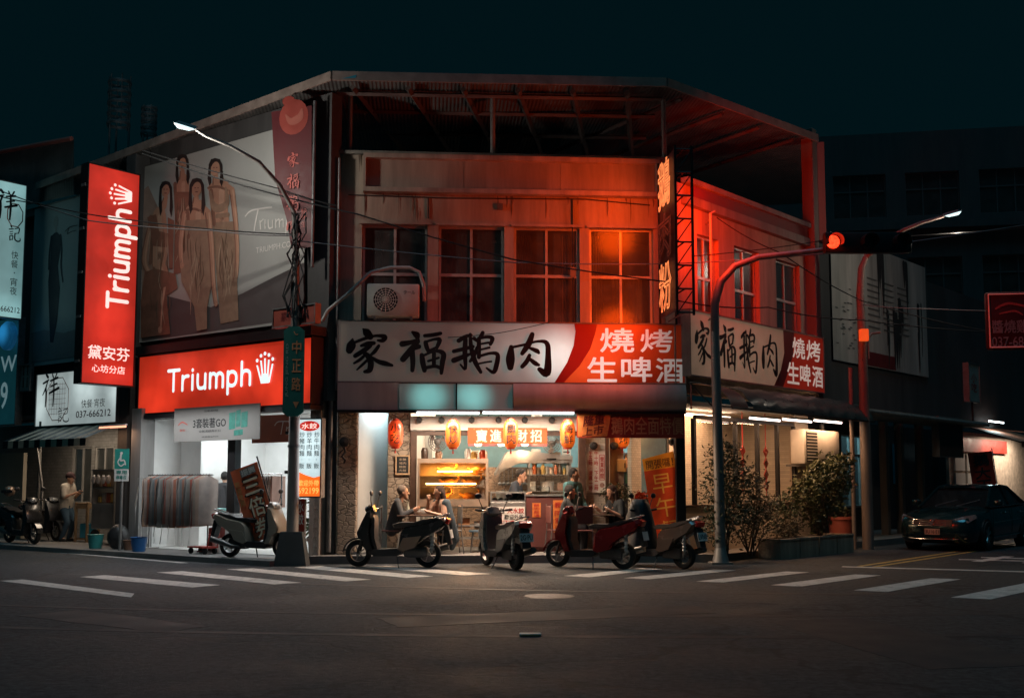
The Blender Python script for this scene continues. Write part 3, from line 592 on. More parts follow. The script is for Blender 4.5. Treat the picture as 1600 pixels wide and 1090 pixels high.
# rooftop canopy
c1, c2 = atY(520, 110, 20.55), atY(1040, 110, 20.9); c0 = atY(60, 272, 26.9); c3 = atY(1275, 199, 25.4); zr = 9.42
back = 34.0
top = [(c0.x, c0.y, 9.0), (c1.x, c1.y, zr), (c2.x, c2.y, zr), (c3.x, c3.y, 9.75), (9.5, back, 10.4), (-9, back, 9.4)]
mb = MB(); n = 6
mb.add([(p[0], p[1], p[2]) for p in top]+[(p[0], p[1], p[2]+.05) for p in top], [(0, 1, 2, 3, 4, 5)[::-1], (6, 7, 8, 9, 10, 11)]+[(i, (i+1) % n, n+(i+1) % n, n+i) for i in range(n)])
mb.xf(W_IN_FR); mb.build('canopy_roof', m_corr, RB)
mb = MB()
for a, b in ((top[0], top[1]), (top[1], top[2]), (top[2], top[3])):
    a, b = Vector(a), Vector(b); d = (b-a).normalized(); nrm = Vector((d.y, -d.x, 0)).normalized()
    mb.add([a+nrm*.02+Vector((0, 0, -.12)), b+nrm*.02+Vector((0, 0, -.12)), b+nrm*.02+Vector((0, 0, .06)), a+nrm*.02+Vector((0, 0, .06)),
            a+nrm*.06+Vector((0, 0, -.12)), b+nrm*.06+Vector((0, 0, -.12)), b+nrm*.06+Vector((0, 0, .06)), a+nrm*.06+Vector((0, 0, .06))],
           [(0, 1, 2, 3), (7, 6, 5, 4), (0, 4, 5, 1), (3, 2, 6, 7), (0, 3, 7, 4), (1, 5, 6, 2)])
mb.xf(W_IN_FR); mb.build('eave_board', M('eave_metal', (.34, .26, .22), .6, .2, var=.3, scale=4), RB)
bm_ = M('purlin_steel', (.14, .11, .1), .6, .3, var=.3)
for k in range(6):                                        # purlins run back from the eave
    a = Vector(top[1]).lerp(Vector(top[2]), (k+.5)/6); mb = MB()
    mb.tube([a+Vector((-.2, .25, -.14)), a+Vector((1.2, 11, .0))], .06, 4); mb.xf(W_IN_FR); mb.build('purlin', bm_, RB)
for k in range(4):
    a = Vector(top[2]).lerp(Vector(top[3]), (k+.5)/4); mb = MB()
    mb.tube([a+Vector((-.1, .2, -.12)), a+Vector((-3.5, 5.5, -.0))], .05, 4); mb.xf(W_IN_FR); mb.build('purlin', bm_, RB)
for v, dz in ((.55, -.16), (1.7, -.12), (3.2, -.1)):
    mb = MB(); p, q = Vector(top[1])+Vector((0, v, dz)), Vector(top[2])+Vector((0, v, dz)); mb.tube([p, q], .05, 4); mb.xf(W_IN_FR); mb.build('cross_beam', bm_, RB)
for px, v, r_ in ((547, .35, .05), (770, .5, .05), (1037, .4, .05)):
    p = FR.w(FR.u(px, v, 180), v, 0); mb = MB(); mb.cyl((p.x, p.y, 8.05), (p.x, p.y, zr-.05), r_); mb.xf(W_IN_FR); mb.build('roof_post', m_galv, RB)
p = c3+Vector((.1, .3, 0)); mb = MB(); mb.box(p.x-.14, p.x+.14, p.y-.1, p.y+.2, 7.3, 9.7); mb.xf(W_IN_FR); mb.build('roof_post', MATS['rusty_pillar'], RB)
p = c1+Vector((.25, .1, 0)); mb = MB(); mb.add([(p.x-.2, p.y-.12, zr+.065), (p.x+.25, p.y-.12, zr+.065), (p.x+.3, p.y+.5, zr+.09), (p.x-.25, p.y+.5, zr+.08), (p.x-.2, p.y-.15, zr-.1), (p.x+.2, p.y-.15, zr-.08)], [(0, 1, 2, 3), (4, 5, 1, 0)]); mb.xf(W_IN_FR); mb.build('tarp_patch', M('tarp_blue', (.05, .3, .38), .5), RB)
mb = MB(); mb.box(1.0, 5.6, 6.0, 6.1, 7.6, 9.2); mb.build('rooftop_shed', m_corr, RB)

# ---------------------------------------------------------------- lingerie shop building (left street)
LB = fthing(LE, 'shop_building', 'dark shop building with bright white interior on the left street', 'building')
TP_, BT_ = 4.46, 3.17
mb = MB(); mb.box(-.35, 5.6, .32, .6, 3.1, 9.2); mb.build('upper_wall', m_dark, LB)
uw = LE.u(232, .1, 700)
mb = MB(); mb.box(uw-.35, uw, -.1, .25, .1, 3.15); mb.build('left_pillar', M('grey_plaster', (.3, .29, .28), .8, var=.3, streak=True), LB)
up0, up1 = LE.u(361, .2, 740), LE.u(373, .2, 740)
mb = MB(); mb.box(up0, up1, .1, .25, .9, 3.15); mb.build('entrance_pillar', m_black, LB)
mb = MB(); mb.box(up0-.01, up1+.01, .09, .27, .1, .9); mb.build('pillar_base', m_white, LB)
ur = LE.u(472, .1, 720)
mb = MB(); mb.box(ur, 5.45, .3, .6, .1, 3.15); mb.build('right_pillar', m_wall2, LB)
mb = MB(); mb.box(uw-.1, 5.6, 3.4, 3.5, .1, 3.15); mb.build('back_wall', m_white, LB)
mb = MB(); mb.box(uw-.1, uw-.02, .26, 3.4, .1, 3.15); mb.build('left_inner_wall', m_white, LB)
mb = MB(); mb.box(5.3, 5.4, .3, 3.4, .1, 3.15); mb.build('right_inner_wall', m_white, LB)
mb = MB(); mb.box(uw-.1, 5.5, .2, 3.5, 3.16, 3.26); mb.build('shop_ceiling', m_white, LB)
mb = MB(); mb.quad((uw, .2, .112), (5.3, .2, .112), (5.3, 3.4, .112), (uw, 3.4, .112)); mb.build('shop_floor', M('pale_tiles', (.6, .58, .55), .35, var=.1), LB)
mb = MB(); mb.box(uw, uw+.72, .95, 1.0, .12, 3.15); lw = mb.build('white_partition', m_white, LB)
lt = LT(.944); x, z = LE.pix(261, 727, .945); crown(lt, x-.11, x+.11, z-.16, z+.17); lt.build('crown_emblem', m_red, LB)
for k in range(3): lamp('ceiling_tube_light', 'AREA', (1.3+1.5*k, 1.7, 3.1), 42, (.9, .97, 1), LB, .9, 1.4)
lamp('entrance_fill', 'AREA', (2.4, -.75, 3.06), 38, (.95, .97, 1), LB, 3.5, .25)  # added fill with no fixture, brightens the fronts on the clothes rack
mb = MB()
for k in range(3): mb.box(.9+1.5*k, 1.8+1.5*k, 1.6, 1.75, 3.12, 3.158)
mb.build('ceiling_tube', m_tube, LB)

# ---------------------------------------------------------------- snack shop building (far left)
SB = fthing(LE, 'snack_shop_building', 'shabby snack shop building at the far left with striped awning front', 'building')
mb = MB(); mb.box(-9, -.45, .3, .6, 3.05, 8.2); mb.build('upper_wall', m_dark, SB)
g = lambda px, v=1.7: LE.u(px, v, 740)

wins = [(g(112), g(142), 1.0, 2.45), (g(147), g(176), 1.0, 2.45)]
wall(MB(), g(-30), g(205), .1, 3.1, wins, 1.7, 1.82).build('front_wall', M('tiled_wall', (.3, .29, .27), .6, var=.2, kind='brick', kscale=.6), SB)
for o in wins: window(SB, o[0], o[1], o[2], o[3], 1.73, rows=())
mb = MB(); mb.box(-7, -.4, 3.0, 3.1, .1, 3.1); mb.build('back_wall', m_beige, SB)
mb = MB(); mb.box(g(-20, .7), g(36, .7), .7, .8, .1, 2.3); mb.build('cream_panel', M('cream_panel', (.5, .44, .34), .7, var=.2, streak=True), SB)
mb = MB(); mb.box(-.8, -.45, .0, .4, .1, 9.0); mb.build('party_wall', m_dark, SB)
mb = MB(); mb.box(-9, -.5, .2, .6, 3.1, 3.2); mb.build('soffit', m_wall2, SB)
# stepped tin roof above it
a = [LE.pix(-40, 238, -.2), LE.pix(95, 212, -.2), LE.pix(95, 300, -.2), LE.pix(-40, 330, -.2)]
mb = MB(); mb.quad(*[(p[0], .15, p[1]) for p in a[::-1]]); mb.box(-9, -1.2, .2, 4, 8.3, 8.5); mb.build('tin_cladding', m_corr, SB)
mb = MB(); mb.tube([(a[0][0], .08, a[0][1]), (a[1][0], .08, a[1][1])], .06, 6); mb.build('roof_gutter', M('red_gutter', (.4, .12, .1), .6, var=.2), SB)
mb = MB(); mb.cyl((g(70, .1), -.05, 3.0), (g(70, .1), -.05, .12), .04); mb.tube([(g(66, .1), -.1, 2.62), (g(78, .1), -.1, 1.5), (g(80, .1), -.1, .9)], .035, 6); mb.build('drain_pipe', m_galv, SB, 40)
lamp('awning_light', 'AREA', (-3.2, .7, 2.95), 42, (1, .8, .6), SB, 3, .3)
# roof tanks and aerials
for px, py, h, r_, lab in ((185, 150, 1.5, .3, 'tall slender ribbed rooftop mast on the far left roof'), (232, 165, .9, .2, 'short ribbed rooftop mast beside the taller one')):
    p = atY(px, py+50, 30); mb = MB()
    for k in range(6): mb.cyl((r_*math.cos(k*1.05), r_*math.sin(k*1.05), 0), (r_*math.cos(k*1.05), r_*math.sin(k*1.05), h), .02, 5)
    for k in range(5): mb.lathe([(r_+.02, h*k/5+.05), (r_+.03, h*k/5+.1), (r_+.02, h*k/5+.15)], n=16)
    for k in range(3): mb.cyl((r_*math.cos(k*2.1), r_*math.sin(k*2.1), 0), (r_*math.cos(k*2.1), r_*math.sin(k*2.1), 9.0-p.z), .03)
    tag(mb.build('rooftop_mast', m_steel, loc=p, smooth=40), lab, 'mast')

# ---------------------------------------------------------------- buildings along the right street
NB = fthing(RI, 'low_shophouse', 'dark two storey shophouse with a huge stained poster beyond the restaurant', 'building', 6.15)
uo = 6.15
def nu(px, v=0, py=600): return RI.u(px, v, py)-uo
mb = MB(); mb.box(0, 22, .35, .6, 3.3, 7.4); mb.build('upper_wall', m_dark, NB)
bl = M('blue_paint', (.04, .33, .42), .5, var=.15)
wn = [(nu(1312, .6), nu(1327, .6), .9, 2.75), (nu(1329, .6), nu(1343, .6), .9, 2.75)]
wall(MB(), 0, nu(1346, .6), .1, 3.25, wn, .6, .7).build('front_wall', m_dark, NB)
for o in wn: window(NB, *o, .62, rows=(.72,), split=())
xb = nu(1346, .6); mb = MB(); mb.box(.02, xb-.02, 1.2, 1.25, .3, 3.1); mb.build('lit_back_wall', bl, NB)
lamp('back_room_light', 'AREA', (xb*.5, .95, 3.1), 30, (.5, .9, 1), NB, xb*.8, .3)
mb = MB(); mb.box(xb, 22, 1.9, 2.0, .1, 3.25); mb.box(xb-.01, xb+.08, .6, 1.9, .1, 3.25); mb.build('recess_wall', m_dark, NB)
for a, b in ((1378, 1388), (1398, 1411)):
    mb = MB(); mb.box(nu(a, 1.8, 700), nu(b, 1.8, 700), 1.82, 1.88, 1.5, 2.7); mb.build('blue_shutter', bl, NB)
for px in (1384, 1408, 1440):
    u = nu(px, .5, 800); mb = MB(); mb.bbox(u-.1, u+.1, .4, .6, .1, 3.25, .02); mb.build('pillar', m_wall2, NB)
pts = [RI.pix(1290, 601, -.7), RI.pix(1540, 637, -.7)]
eL = nu(1540, -.75, 637); mb = MB(); mb.box(0, eL, -.75, .34, 3.15, 3.28); mb.build('concrete_eave', m_wall2, NB)
mb = MB(); mb.cyl((0, -.8, 3.2), (eL, -.8, 3.2), .05); mb.build('gutter', m_galv, NB)
s0, s1 = nu(1482, 1.2, 700), nu(1620, 1.2, 700); mb = MB(); mb.box(s0, s1, 1.2, 1.3, .1, 3.2); shop = mb.build('lit_shop_wall', M('poster_wall', (.6, .5, .4), .7, var=.4, scale=5), NB)
mb = MB(); mb.box(s0+.3, nu(1572, 1.15, 700), 1.12, 1.18, 2.55, 3.0); mb.build('red_band', m_red, NB)
for k in range(6):
    mb = MB(); x = s0+.4+1.05*(k % 3); mb.box(x, x+.85, 1.14, 1.19, 1.3+.62*(k//3), 1.85+.62*(k//3)); mb.build('menu_sheet', m_pwhite, NB)
lamp('shop_light', 'AREA', ((s0+s1)/2, .5, 3.1), 130, (1, .8, .62), NB, 3.2, .4)
TB = thing('tall_building', 'tall unlit apartment block rising behind the right street', 'building', (10, 47, 0), R(-10))
tops = [(x, x+2.2, z, z+1.9) for x in (4.0, 7.0, 10.0, 13.0, 16.0) for z in (9.2, 12.9)]
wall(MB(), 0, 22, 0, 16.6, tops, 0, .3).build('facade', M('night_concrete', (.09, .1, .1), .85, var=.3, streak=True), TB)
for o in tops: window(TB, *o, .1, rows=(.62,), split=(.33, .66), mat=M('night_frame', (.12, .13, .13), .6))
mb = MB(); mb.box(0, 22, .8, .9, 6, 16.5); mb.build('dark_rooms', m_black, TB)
mb = MB(); mb.box(3.5, 19, -.3, -.003, 12.3, 12.6); mb.build('balcony_ledge', MATS['night_concrete'], TB)
# ---------------------------------------------------------------- signs
class Sign:
    def __init__(s, fr, name, label, cat, px0, py0, px1, py1, v=0, depth=.2, group=None, zz=None):
        s.fr, s.v = fr, v; ym = (py0+py1)/2
        s.u0, s.u1 = fr.u(px0, v, ym), fr.u(px1, v, ym)
        s.z1 = (fr.pix(px0, py0, v)[1]+fr.pix(px1, py0, v)[1])/2; s.z0 = (fr.pix(px0, py1, v)[1]+fr.pix(px1, py1, v)[1])/2
        if zz: s.z0, s.z1 = zz
        s.W, s.H = s.u1-s.u0, s.z1-s.z0; s.m = s.H/abs(py1-py0)
        s.t = fthing(fr, name, label, cat, s.u0, v, s.z0, group); s.d = depth
    def q(s, px, py):
        u, z = s.fr.pix(px, py, s.v); return (u-s.u0, z-s.z0)
    def box(s, name, mat, face=None, rim=.03, facename='face'):
        mb = MB(); mb.box(0, s.W, 0, s.d, 0, s.H)
        if rim: mb.box(-.003, s.W+.003, -rim, -.0005, s.H-.025, s.H+.003); mb.box(-.003, s.W+.003, -rim, -.0005, -.003, .025); mb.box(-.003, .022, -rim, -.0005, .0255, s.H-.0255); mb.box(s.W-.022, s.W+.003, -rim, -.0005, .0255, s.H-.0255)
        mb.build(name, mat, s.t)
        if face:
            r_ = .023 if rim else 0
            mb = MB(); mb.quad((r_, -.006, r_), (s.W-r_, -.006, r_), (s.W-r_, -.006, s.H-r_), (r_, -.006, s.H-r_)); return mb.build(facename, face, s.t)
    def text(s, lt, t, px0, py0, px1, py1, weight=0, rot=0):
        a, b = s.q(px0, (py0+py1)/2), s.q(px1, (py0+py1)/2); zc = s.q((px0+px1)/2, py0)[1], s.q((px0+px1)/2, py1)[1]
        lt.text(t, a[0], b[0], zc[1], zc[0], weight, rot)
    def colm(s, lt, t, px0, px1, py0, py1, weight=0):
        pm = (px0+px1)/2; lt.column(t, s.q(px0, (py0+py1)/2)[0], s.q(px1, (py0+py1)/2)[0], s.q(pm, py0)[1], s.q(pm, py1)[1], weight)
    def brush(s, lt, ch, px0, py0, px1, py1, wk=1.0):
        a, b = s.q(px0, (py0+py1)/2), s.q(px1, (py0+py1)/2); pm = (px0+px1)/2
        lt.strokes(BRUSH[ch], a[0], b[0], s.q(pm, py1)[1], s.q(pm, py0)[1], wk)
    def st(s, lt, pts, wk=1.0): lt.stroke([s.q(p[0], p[1])+(p[2]*s.m*wk,) for p in pts])
    def pg(s, lt, pts): lt.poly([s.q(*p) for p in pts])

# --- main sign of the restaurant
S = Sign(FR, 'shop_sign', 'wide white and orange lightbox sign with four brushed characters facing the crossing', 'sign', 527, 503, 1072, 599, 0, .22)
sx = lambda px: S.q(px, 550)[0]; H = S.H
w_ = .02; f = S.box('sign_cabinet', m_wall2, lit('main_sign_face', (.95, .93, .84), .8, base=(.36, .27, .19), spots=[(sx(878), H*.42, .95, .9, .8), (sx(830), H*.5, 1.8, 1.3, .2)], floor=.045, var=.1), facename='sign_face')
lt = LT(-.011); cur_ = [(933, 504), (930, 520), (922, 545), (905, 572), (880, 598)]
lt.poly([S.q(*p) for p in cur_]+[S.q(1070, 598), S.q(1070, 506)])
lt.build('orange_panel', lit('main_sign_orange', (1, .1, .02), .8, base=(.4, .05, .02), spots=[(sx(915), H*.45, 1.4, 1.2, .75), (sx(1000), H*.6, 1.2, .9, .12)], floor=.06), S.t)
lt = LT(-.014); a = [(897, 504), (899, 518), (896, 540), (886, 566), (866, 598)]
lt.poly([S.q(*p) for p in a]+[S.q(*p) for p in cur_[::-1]]); lt.build('red_swoosh', lit('swoosh_red', (.75, .02, .01), .3, base=(.3, .02, .015), spots=[(sx(900), H*.4, .8, .9, .7)], floor=.1), S.t)
lt = LT(-.016)
for ch, a in (('家', (540, 513, 616, 585)), ('福', (624, 518, 697, 584)), ('鵝', (706, 520, 781, 584)), ('肉', (790, 520, 861, 588))): S.brush(lt, ch, *a, wk=1.22)
lt.build('lettering', m_ink, S.t)
lt = LT(-.018)
for ch, a in (('燒', (938, 513, 990, 550)), ('烤', (1001, 515, 1050, 550)), ('生', (918, 558, 963, 596)), ('啤', (971, 558, 1018, 596)), ('酒', (1025, 560, 1067, 597))): S.text(lt, ch, *a, weight=.022)
lt.build('lettering', lit('sign_letter_white', (.9, .85, .78), .62, base=(.7, .65, .6), spots=[(sx(950), H*.4, 1.5, 1.3, .7)], floor=.3), S.t)
# --- the same sign on the side street
S = Sign(RI, 'shop_sign', 'dimmer sign of brushed characters over the green awning on the side street', 'sign', 1077, 507, 1286, 602, 0, .22)
S.box('sign_cabinet', m_wall2, lit('side_sign_face', (1, .62, .4), .15, base=(.4, .3, .22), spots=[(2.0, .6, 3.2, 1.4, .5)], floor=.5), facename='sign_face')
lt = LT(-.011); e = [(1232, 536), (1231, 560), (1226, 585), (1215, 616)]
def fit(pts): return [(S.q(p[0], 560)[0], p[1]) for p in pts]
H = S.H; xs = lambda px: S.q(px, 570)[0]
lt.poly([(xs(1240), H-.03), (xs(1238), H*.6), (xs(1228), H*.25), (xs(1222), .03), (S.W-.03, .03), (S.W-.03, H-.03)]); lt.build('red_panel', lit('side_sign_red', (1, .05, .02), .1, base=(.36, .05, .03)), S.t)
lt = LT(-.014); lt.poly([(xs(1224), H-.03), (xs(1225), H*.6), (xs(1219), H*.3), (xs(1208), .03), (xs(1222), .03), (xs(1229), H*.25), (xs(1239), H*.6), (xs(1241), H-.03)]); lt.build('dark_swoosh', m_darkred, S.t)
lt = LT(-.016)
for ch, a, b in (('家', 1085, 1112), ('福', 1123, 1148), ('鵝', 1153, 1181), ('肉', 1187, 1212)): lt.strokes(BRUSH[ch], xs(a), xs(b), H*.16, H*.86, .9)
lt.build('lettering', m_ink, S.t)
lt = LT(-.018)
for ch, a, b, c, d in (('燒', 1238, 1257, .55, .9), ('烤', 1260, 1281, .55, .9), ('生', 1229, 1247, .1, .46), ('啤', 1249, 1265, .1, .46), ('酒', 1268, 1284, .1, .46)): lt.text(ch, xs(a), xs(b), H*c, H*d, .02)
lt.build('lettering', lit('side_letter', (1, .8, .68), .32, base=(.7, .65, .6)), S.t)
# --- red lightbox over the lingerie shop
S = Sign(LE, 'shop_sign', 'wide glowing red lightbox with a white rounded word and crown over the lingerie shop', 'sign', 217, 547, 488, 640, 0, .3)
S.H = H = 1.3; W = S.W
sp = [(W*.12, .3, 1.3, .9, .5), (W*.3, .85, 1.2, .7, .35), (W*.62, .75, 1.6, .8, .55), (W*.85, .3, 1.2, .9, .5), (W*.97, .8, .8, .8, .4)]
S.box('sign_cabinet', m_black, lit('shop_red_face', (1, .055, .02), .78, base=(.45, .03, .02), spots=sp, floor=.42, var=.15), facename='sign_face')
lt = LT(-.012); xs = lambda px: S.q(px, 590)[0]
logo_word(lt, xs(263), xs(395), H*.36, H*.72); crown(lt, xs(402), xs(428), H*.36, H*.84); lt.build('lettering', lit('letter_cool_white', (.75, .97, 1), 1.0, var=.04), S.t)
mb = MB(); mb.box(-.1, W+.05, -.1, .3, H+.02, H+.2); mb.box(-.05, W, -.05, .3, -.1, -.012); mb.build('sign_frame', m_black, S.t)
lamp('sign_glow', 'AREA', (W*.5, -.1, H*.5), 15, (1, .06, .025), S.t, W*.9, 1.1, (R(-90), 0, 0))
# --- tall red projecting lightbox
PF = Frame(-8.97, 22.8, 51.1)
S = Sign(PF, 'projecting_sign', 'tall red lightbox with the white word turned upright and two Chinese lines below', 'sign', 131, 262, 214, 602, 0, .27)
W, H = S.W, S.H
sp = [(W*.5, H*.93, .9, .8, .3), (W*.45, H*.62, .8, .5, .2), (W*.5, H*.32, .8, 1.3, .55), (W*.5, H*.06, .9, .5, .3)]
S.box('sign_cabinet', m_black, lit('tall_red_face', (1, .05, .025), .72, base=(.4, .03, .03), spots=sp, floor=.42, var=.16), facename='sign_face')
mb = MB()
for k in range(5): mb.box(-.02, -.003, .05, .22, H*(k+.5)/5-.03, H*(k+.5)/5+.03)
mb.build('side_bracket', m_steel, S.t)
lt = LT(-.012)
logo_word(lt, W*.42, W*.82, H*.355, H*.82, rot=True); crown(lt, W*.4, W*.84, H*.835, H*.925, rot=True)
lt.text('黛安芬', W*.12, W*.9, H*.115, H*.175, .015); lt.text('心坊分店', W*.2, W*.82, H*.055, H*.09, .01)
lt.build('lettering', lit('letter_pinkish', (1, .82, .76), .85, var=.04), S.t)
# --- white lightbox of the snack shop and its projecting twin
S = Sign(LE, 'shop_sign', 'white lightbox with black brushed characters over the striped awning', 'sign', 57, 578, 184, 664, -.05, .22)
W, H = S.W, S.H
S.box('sign_cabinet', m_steel, lit('snack_face', (.8, .95, .94), .75, base=(.5, .5, .48), spots=[(W*.62, H*.7, .9, .8, .5), (W*.05, H*.4, .6, .9, .4), (W*.98, H*.6, .6, .8, .4)], floor=.4), facename='sign_face')
oct_ = [(W*(.28+.15*math.cos(R(22.5+45*k))), H*(.5+.42*math.sin(R(22.5+45*k)))) for k in range(9)]
lt = LT(-.010)
for k in range(8): lt.stroke([(*oct_[k], .02), (*oct_[k+1], .02)])
for k in range(-3, 4): lt.stroke([(W*.17, H*(.5+.09*k), .008), (W*.39, H*(.5+.09*k), .008)]); lt.stroke([(W*(.28+.033*k), H*.2, .008), (W*(.28+.033*k), H*.8, .008)])
lt.build('lattice_emblem', M('emblem_red', (.5, .12, .06), .6), S.t)
lt = LT(-.013); lt.strokes(BRUSH['祥'], W*.08, W*.30, H*.38, H*.98); lt.strokes(BRUSH['記'], W*.29, W*.44, H*.05, H*.34, .9); lt.text('快餐·宵夜', W*.58, W*.86, H*.3, H*.45); lt.build('lettering', m_ink, S.t)
lt = LT(-.013); lt.text('037-666212', W*.52, W*.93, H*.13, H*.25, .012); lt.build('phone_number', M('plum_ink', (.1, .01, .03), .6), S.t)
lamp('sign_glow', 'AREA', (W*.5, -.15, H*.5), 7, (.8, .95, 1), S.t, W*.9, .9, (R(-90), 0, 0))
PG = Frame(-12.62, 25.95, 51.1)
S = Sign(PG, 'projecting_sign', 'pale cyan lightbox with black brushed characters cut by the left edge of the view', 'sign', -16, 283, 38, 497, 0, .2)
W, H = S.W, S.H
S.box('sign_cabinet', m_steel, lit('cyan_face', (.45, .85, .86), .55, base=(.4, .45, .45), spots=[(W*.6, H*.95, 1, .8, .4), (W*.6, H*.05, 1, .8, .4)], floor=.45), facename='sign_face')
lt = LT(-.010); oc = [(W*(.68+.24*math.cos(R(22.5+45*k))), H*(.76+.09*math.sin(R(22.5+45*k)))) for k in range(9)]
for k in range(8): lt.stroke([(*oc[k], .025), (*oc[k+1], .025)])
lt.build('lattice_emblem', MATS['emblem_red'], S.t)
lt = LT(-.013); lt.strokes(BRUSH['祥'], W*.1, W*.72, H*.72, H*.93); lt.strokes(BRUSH['記'], W*.5, W*.85, H*.56, H*.68); lt.column('快餐·宵夜', W*.62, W*.82, H*.5, H*.17); lt.build('lettering', m_ink, S.t)
lt = LT(-.013); lt.text('037-666212', W*.03, W*.93, H*.045, H*.085, .012); lt.build('phone_number', MATS['plum_ink'], S.t)
# --- dark blue sign and round lamp at the far left edge
S = Sign(LE, 'shop_sign', 'dark teal sign with pale digits at the far left edge', 'sign', -30, 500, 28, 665, -.2, .15)
S.box('sign_cabinet', m_steel, lit('deep_teal_face', (.02, .16, .2), .12, base=(.02, .12, .16)), facename='sign_face')
lt = LT(-.012); S.text(lt, '09', -10, 598, 12, 638, .02); S.text(lt, 'W', 2, 556, 26, 580, .02); lt.build('lettering', lit('pale_teal_letter', (.45, .7, .75), .2), S.t)
S = Sign(LE, 'wall_lamp', 'round blue glowing lamp board beside the pale cyan lightbox', 'sign', -6, 503, 22, 545, -.5, .12)
mb = MB(); mb.lathe([(0, -.02), (.3, -.02), (.36, .04), (.36, .12), (0, .12)], (S.W/2, 0, S.H/2), 'y', 24); mb.build('disc_body', lit('blue_disc', (.03, .35, .8), .55, spots=[(S.W/2-.1, S.H/2+.1, .5, .5, .8)], floor=.1), S.t, 40)
mb = MB(); mb.box(S.W/2-.04, S.W/2+.04, .121, .5, S.H/2-.04, S.H/2+.04); mb.build('bracket', m_black, S.t)
# --- small menu board
S = Sign(LE, 'menu_board', 'small dull menu board of bottle pictures left of the white snack sign', 'sign', 15, 570, 48, 612, -.12, .08)
S.box('board', m_steel, M('menu_face', (.35, .32, .27), .6, var=.2), facename='board_face')
lt = LT(-.01)
for r_ in range(2):
    for k in range(5): x = S.W*(.14+.18*k); z = S.H*(.14+.44*r_); lt.poly([(x-.03, z), (x+.03, z), (x+.03, z+.16), (x+.012, z+.26), (x-.012, z+.26), (x-.03, z+.16)])
lt.build('printed_bottle', M('bottle_brown', (.12, .05, .03), .6), S.t)

# ---------------------------------------------------------------- posters on the left street
skin = M('print_skin', (.5, .27, .18), .6, var=.15); hairm = M('print_hair', (.03, .022, .02), .6); dress = M('print_dress', (.34, .22, .15), .6, var=.25, scale=6); dress2 = M('print_dress_rust', (.27, .12, .08), .6, var=.25, scale=6); pale = M('print_ivory', (.5, .42, .37), .6, var=.1)
S = Sign(LE, 'billboard', 'huge pale fashion billboard with four women in evening wear over the lingerie shop', 'billboard', 222, 247, 476, 533, .25, .06, zz=(4.68, 8.75))
S.box('panel', m_black, M('billboard_vinyl', (.42, .43, .41), .5, var=.1, scale=.8), rim=0, facename='printed_sheet')
lt = LT(-.008); S.pg(lt, [(222, 452), (222, 533), (476, 497), (476, 410), (430, 432), (380, 458), (330, 480)]); lt.build('printed_floor', M('print_grey', (.1, .09, .09), .6), S.t)
lt = LT(-.0085); S.pg(lt, [(222, 300), (232, 290), (250, 330), (262, 400), (262, 520), (222, 527)]); lt.build('printed_backdrop', M('print_rose', (.36, .25, .2), .6, var=.3), S.t)
S.mx = S.W/254; foldd = M('print_fold_brown', (.17, .1, .065), .6); foldl = M('print_sheen_tan', (.48, .34, .24), .6); skinl = M('print_skin_light', (.6, .36, .25), .6)
S0_st = S.st
def lady(y, head, hair, body, cloth, cm, extra=()):
    fig = LT(y)
    for p in body: S.st(fig, p, 1.4)
    hx, hy, hr = head; fig.disc(*S.q(hx, hy), hr*S.mx*.82, hr*S.m*1.2); fo = fig.build('printed_figure', skin, S.t)
    c = LT(y-.004)
    for p in cloth: S.pg(c, p) if len(p[0]) == 2 else S.st(c, p, 1.4)
    co = c.build('printed_clothing', cm, fo)
    xs_ = [p[0] for q_ in cloth if len(q_[0]) == 2 for p in q_]; ys_ = [p[1] for q_ in cloth if len(q_[0]) == 2 for p in q_]; rr_ = random.Random(int(hx)); x0, x1, y0, y1 = min(xs_), max(xs_), min(ys_), max(ys_)
    for nm_, m_, n_ in (('printed_fold', foldd, 9), ('printed_sheen', foldl, 7)):
        fd = LT(y-.0048-.0012*(nm_ == 'printed_sheen'))
        for i in range(n_):
            xa = x0+(x1-x0)*rr_.uniform(.25, .75); ya = rr_.uniform(y0+8, y1-60); S.st(fd, [(xa, ya, .6), (xa+rr_.uniform(-4, 3), ya+rr_.uniform(14, 26), rr_.uniform(1.5, 3.2)), (xa+rr_.uniform(-7, 5), ya+rr_.uniform(34, 56), .6)])
        fd.build(nm_, m_, co)
    if len(extra) == 0:
        sk = LT(y-.0015)
        for p in body[1:]: S.st(sk, [(a_+1.2, b_, w2*.35) for a_, b_, w2 in p], 1.2)
        sk.build('printed_sheen', skinl, fo)
        sk = LT(y-.0018)
        for p in body: S.st(sk, [(a_-w2*.5, b_, w2*.28) for a_, b_, w2 in p], 1.2)
        sk.build('printed_shade', M('print_skin_dark', (.26, .125, .085), .6), fo)
    h = LT(y-.006)
    hl_ = hair
    o_ = [(0, -1.75), (.7, -1.55), (1.12, -.7), (1.2, .6), (1.35, hl_*.6), (1.05, hl_), (.7, hl_*.75), (.78, .9), (.72, -.3), (0, -.9), (-.72, -.3), (-.78, .9), (-.65, hl_*.75), (-1.0, hl_*.95), (-1.3, hl_*.55), (-1.2, .5), (-1.1, -.7), (-.7, -1.55)]
    S.pg(h, [(hx+a*hr, hy+b*hr) for a, b in o_])
    h.build('printed_hair', hairm, fo)
    fa = LT(y-.0095); fa.disc(*S.q(hx, hy+.5), hr*S.mx*.74, hr*S.m*1.15); fa.build('printed_skin', skin, fo)
    f2 = LT(y-.0115); S.st(f2, [(hx-3, hy-1.5, 1.2), (hx-1, hy-1.6, 1.2)]); S.st(f2, [(hx+1.5, hy-1.6, 1.2), (hx+3.5, hy-1.5, 1.2)]); S.st(f2, [(hx-1.5, hy+4.5, 1.3), (hx+1.8, hy+4.5, 1.3)]); f2.build('printed_face', M('print_feature', (.16, .05, .05), .6), fo)
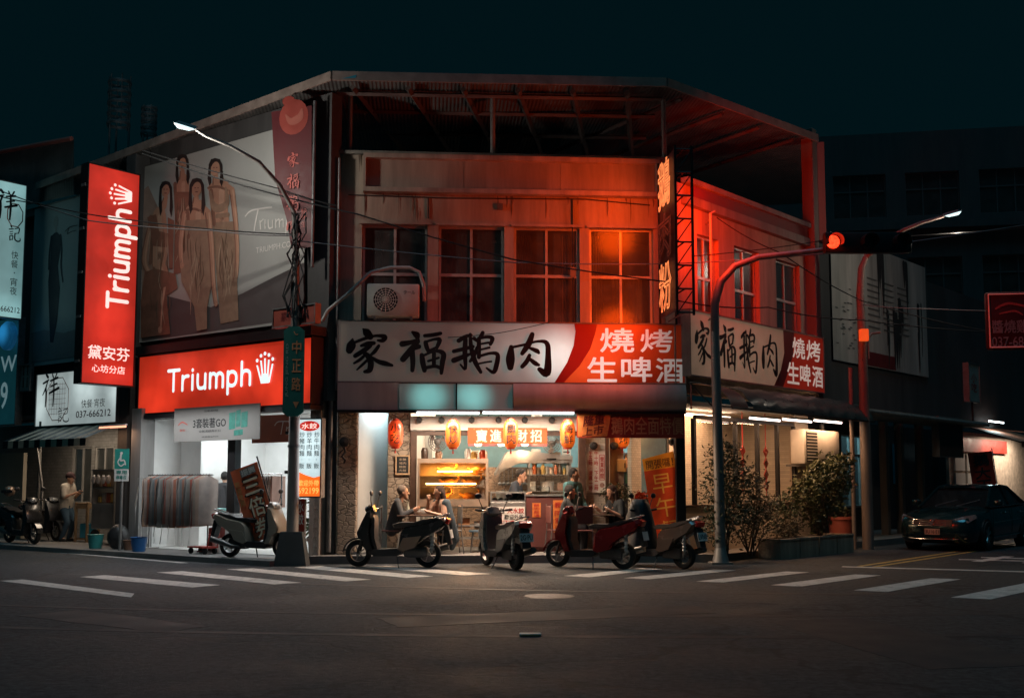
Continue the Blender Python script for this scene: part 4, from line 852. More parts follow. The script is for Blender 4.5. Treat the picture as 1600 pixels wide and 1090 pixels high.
lady(-.010, (286, 256, 8.5), 4.0,
     [[(286, 268, 7), (286, 280, 9)], [(286, 288, 24), (286, 310, 22), (286, 340, 20)]], [[(275, 300), (297, 300), (300, 420), (272, 430)]], dress2)
lady(-.018, (338, 264, 9.5), 3.0,
     [[(338, 277, 8), (339, 288, 10)], [(331, 294, 10), (348, 292, 12), (362, 298, 9)], [(346, 300, 30), (346, 330, 24), (348, 350, 24)], [(364, 298, 8), (369, 340, 7), (372, 385, 6), (371, 425, 6), (368, 440, 5)]],
     [[(334, 348), (366, 346), (372, 440), (374, 500), (346, 506), (340, 440)], [(330, 300, 3), (334, 320, 8), (343, 326, 9), (356, 318, 8), (354, 294, 3)], [(340, 338, 5), (358, 336, 5)]], dress)
lady(-.028, (261, 298, 8.5), 5.0,
     [[(261, 310, 7), (258, 322, 10)], [(250, 340, 26), (252, 370, 26), (250, 410, 26)], [(240, 345, 9), (231, 380, 8), (228, 410, 8), (236, 430, 7)], [(252, 420, 20), (262, 440, 20), (268, 446, 18)], [(258, 450, 14), (254, 480, 10), (252, 515, 8)]],
     [[(228, 425), (245, 420), (276, 428), (280, 450), (262, 462), (268, 522), (222, 528), (222, 470)], [(232, 340), (246, 335), (252, 370), (240, 372)], [(264, 340), (274, 345), (272, 420), (266, 420)], [(242, 372, 18), (262, 376, 16)]], dress2)
lady(-.038, (310, 296, 10), 4.2,
     [[(309, 310, 8), (309, 322, 12)], [(297, 330, 12), (312, 327, 12), (324, 332, 11)], [(311, 335, 32), (311, 370, 28)], [(328, 334, 9), (333, 380, 8), (336, 440, 7), (340, 475, 6)], [(291, 336, 9), (285, 380, 8), (287, 415, 8)]],
     [[(292, 345), (328, 343), (330, 400), (334, 440), (326, 480), (326, 514), (310, 517), (306, 480), (286, 440), (284, 410), (292, 390)]], dress)
lt = LT(-.012); S.st(lt, [(384, 338, 2), (392, 330, 2.5), (408, 326, 2.5), (425, 324, 2)]); S.st(lt, [(404, 328, 3), (401, 342, 3), (398, 360, 3)])
for k, p in enumerate([[(407, 345, 2), (408, 358, 2.5)], [(407, 348, 2), (412, 343, 2)], [(415, 344, 2.2), (415, 357, 2.2)], [(420, 344, 2), (421, 356, 2.2), (426, 355, 2), (427, 343, 2), (427, 356, 2)], [(432, 343, 2), (432, 356, 2)], [(432, 347, 2), (437, 343, 2), (438, 355, 2)], [(438, 347, 2), (443, 343, 2), (444, 355, 2)], [(449, 343, 2), (448, 368, 2.2)], [(449, 344, 2), (455, 343, 2), (456, 352, 2), (450, 355, 2)]]): S.st(lt, p)
S.text(lt, 'TRIUMPH.COM', 401, 381, 462, 390, .01); lt.build('lettering', m_pwhite, S.t)
S = Sign(LE, 'billboard', 'narrow pale poster of a slim figure in a dark suit beside the tall red lightbox', 'billboard', 50, 318, 126, 568, .2, .06)
S.box('panel', m_black, M('grey_vinyl', (.42, .44, .42), .5, var=.12, scale=1), rim=0, facename='printed_sheet')
suit = M('print_navy', (.015, .03, .045), .6, var=.2)
lt = LT(-.01); lt.disc(*S.q(88, 347), .11, .16); S.st(lt, [(88, 352, 4), (88, 362, 5)]); fo = lt.build('printed_figure', M('print_pale_skin', (.38, .36, .33), .6), S.t)
lt = LT(-.013); S.pg(lt, [(80, 370), (86, 364), (90, 363), (96, 369), (95, 390), (91, 415), (94, 450), (90, 500), (84, 535), (79, 535), (77, 480), (76, 440), (79, 410), (80, 390)]); S.st(lt, [(95, 368, 5), (97, 390, 4), (96, 415, 4), (99, 440, 3)]); S.st(lt, [(81, 370, 4), (78, 395, 4), (77, 420, 4)]); lt.build('printed_clothing', suit, fo)
lt = LT(-.011); S.pg(lt, [(50, 520), (70, 515), (100, 520), (126, 512), (126, 556), (50, 566)]); lt.build('printed_floor', M('print_mauve', (.3, .26, .25), .6, var=.2), S.t)
lt = LT(-.012); S.st(lt, [(102, 362, 1), (110, 355, 1.4), (122, 352, 1)]); S.st(lt, [(108, 357, 1.2), (106, 365, 1.2), (112, 362, 1), (120, 360, 1)]); lt.build('lettering', m_ink, S.t)
# --- dark red banner with the fruit emblem
BN = Frame(-4.55, 21.0, -20)
S = Sign(BN, 'hanging_banner', 'tall dark red banner with a round red emblem on top at the shop corner', 'banner', 424, 170, 487, 388, 0, .05)
mb = MB(); W, H = S.W, S.H
q = lambda px, py: S.q(px, py)
mb.prism([q(424, 175), q(487, 165), q(487, 386), q(455, 388), q(447, 340), q(430, 280)], 0, .05); mb.build('banner_sheet', M('banner_red', (.1, .01, .013), .6, var=.15), S.t)
lt = LT(-.004); lt.disc(*q(459, 183), .33, .36); lt.disc(*q(451, 158), .14, .1); lt.build('emblem', M('emblem_tomato', (.32, .05, .035), .55), S.t)
lt = LT(-.008); lt.stroke([(*q(447, 180), .03), (*q(455, 190), .14), (*q(468, 184), .16), (*q(472, 172), .06)]); lt.build('emblem_shape', M('emblem_pink', (.4, .11, .08), .55), S.t)
lt = LT(-.006)
for k, ch in enumerate('家福鵝肉'): lt.strokes(BRUSH[ch], q(449, 250+34*k)[0], q(469, 250)[0], q(459, 262+34*k)[1], q(459, 238+34*k)[1], .9)
lt.column('燒烤生', q(471, 330)[0], q(480, 330)[0], q(475, 325)[1], q(475, 355)[1]); lt.build('lettering', M('print_coral', (.5, .1, .08), .6), S.t)
mb = MB(); mb.cyl((W+.03, .02, -.4), (W+.03, .02, H+.1), .03); mb.build('banner_pole', m_steel, S.t)
# ---------------------------------------------------------------- right street posters and signs
S = Sign(RI, 'billboard', 'large grey stained poster with dark streaks on the shophouse beyond the restaurant', 'billboard', 1300, 393, 1447, 576, .3, .05)
W, H = S.W, S.H
S.box('panel', m_black, M('stained_poster', (.46, .44, .4), .6, var=.5, scale=1.6, streak=True), rim=0, facename='printed_sheet')
lt = LT(-.01); rnd = random.Random(3)
for k in range(16):
    x = W*(.42+.55*rnd.random()); z = H*(.96 if rnd.random() < .5 else .35+.3*rnd.random()); l = H*rnd.uniform(.2, .6); w0 = rnd.uniform(.05, .22)
    lt.stroke([(x, z, w0), (x+.02, z-l*.5, w0*.8), (x, max(.1, z-l), .03)])
lt.build('dark_streak', M('print_soot', (.03, .03, .03), .7), S.t)
lt = LT(-.008)
for r_ in range(9):
    for c in range(3):
        x = W*(.34+.16*c); z = H*(.72-.05*r_); lt.poly([(x, z), (x+W*.13*rnd.uniform(.6, 1), z), (x+W*.13, z+.05), (x, z+.05)])
for r_ in range(30): x = W*rnd.uniform(.02, .22); z = H*rnd.uniform(.1, .6); lt.poly([(x, z), (x+.14, z), (x+.14, z+.03), (x, z+.03)])
lt.build('small_print', M('print_dim', (.12, .12, .11), .7), S.t)
lt = LT(-.011); lt.poly([(W*.28, .02), (W*.62, .02), (W*.62, H*.12), (W*.28, H*.12)]); lt.build('red_strip', m_darkred, S.t)
S = Sign(Frame(10.45, 24.2, -8), 'projecting_sign', 'dark red rounded sign with Chinese characters and a phone number at the right edge', 'sign', 1541, 455, 1640, 546, 0, .15)
W, H = S.W, S.H
mb = MB(); mb.bbox(0, W, 0, .15, 0, H, .06); mb.build('sign_cabinet', M('sign_maroon', (.07, .012, .012), .5), S.t, 40)
mb = MB(); pts = [(.06, .06), (W-.06, .06), (W-.06, H-.06), (.06, H-.06), (.06, .06)]; mb.tube([(p[0], -.02, p[1]) for p in pts], .018, 6); mb.build('neon_border', lit('dim_red_tube', (.6, .12, .1), .2), S.t)
lt = LT(-.012); S.text(lt, '醬燒雞', 1550, 500, 1606, 520, .02); S.text(lt, '037-688', 1550, 526, 1608, 541, .015); lt.build('lettering', M('dim_letter', (.32, .28, .26), .6), S.t)
lt = LT(-.01); S.st(lt, [(1556, 482, 3), (1575, 474, 4), (1600, 478, 3)]); S.st(lt, [(1562, 490, 2), (1585, 486, 3), (1598, 492, 2)]); lt.build('flourish', MATS['print_coral'], S.t)
S = Sign(RI, 'shop_sign', 'plain dark hanging signboard under the concrete eave behind the car', 'sign', 1466, 652, 1503, 714, -.5, .18)
S.box('board', m_steel, M('brown_board', (.1, .07, .06), .6), facename='board_face'); mb = MB(); mb.cyl((S.W*.2, .08, S.H+.002), (S.W*.2, .08, 3.14-S.z0), .02); mb.cyl((S.W*.8, .08, S.H+.002), (S.W*.8, .08, 3.14-S.z0), .02); mb.build('hanger', m_black, S.t)
S = Sign(RI, 'shop_sign', 'narrow upright white sign with red marks above the concrete eave', 'sign', 1513, 568, 1530, 628, -.3, .15)
S.box('board', m_steel, M('dull_white', (.4, .38, .34), .6), facename='board_face'); lt = LT(-.01); lt.column('小吃', S.W*.25, S.W*.75, S.H*.75, S.H*.25, .02); lt.build('lettering', m_inkred, S.t)
mb = MB(); mb.cyl((S.W/2, .07, 3.285-S.z0), (S.W/2, .07, -.001), .03); mb.build('post', m_black, S.t)

# ---------------------------------------------------------------- hanging cloths and small signs
S = Sign(LE, 'hanging_banner', 'pale grey cloth banner advertising three sets, hung below the red lightbox', 'banner', 272, 634, 406, 688, -.12, .012)
W, H = S.W, S.H
mb = MB(); mb.box(0, W, 0, .012, 0, H); mb.build('cloth', M('banner_grey', (.31, .3, .28), .8, var=.08), S.t)
xs = lambda px: S.q(px, 660)[0]
lt = LT(-.003); lt.text('3套裝著GO', xs(302), xs(353), H*.38, H*.66, .015); lt.text('全館滿額再折扣', xs(311), xs(345), H*.25, H*.32); lt.text('活動期間', xs(318), xs(340), H*.84, H*.9); lt.text('詳情請洽門市', xs(316), xs(342), H*.1, H*.14); lt.build('lettering', m_ink, S.t)
lt = LT(-.003)
for a, b, c, d in ((358, 368, .3, .8), (369, 376, .36, .86), (377, 387, .34, .8), (366, 380, .12, .3)): lt.poly([(xs(a), H*c), (xs(b), H*(c+.02)), (xs(b), H*d), (xs(a), H*(d-.03))])
lt.build('printed_box', M('print_green', (.05, .28, .22), .6, var=.4, scale=9), S.t)
lt = LT(-.003); lt.stroke([(xs(279), H*.5, .02), (xs(285), H*.58, .03), (xs(293), H*.5, .02)]); lt.text('集點', xs(281), xs(290), H*.3, H*.38); lt.build('printed_mark', MATS['print_coral'], S.t)
S = Sign(LE, 'hanging_banner', 'rust red cloth with white script hanging inside the lingerie shop doorway', 'banner', 394, 648, 466, 691, .9, .012)
mb = MB(); W, H = S.W, S.H; mb.box(0, W, 0, .012, 0, H); mb.build('cloth', M('banner_rust', (.34, .1, .06), .7), S.t)
lt = LT(-.004); lt.stroke([(W*.5, H*.62, .02), (W*.58, H*.75, .02), (W*.8, H*.74, .02)]); lt.stroke([(W*.68, H*.72, .025), (W*.64, H*.3, .025)]); lt.stroke([(W*.76, H*.55, .02), (W*.75, H*.3, .02)]); lt.stroke([(W*.76, H*.48, .02), (W*.82, H*.55, .02)]); lt.build('lettering', m_pwhite, S.t)
# dumpling menu lightbox
S = Sign(Frame(-3.95, 20.4, -12), 'menu_lightbox', 'upright white and orange menu lightbox with an oval red badge beside the street pole', 'sign', 463, 653, 503, 777, 0, .16)
W, H = S.W, S.H
S.box('lightbox_case', m_steel, lit('menu_white', (.78, .97, 1), .95, spots=[(W*.5, H*.65, .6, .9, .35)], floor=.62), facename='lightbox_face')
lt = LT(-.009); lt.poly([(.025, .025), (W-.025, .025), (W-.025, H*.27), (W*.7, H*.25), (W*.4, H*.28), (.025, H*.33)]); lt.build('orange_panel', lit('menu_orange', (1, .16, .015), .95), S.t)
lt = LT(-.011); lt.disc(W*.5, H*.9, W*.4, H*.065); lt.build('red_badge', lit('menu_red', (.75, .03, .02), .6), S.t)
lt = LT(-.014); lt.text('水餃', W*.2, W*.8, H*.865, H*.935, .02); lt.build('lettering', lit('menu_letter', (1, .9, .8), .9), S.t)
lt = LT(-.012)
for k, t in enumerate(('炒豬肉麵·飯', '炒羊肉麵·飯', '炒牛肉麵·飯')): lt.column(t, W*(.12+.29*k), W*(.32+.29*k), H*.83, H*.36, .01)
lt.build('lettering', m_ink, S.t)
lt = LT(-.012); lt.text('歡迎外帶', W*.1, W*.9, H*.145, H*.22, .02); lt.text('692199', W*.1, W*.9, H*.05, H*.125, .02); lt.build('lettering', lit('menu_yellow', (1, .55, .12), .9), S.t)
lamp('menu_glow', 'AREA', (W/2, -.06, H*.5), 5, (.85, .95, 1), S.t, W, H, (R(-90), 0, 0))
mb = MB(); mb.box(-.25, -.005, .04, .1, H*.3, H*.34); mb.box(-.25, -.005, .04, .1, H*.8, H*.84); mb.build('bracket', m_black, S.t)
# small red board above
S = Sign(LE, 'shop_sign', 'small dim red board with faint characters above the green street sign', 'sign', 427, 478, 494, 509, -.4, .12)
S.box('board', m_steel, M('dim_red_board', (.3, .06, .04), .6, var=.3), facename='board_face'); lt = LT(-.01); S.text(lt, '家福鵝肉', 440, 485, 482, 500, .02); lt.build('lettering', m_darkred, S.t)
# opening hours board
S = Sign(FR, 'opening_hours_board', 'tall white board with red opening hours on the white brick pier', 'sign', 917, 693, 946, 769, 1.03, .02)
S.box('board', m_alu, m_pwhite, rim=0, facename='board_face'); W, H = S.W, S.H
lt = LT(-.01); lt.column('下午五時·凌晨一時', W*.1, W*.3, H*.96, H*.04, .02); lt.column('上午十時·下午二時', W*.4, W*.6, H*.96, H*.04, .02); lt.column('營業時間', W*.72, W*.9, H*.74, H*.28, .02)
for a, b, c, d in ((.68, .26, .94, .26), (.94, .26, .94, .77), (.94, .77, .68, .77), (.68, .77, .68, .26)): lt.stroke([(W*a, H*b, .01), (W*c, H*d, .01)])
lt.build('lettering', m_inkred, S.t)
lt = LT(-.01); lt.disc(W*.81, H*.15, W*.13); lt.build('stamp', M('print_pinkish', (.5, .3, .25), .6), S.t)
# dark menu frame on stone wall
S = Sign(FR, 'menu_board', 'small framed dark menu hung on the narrow stone wall', 'sign', 618, 711, 640, 741, .86, .03)
S.box('frame', m_pine, m_ink, rim=.012, facename='board_face'); W, H = S.W, S.H; lt = LT(-.009)
for r_ in range(4): lt.text('家福鵝肉'[r_]+'鵝肉飯麵'[r_], W*.25, W*.75, H*(.72-.19*r_), H*(.85-.19*r_))
lt.build('lettering', M('print_tan', (.4, .32, .24), .6), S.t)
# blessing banner
S = Sign(FR, 'hanging_banner', 'bright orange fringed banner with white blessing characters across the kitchen', 'banner', 731, 668, 855, 693, .62, .01)
W, H = S.W, S.H; mb = MB(); mb.box(0, W, 0, .01, 0, H); mb.build('cloth', M('banner_orange', (.42, .065, .01), .7, var=.15, scale=14), S.t)
lt = LT(-.004)
for ch, a in (('寶', 744), ('進', 766), ('財', 807), ('招', 829)): S.text(lt, ch, a, 671, a+17, 690, .03)
lt.build('lettering', M('banner_white', (.5, .45, .4), .7), S.t)
lt = LT(-.004)
for k in range(40): lt.disc(random.uniform(.03, W-.03), random.choice((.03, .05, H-.04, H-.06))+random.uniform(-.01, .01), .008, n=6)
lt.build('printed_dot', M('print_gold', (.7, .4, .1), .5), S.t)
mb = MB(); n = 70
for k in range(n): x = W*(k+.5)/n; mb.cyl((x, .005, -.05), (x, .005, -.0005), .005, 4)
mb.build('fringe', m_inkred, S.t)
# worn red promotion banner
S = Sign(FR, 'hanging_banner', 'worn dark red promotion banner with a pale tilted stamp, hung under the fascia at right', 'banner', 901, 645, 1069, 684, -.08, .01)
W, H = S.W, S.H; mb = MB(); N = 30; P = [(W*i/N, .012*math.sin(i*.9)) for i in range(N+1)]
mb.add([(p[0], p[1], 0) for p in P]+[(p[0], p[1]*.3, H) for p in P], [(i, i+1, N+2+i, N+1+i) for i in range(N)]); mb.build('cloth', M('promo_red', (.42, .06, .04), .6, var=.3, scale=2), S.t, 60)
lt = LT(-.016); lt.poly([(.02, .03), (W*.28, .03), (W*.32, H-.03), (.02, H-.03)]); lt.build('tan_patch', M('promo_orange', (.75, .28, .08), .6, var=.3, scale=9), S.t)
lt = LT(-.02); lt.text('隆重', W*.07, W*.26, H*.5, H*.92, .03); lt.text('上市', W*.07, W*.26, H*.1, H*.46, .03); lt.v = [(v[0]-.02+.12*(v[2]-H/2), v[1], v[2]+.14*(v[0]-W*.16)) for v in lt.v]; lt.build('lettering', m_darkred, S.t)
lt = LT(-.018); lt.text('鵝肉全面特價', W*.32, W*.99, H*.14, H*.86, .01); lt.build('lettering', M('promo_tan', (.62, .27, .13), .6), S.t)
mb = MB(); mb.cyl((-.02, .0, H+.012), (W+.02, 0, H+.012), .012, 8); mb.build('banner_rod', m_steel, S.t)
# leaning flag boards
def flag_board(name, label, loc, rotz, lean, W, H, mat, pole=True):
    t = thing(name, label, 'banner', loc, rotz); t.rotation_euler = (0, lean, rotz)
    mb = MB(); N = 12; P = [(W*i/N, .012*math.sin(i*.8)) for i in range(N+1)]
    mb.add([(a_, b_, .25) for a_, b_ in P]+[(a_, b_*.4, .25+H) for a_, b_ in P], [(i, i+1, N+2+i, N+1+i) for i in range(N)]); mb.build('banner_cloth', mat, t, 60)
    mb = MB(); mb.cyl((W+.02, .008, 0), (W+.02, .008, H+.35), .016, 8); mb.build('banner_pole', m_pwhite if pole else m_black, t, 40)
    return t
p = FR.w(FR.u(1028, .12, 860), .12, .13)
t = flag_board('leaning_banner', 'red and yellow meal banner leaning to the left beside the dark scooter', (p.x, p.y, .02), FR.rot, R(-8.5), .56, 1.46, cloth('flag_red', (.75, .1, .035), .5))
t.scale = (1.15, 1, 1.2); z = .25
bpy.data.objects.remove([c for c in t.children if 'cloth' in c.name][0])
it = [(ch, .11, .45, z+.8-.38*k, z+1.12-.38*k) for k, ch in enumerate('早午餐')]
cut_sheet('banner_cloth', t, cloth('flag_red', (.75, .1, .035), .5), 0, .56, z, z+1.2, it)
lt = LT(0)
for ch, x0, x1, z0, z1 in it: lt.text(ch, x0, x1, z0, z1)
lt.build('lettering', cloth('flag_yellow', (.95, .55, .12), .5), t)
lt = LT(0); lt.poly([(0, z+1.2), (.56, z+1.2), (.56, z+1.46), (0, z+1.4)]); lt.build('yellow_band', cloth('flag_orange', (.95, .42, .06), .5), t)
lt = LT(-.01); lt.text('開張囉！', .05, .52, z+1.22, z+1.36, .01); lt.build('lettering', m_darkred, t)
p = LE.w(LE.u(398, -.5, 850), -.5, .1)
t = flag_board('leaning_banner', 'orange red voucher banner tilted behind the cream scooter near the street pole', (p.x, p.y, .12), R(-15), R(-19), .6, 1.45, M('voucher_red', (.8, .17, .07), .6, var=.2), pole=False)
pale_p = M('voucher_pale', (.9, .74, .52), .6, var=.15); z = .25
lt = LT(-0.018); lt.poly([(.2, z+1.25), (.52, z+1.27), (.54, z+1.42), (.2, z+1.40)]); lt.build('grey_badge', M('voucher_grey', (.22, .22, .2), .6), t)
lt = LT(-0.020); lt.text('振興', .22, .52, z+1.27, z+1.39, .02); lt.build('lettering', m_pwhite, t)
lt = LT(-0.019); lt.text('三', .17, .56, z+.88, z+1.2, .05); lt.text('倍', .17, .53, z+.45, z+.83, .032); lt.text('券', .17, .5, z+.05, z+.42, .032); lt.build('lettering_shadow', m_ink, t)
lt = LT(-0.022); lt.text('三', .2, .53, z+.9, z+1.18, .04); lt.text('倍', .19, .51, z+.46, z+.82, .02); lt.text('券', .19, .48, z+.06, z+.41, .02); lt.build('lettering', pale_p, t)
lt = LT(-0.020); lt.column('歡迎使用', .03, .13, z+1.22, z+.72, .02); lt.build('lettering', M('voucher_gold', (.6, .33, .12), .6), t)
# red small sign behind the pole
S = Sign(LE, 'standing_sign', 'small red standing sign with white characters between the pole and the plant pot', 'sign', 463, 779, 476, 838, -.3, .04)
S.box('board', m_steel, m_red, rim=0, facename='board_face'); lt = LT(-.01); lt.column('水餃', S.W*.2, S.W*.9, S.H*.95, S.H*.3, .02); lt.build('lettering', m_pwhite, S.t)
mb = MB(); mb.cyl((.05, .02, .105-S.z0), (.05, .02, -.001), .015); mb.cyl((S.W-.05, .02, .105-S.z0), (S.W-.05, .02, -.001), .015); mb.build('leg', m_steel, S.t)
# flag by the car
p = RI.w(RI.u(1527, -.2, 740), -.2, .0)
t = flag_board('leaning_banner', 'dark red banner with black characters standing behind the parked car', (p.x, p.y, .02), R(-10), R(-6), .68, 1.25, m_red)
for c in t.children: c.location.z += .9 if 'cloth' in c.name else 0
t.children[1].scale.z = 1.55
lt = LT(-.02); lt.column('鵝大王', .12, .56, 2.35, 1.2, .03); lt.build('lettering', m_ink, t)

# ---------------------------------------------------------------- neon corner sign
NF = Frame(2.9, 21.0, -82.7)
NS = fthing(NF, 'neon_sign', 'tall steel framed sign with glowing red neon characters at the building corner', 'neon sign', 0, 0, 4.7)
mb = MB(); mb.box(0, 1.1, 0, .04, 0, 3.05); mb.build('backing_board', M('neon_board', (.06, .025, .03), .5), NS)
mb = MB()
for x, y in ((1.14, .0), (1.14, .32), (-.04, 0), (-.04, .32)): mb.box(x-.02, x+.02, y-.02, y+.02, -.1, 3.1)
for k in range(8):
    z = -.05+.44*k; mb.tube([(1.14, .02, z), (1.14, .3, z)], .018, 6); mb.tube([(1.14, .02, z), (1.14, .3, z+.4 if k < 7 else z)], .012, 6)
    mb.tube([(-.02, .16, z), (1.12, .16, z)], .015, 6)
mb.build('lattice_frame', m_black, NS)
m_neon = lit('neon_red', (1, .27, .08), 1.05, var=.25, scale=9); m_neon_off = M('unlit_neon_tube', (.3, .12, .1), .3)
def neon(ch, z0, z1, mat):
    lt = LT(-.06); lt.text(ch, .12, 1.0, z0, z1, 0, outline=True, yscale=.1); o = lt.build('neon_character', mat, NS)
neon('鵝', 2.06, 3.0, m_neon); neon('肉', 1.06, 1.95, m_neon_off); neon('粉', .06, 1.0, m_neon)
for z, pw in ((2.5, 46), (.55, 40)):
    for k, (o_, d_, p_, c_) in enumerate((((.95, -.5, z-.35), (-.75, -.6, -.06), pw*3.9, (1, .07, .002)), ((.6, .75, z*.45+1.2), (-.76, .65, -.02), pw*7.5, (1, .03, .002)))):
        q_ = Vector(d_).to_track_quat('-Z', 'Y').to_euler(); lamp('neon_glow', 'SPOT', o_, p_, c_, NS, .4, rot=q_, spot=R(150 if k else 160), blend=1)
mb = MB()
for z in (.35, 1.5, 2.7): mb.tube([(-.3, .16, z), (-.02, .16, z)], .025, 6)
mb.build('wall_bracket', m_black, NS)
# ---------------------------------------------------------------- lamps of the street
def tube_lamp(fr, px0, px1, py, v, label, power, c=(.8, .95, 1), cat='tube lamp', mat=None, tilt=(0, 0, 0)):
    (u0, z), (u1, z2) = fr.pix(px0, py, v), fr.pix(px1, py, v); L = u1-u0; z = (z+z2)/2
    t = fthing(fr, 'tube_lamp', label, cat, (u0+u1)/2, v, z, 'tube lamps along the shop front')
    MB().box(-L/2, L/2, -.03, .03, .022, .06).build('lamp_housing', m_white, t); MB().cyl((-L/2+.02, 0, 0), (L/2-.02, 0, 0), .022, 10).build('tube', mat or m_tube, t, 40)
    lamp('tube_glow', 'AREA', (0, 0, -.03), power, c, t, L*.95, .08, tilt); return t
tube_lamp(FR, 650, 750, 645, -.13, 'left bright white tube lamp under the fascia of the open kitchen', 105, (1, .78, .58))
tube_lamp(FR, 753, 898, 645, -.13, 'longer bright white tube lamp above the dome lamps of the kitchen', 140, (1, .74, .54))
RL = [('first tube lamp under the green awning, nearest the signal pole', 1171, 1219), ('middle tube lamp under the green awning', 1223, 1268), ('last tube lamp under the green awning, above the wall air conditioner', 1272, 1315)]
for lab, a, b in RL: tube_lamp(RI, a, b, 655+(a-1171)*.035, -.25, lab, 20, (1, .56, .3), mat=lit('awning_tube', (1, .82, .72), 5, var=0))
tube_lamp(LE, 155, 197, 667, -.3, 'short warm orange tube lamp at the end of the striped awning', 5, (1, .55, .3), mat=lit('orange_tube', (1, .42, .25), 1.6, var=0))
t = tube_lamp(RI, 1545, 1568, 659, .0, 'short cold tube lamp under the orange awning at the far right', 8, (.6, .95, 1))
# street lamp with the green street-name sign
p0 = gnd(456, 883); base = Vector((p0.x, p0.y, 0))
SP = thing('street_lamp', 'tall weathered lamp post with a long arm reaching left over the lingerie shop', 'street lamp', base)
tip = atY(322, 213, 19.3)-base; tip2 = atY(307, 203, 19.2)-base
arm = [atY(462, 400, p0.y)-base, atY(459, 330, p0.y-.1)-base, atY(438, 290, p0.y-.3)-base, atY(405, 253, p0.y-.6)-base, atY(360, 228, p0.y-.9)-base, tip, tip2]
MB().tube([(0, 0, 0), (0, 0, 3), arm[0]], [.115, .1, .07], 14).build('pole', m_galv, SP, 40)
mb = MB(); mb.tube(arm, [.05, .042, .038, .034, .03, .026, .026], 10); mb.build('arm', m_galv, SP, 60)
def lamp_head(parent, o, d, power, c, em):
    d = Vector(d).normalized(); a = math.atan2(d.y, d.x); m = Matrix.Scale(1, 4) @ Matrix.Translation(o) @ Matrix.Rotation(a, 4, 'Z') @ Matrix.Rotation(R(-12), 4, 'Y') @ Matrix.Scale(.66, 4)
    mb = MB(); mb.add([(0, -.07, 0), (.55, -.14, .02), (.62, -.08, .02), (.62, .08, .02), (.55, .14, .02), (0, .07, 0), (0, -.05, .09), (.5, -.1, .1), (.5, .1, .1), (0, .05, .09)], [(0, 1, 7, 6), (1, 2, 7), (2, 3, 8, 7), (3, 4, 8), (4, 5, 9, 8), (5, 0, 6, 9), (6, 7, 8, 9)])
    mb.xf(m); h = mb.build('lamp_head', m_steel, parent, 40)
    mb = MB(); mb.add([(.08, -.07, .0), (.55, -.13, .012), (.6, -.07, .012), (.6, .07, .012), (.55, .13, .012), (.08, .07, .0), (.2, -.05, -.06), (.52, -.08, -.06), (.52, .08, -.06), (.2, .05, -.06)], [(1, 0, 6, 7), (2, 1, 7), (3, 2, 7, 8), (4, 3, 8), (5, 4, 8, 9), (0, 5, 9, 6), (6, 9, 8, 7)])
    mb.xf(m); mb.build('lens', em, h, 40)
    q = Vector(o)+d*.38-Vector((0, 0, .15)); lamp('street_light_glow', 'POINT', q-Vector((0, 0, .25)), power, c, parent, .12)
lamp_head(SP, tip2, (-1, -.15, 0), 220, (1, .93, .84), lit('lamp_lens_cool', (.55, .9, 1), .95, base=(.05, .06, .06), var=.35, scale=14))
mb = MB(); mb.add([(-.3, -.2, 0), (.3, -.2, 0), (.3, .2, 0), (-.3, .2, 0), (-.2, -.13, .62), (.2, -.13, .62), (.2, .13, .62), (-.2, .13, .62)], [(3, 2, 1, 0), (0, 1, 5, 4), (1, 2, 6, 5), (2, 3, 7, 6), (3, 0, 4, 7), (4, 5, 6, 7)])
mb.build('pole_base', M('dark_concrete', (.06, .065, .065), .8, var=.3), SP)
mb = MB()
for z in (2.2, 3.0, 4.3): mb.lathe([(.115, z-.03), (.125, z), (.115, z+.03)], n=14)
mb.build('clamp_band', m_steel, SP, 40)
# tangled cables and a small lit box at the pole
mb = MB(); rnd = random.Random(5)
for k in range(9):
    x = rnd.uniform(-.15, .12); pts = [(x+rnd.uniform(-.16, .16), -.1+rnd.uniform(-.06, .06), z) for z in (4.6, 5.0, 5.4, 5.8, 6.2, 6.6)]; mb.tube(pts, .013, 5)
tag(mb.build('cable_bundle', m_rubber, loc=base), 'tangled bundle of black cables hanging on the lamp post', 'cables')
# green street name sign
g0, g1 = atY(441, 652, base.y-.16), atY(476, 508, base.y-.16)
GS = thing('street_sign', 'dark green upright street name sign with orange characters on the lamp post', 'street sign', (g0.x, g0.y, g0.z)); W, H = g1.x-g0.x, g1.z-g0.z
mb = MB(); mb.prism([(0, .1), (W*.25, .02), (W*.75, .02), (W, .1), (W, H-.1), (W*.75, H-.02), (W*.25, H-.02), (0, H-.1)], 0, .04); mb.build('sign_plate', M('sign_green', (.015, .13, .11), .45, var=.15), GS)
lt = LT(-.005); lt.column('中正路', W*.42, W*.86, H*.86, H*.26, .02, gap=.3); lt.stroke([(W*.5, H*.93, .015), (W*.58, H*.9, .015), (W*.68, H*.9, .015)]); lt.poly([(W*.5, H*.17), (W*.8, H*.17), (W*.65, H*.1)]); lt.build('lettering', M('sign_orange', (.6, .26, .12), .5), GS)
lt = LT(-.005); lt.text('JUNG JENG RD', W*.12, W*.27, H*.22, H*.8, 0, rot=1); lt.build('lettering', M('sign_pale', (.3, .4, .36), .5), GS)
mb = MB(); mb.box(W*.4, W*.6, .041, .1, H*.2, H*.24); mb.box(W*.4, W*.6, .041, .1, H*.75, H*.79); mb.build('bracket', m_steel, GS)
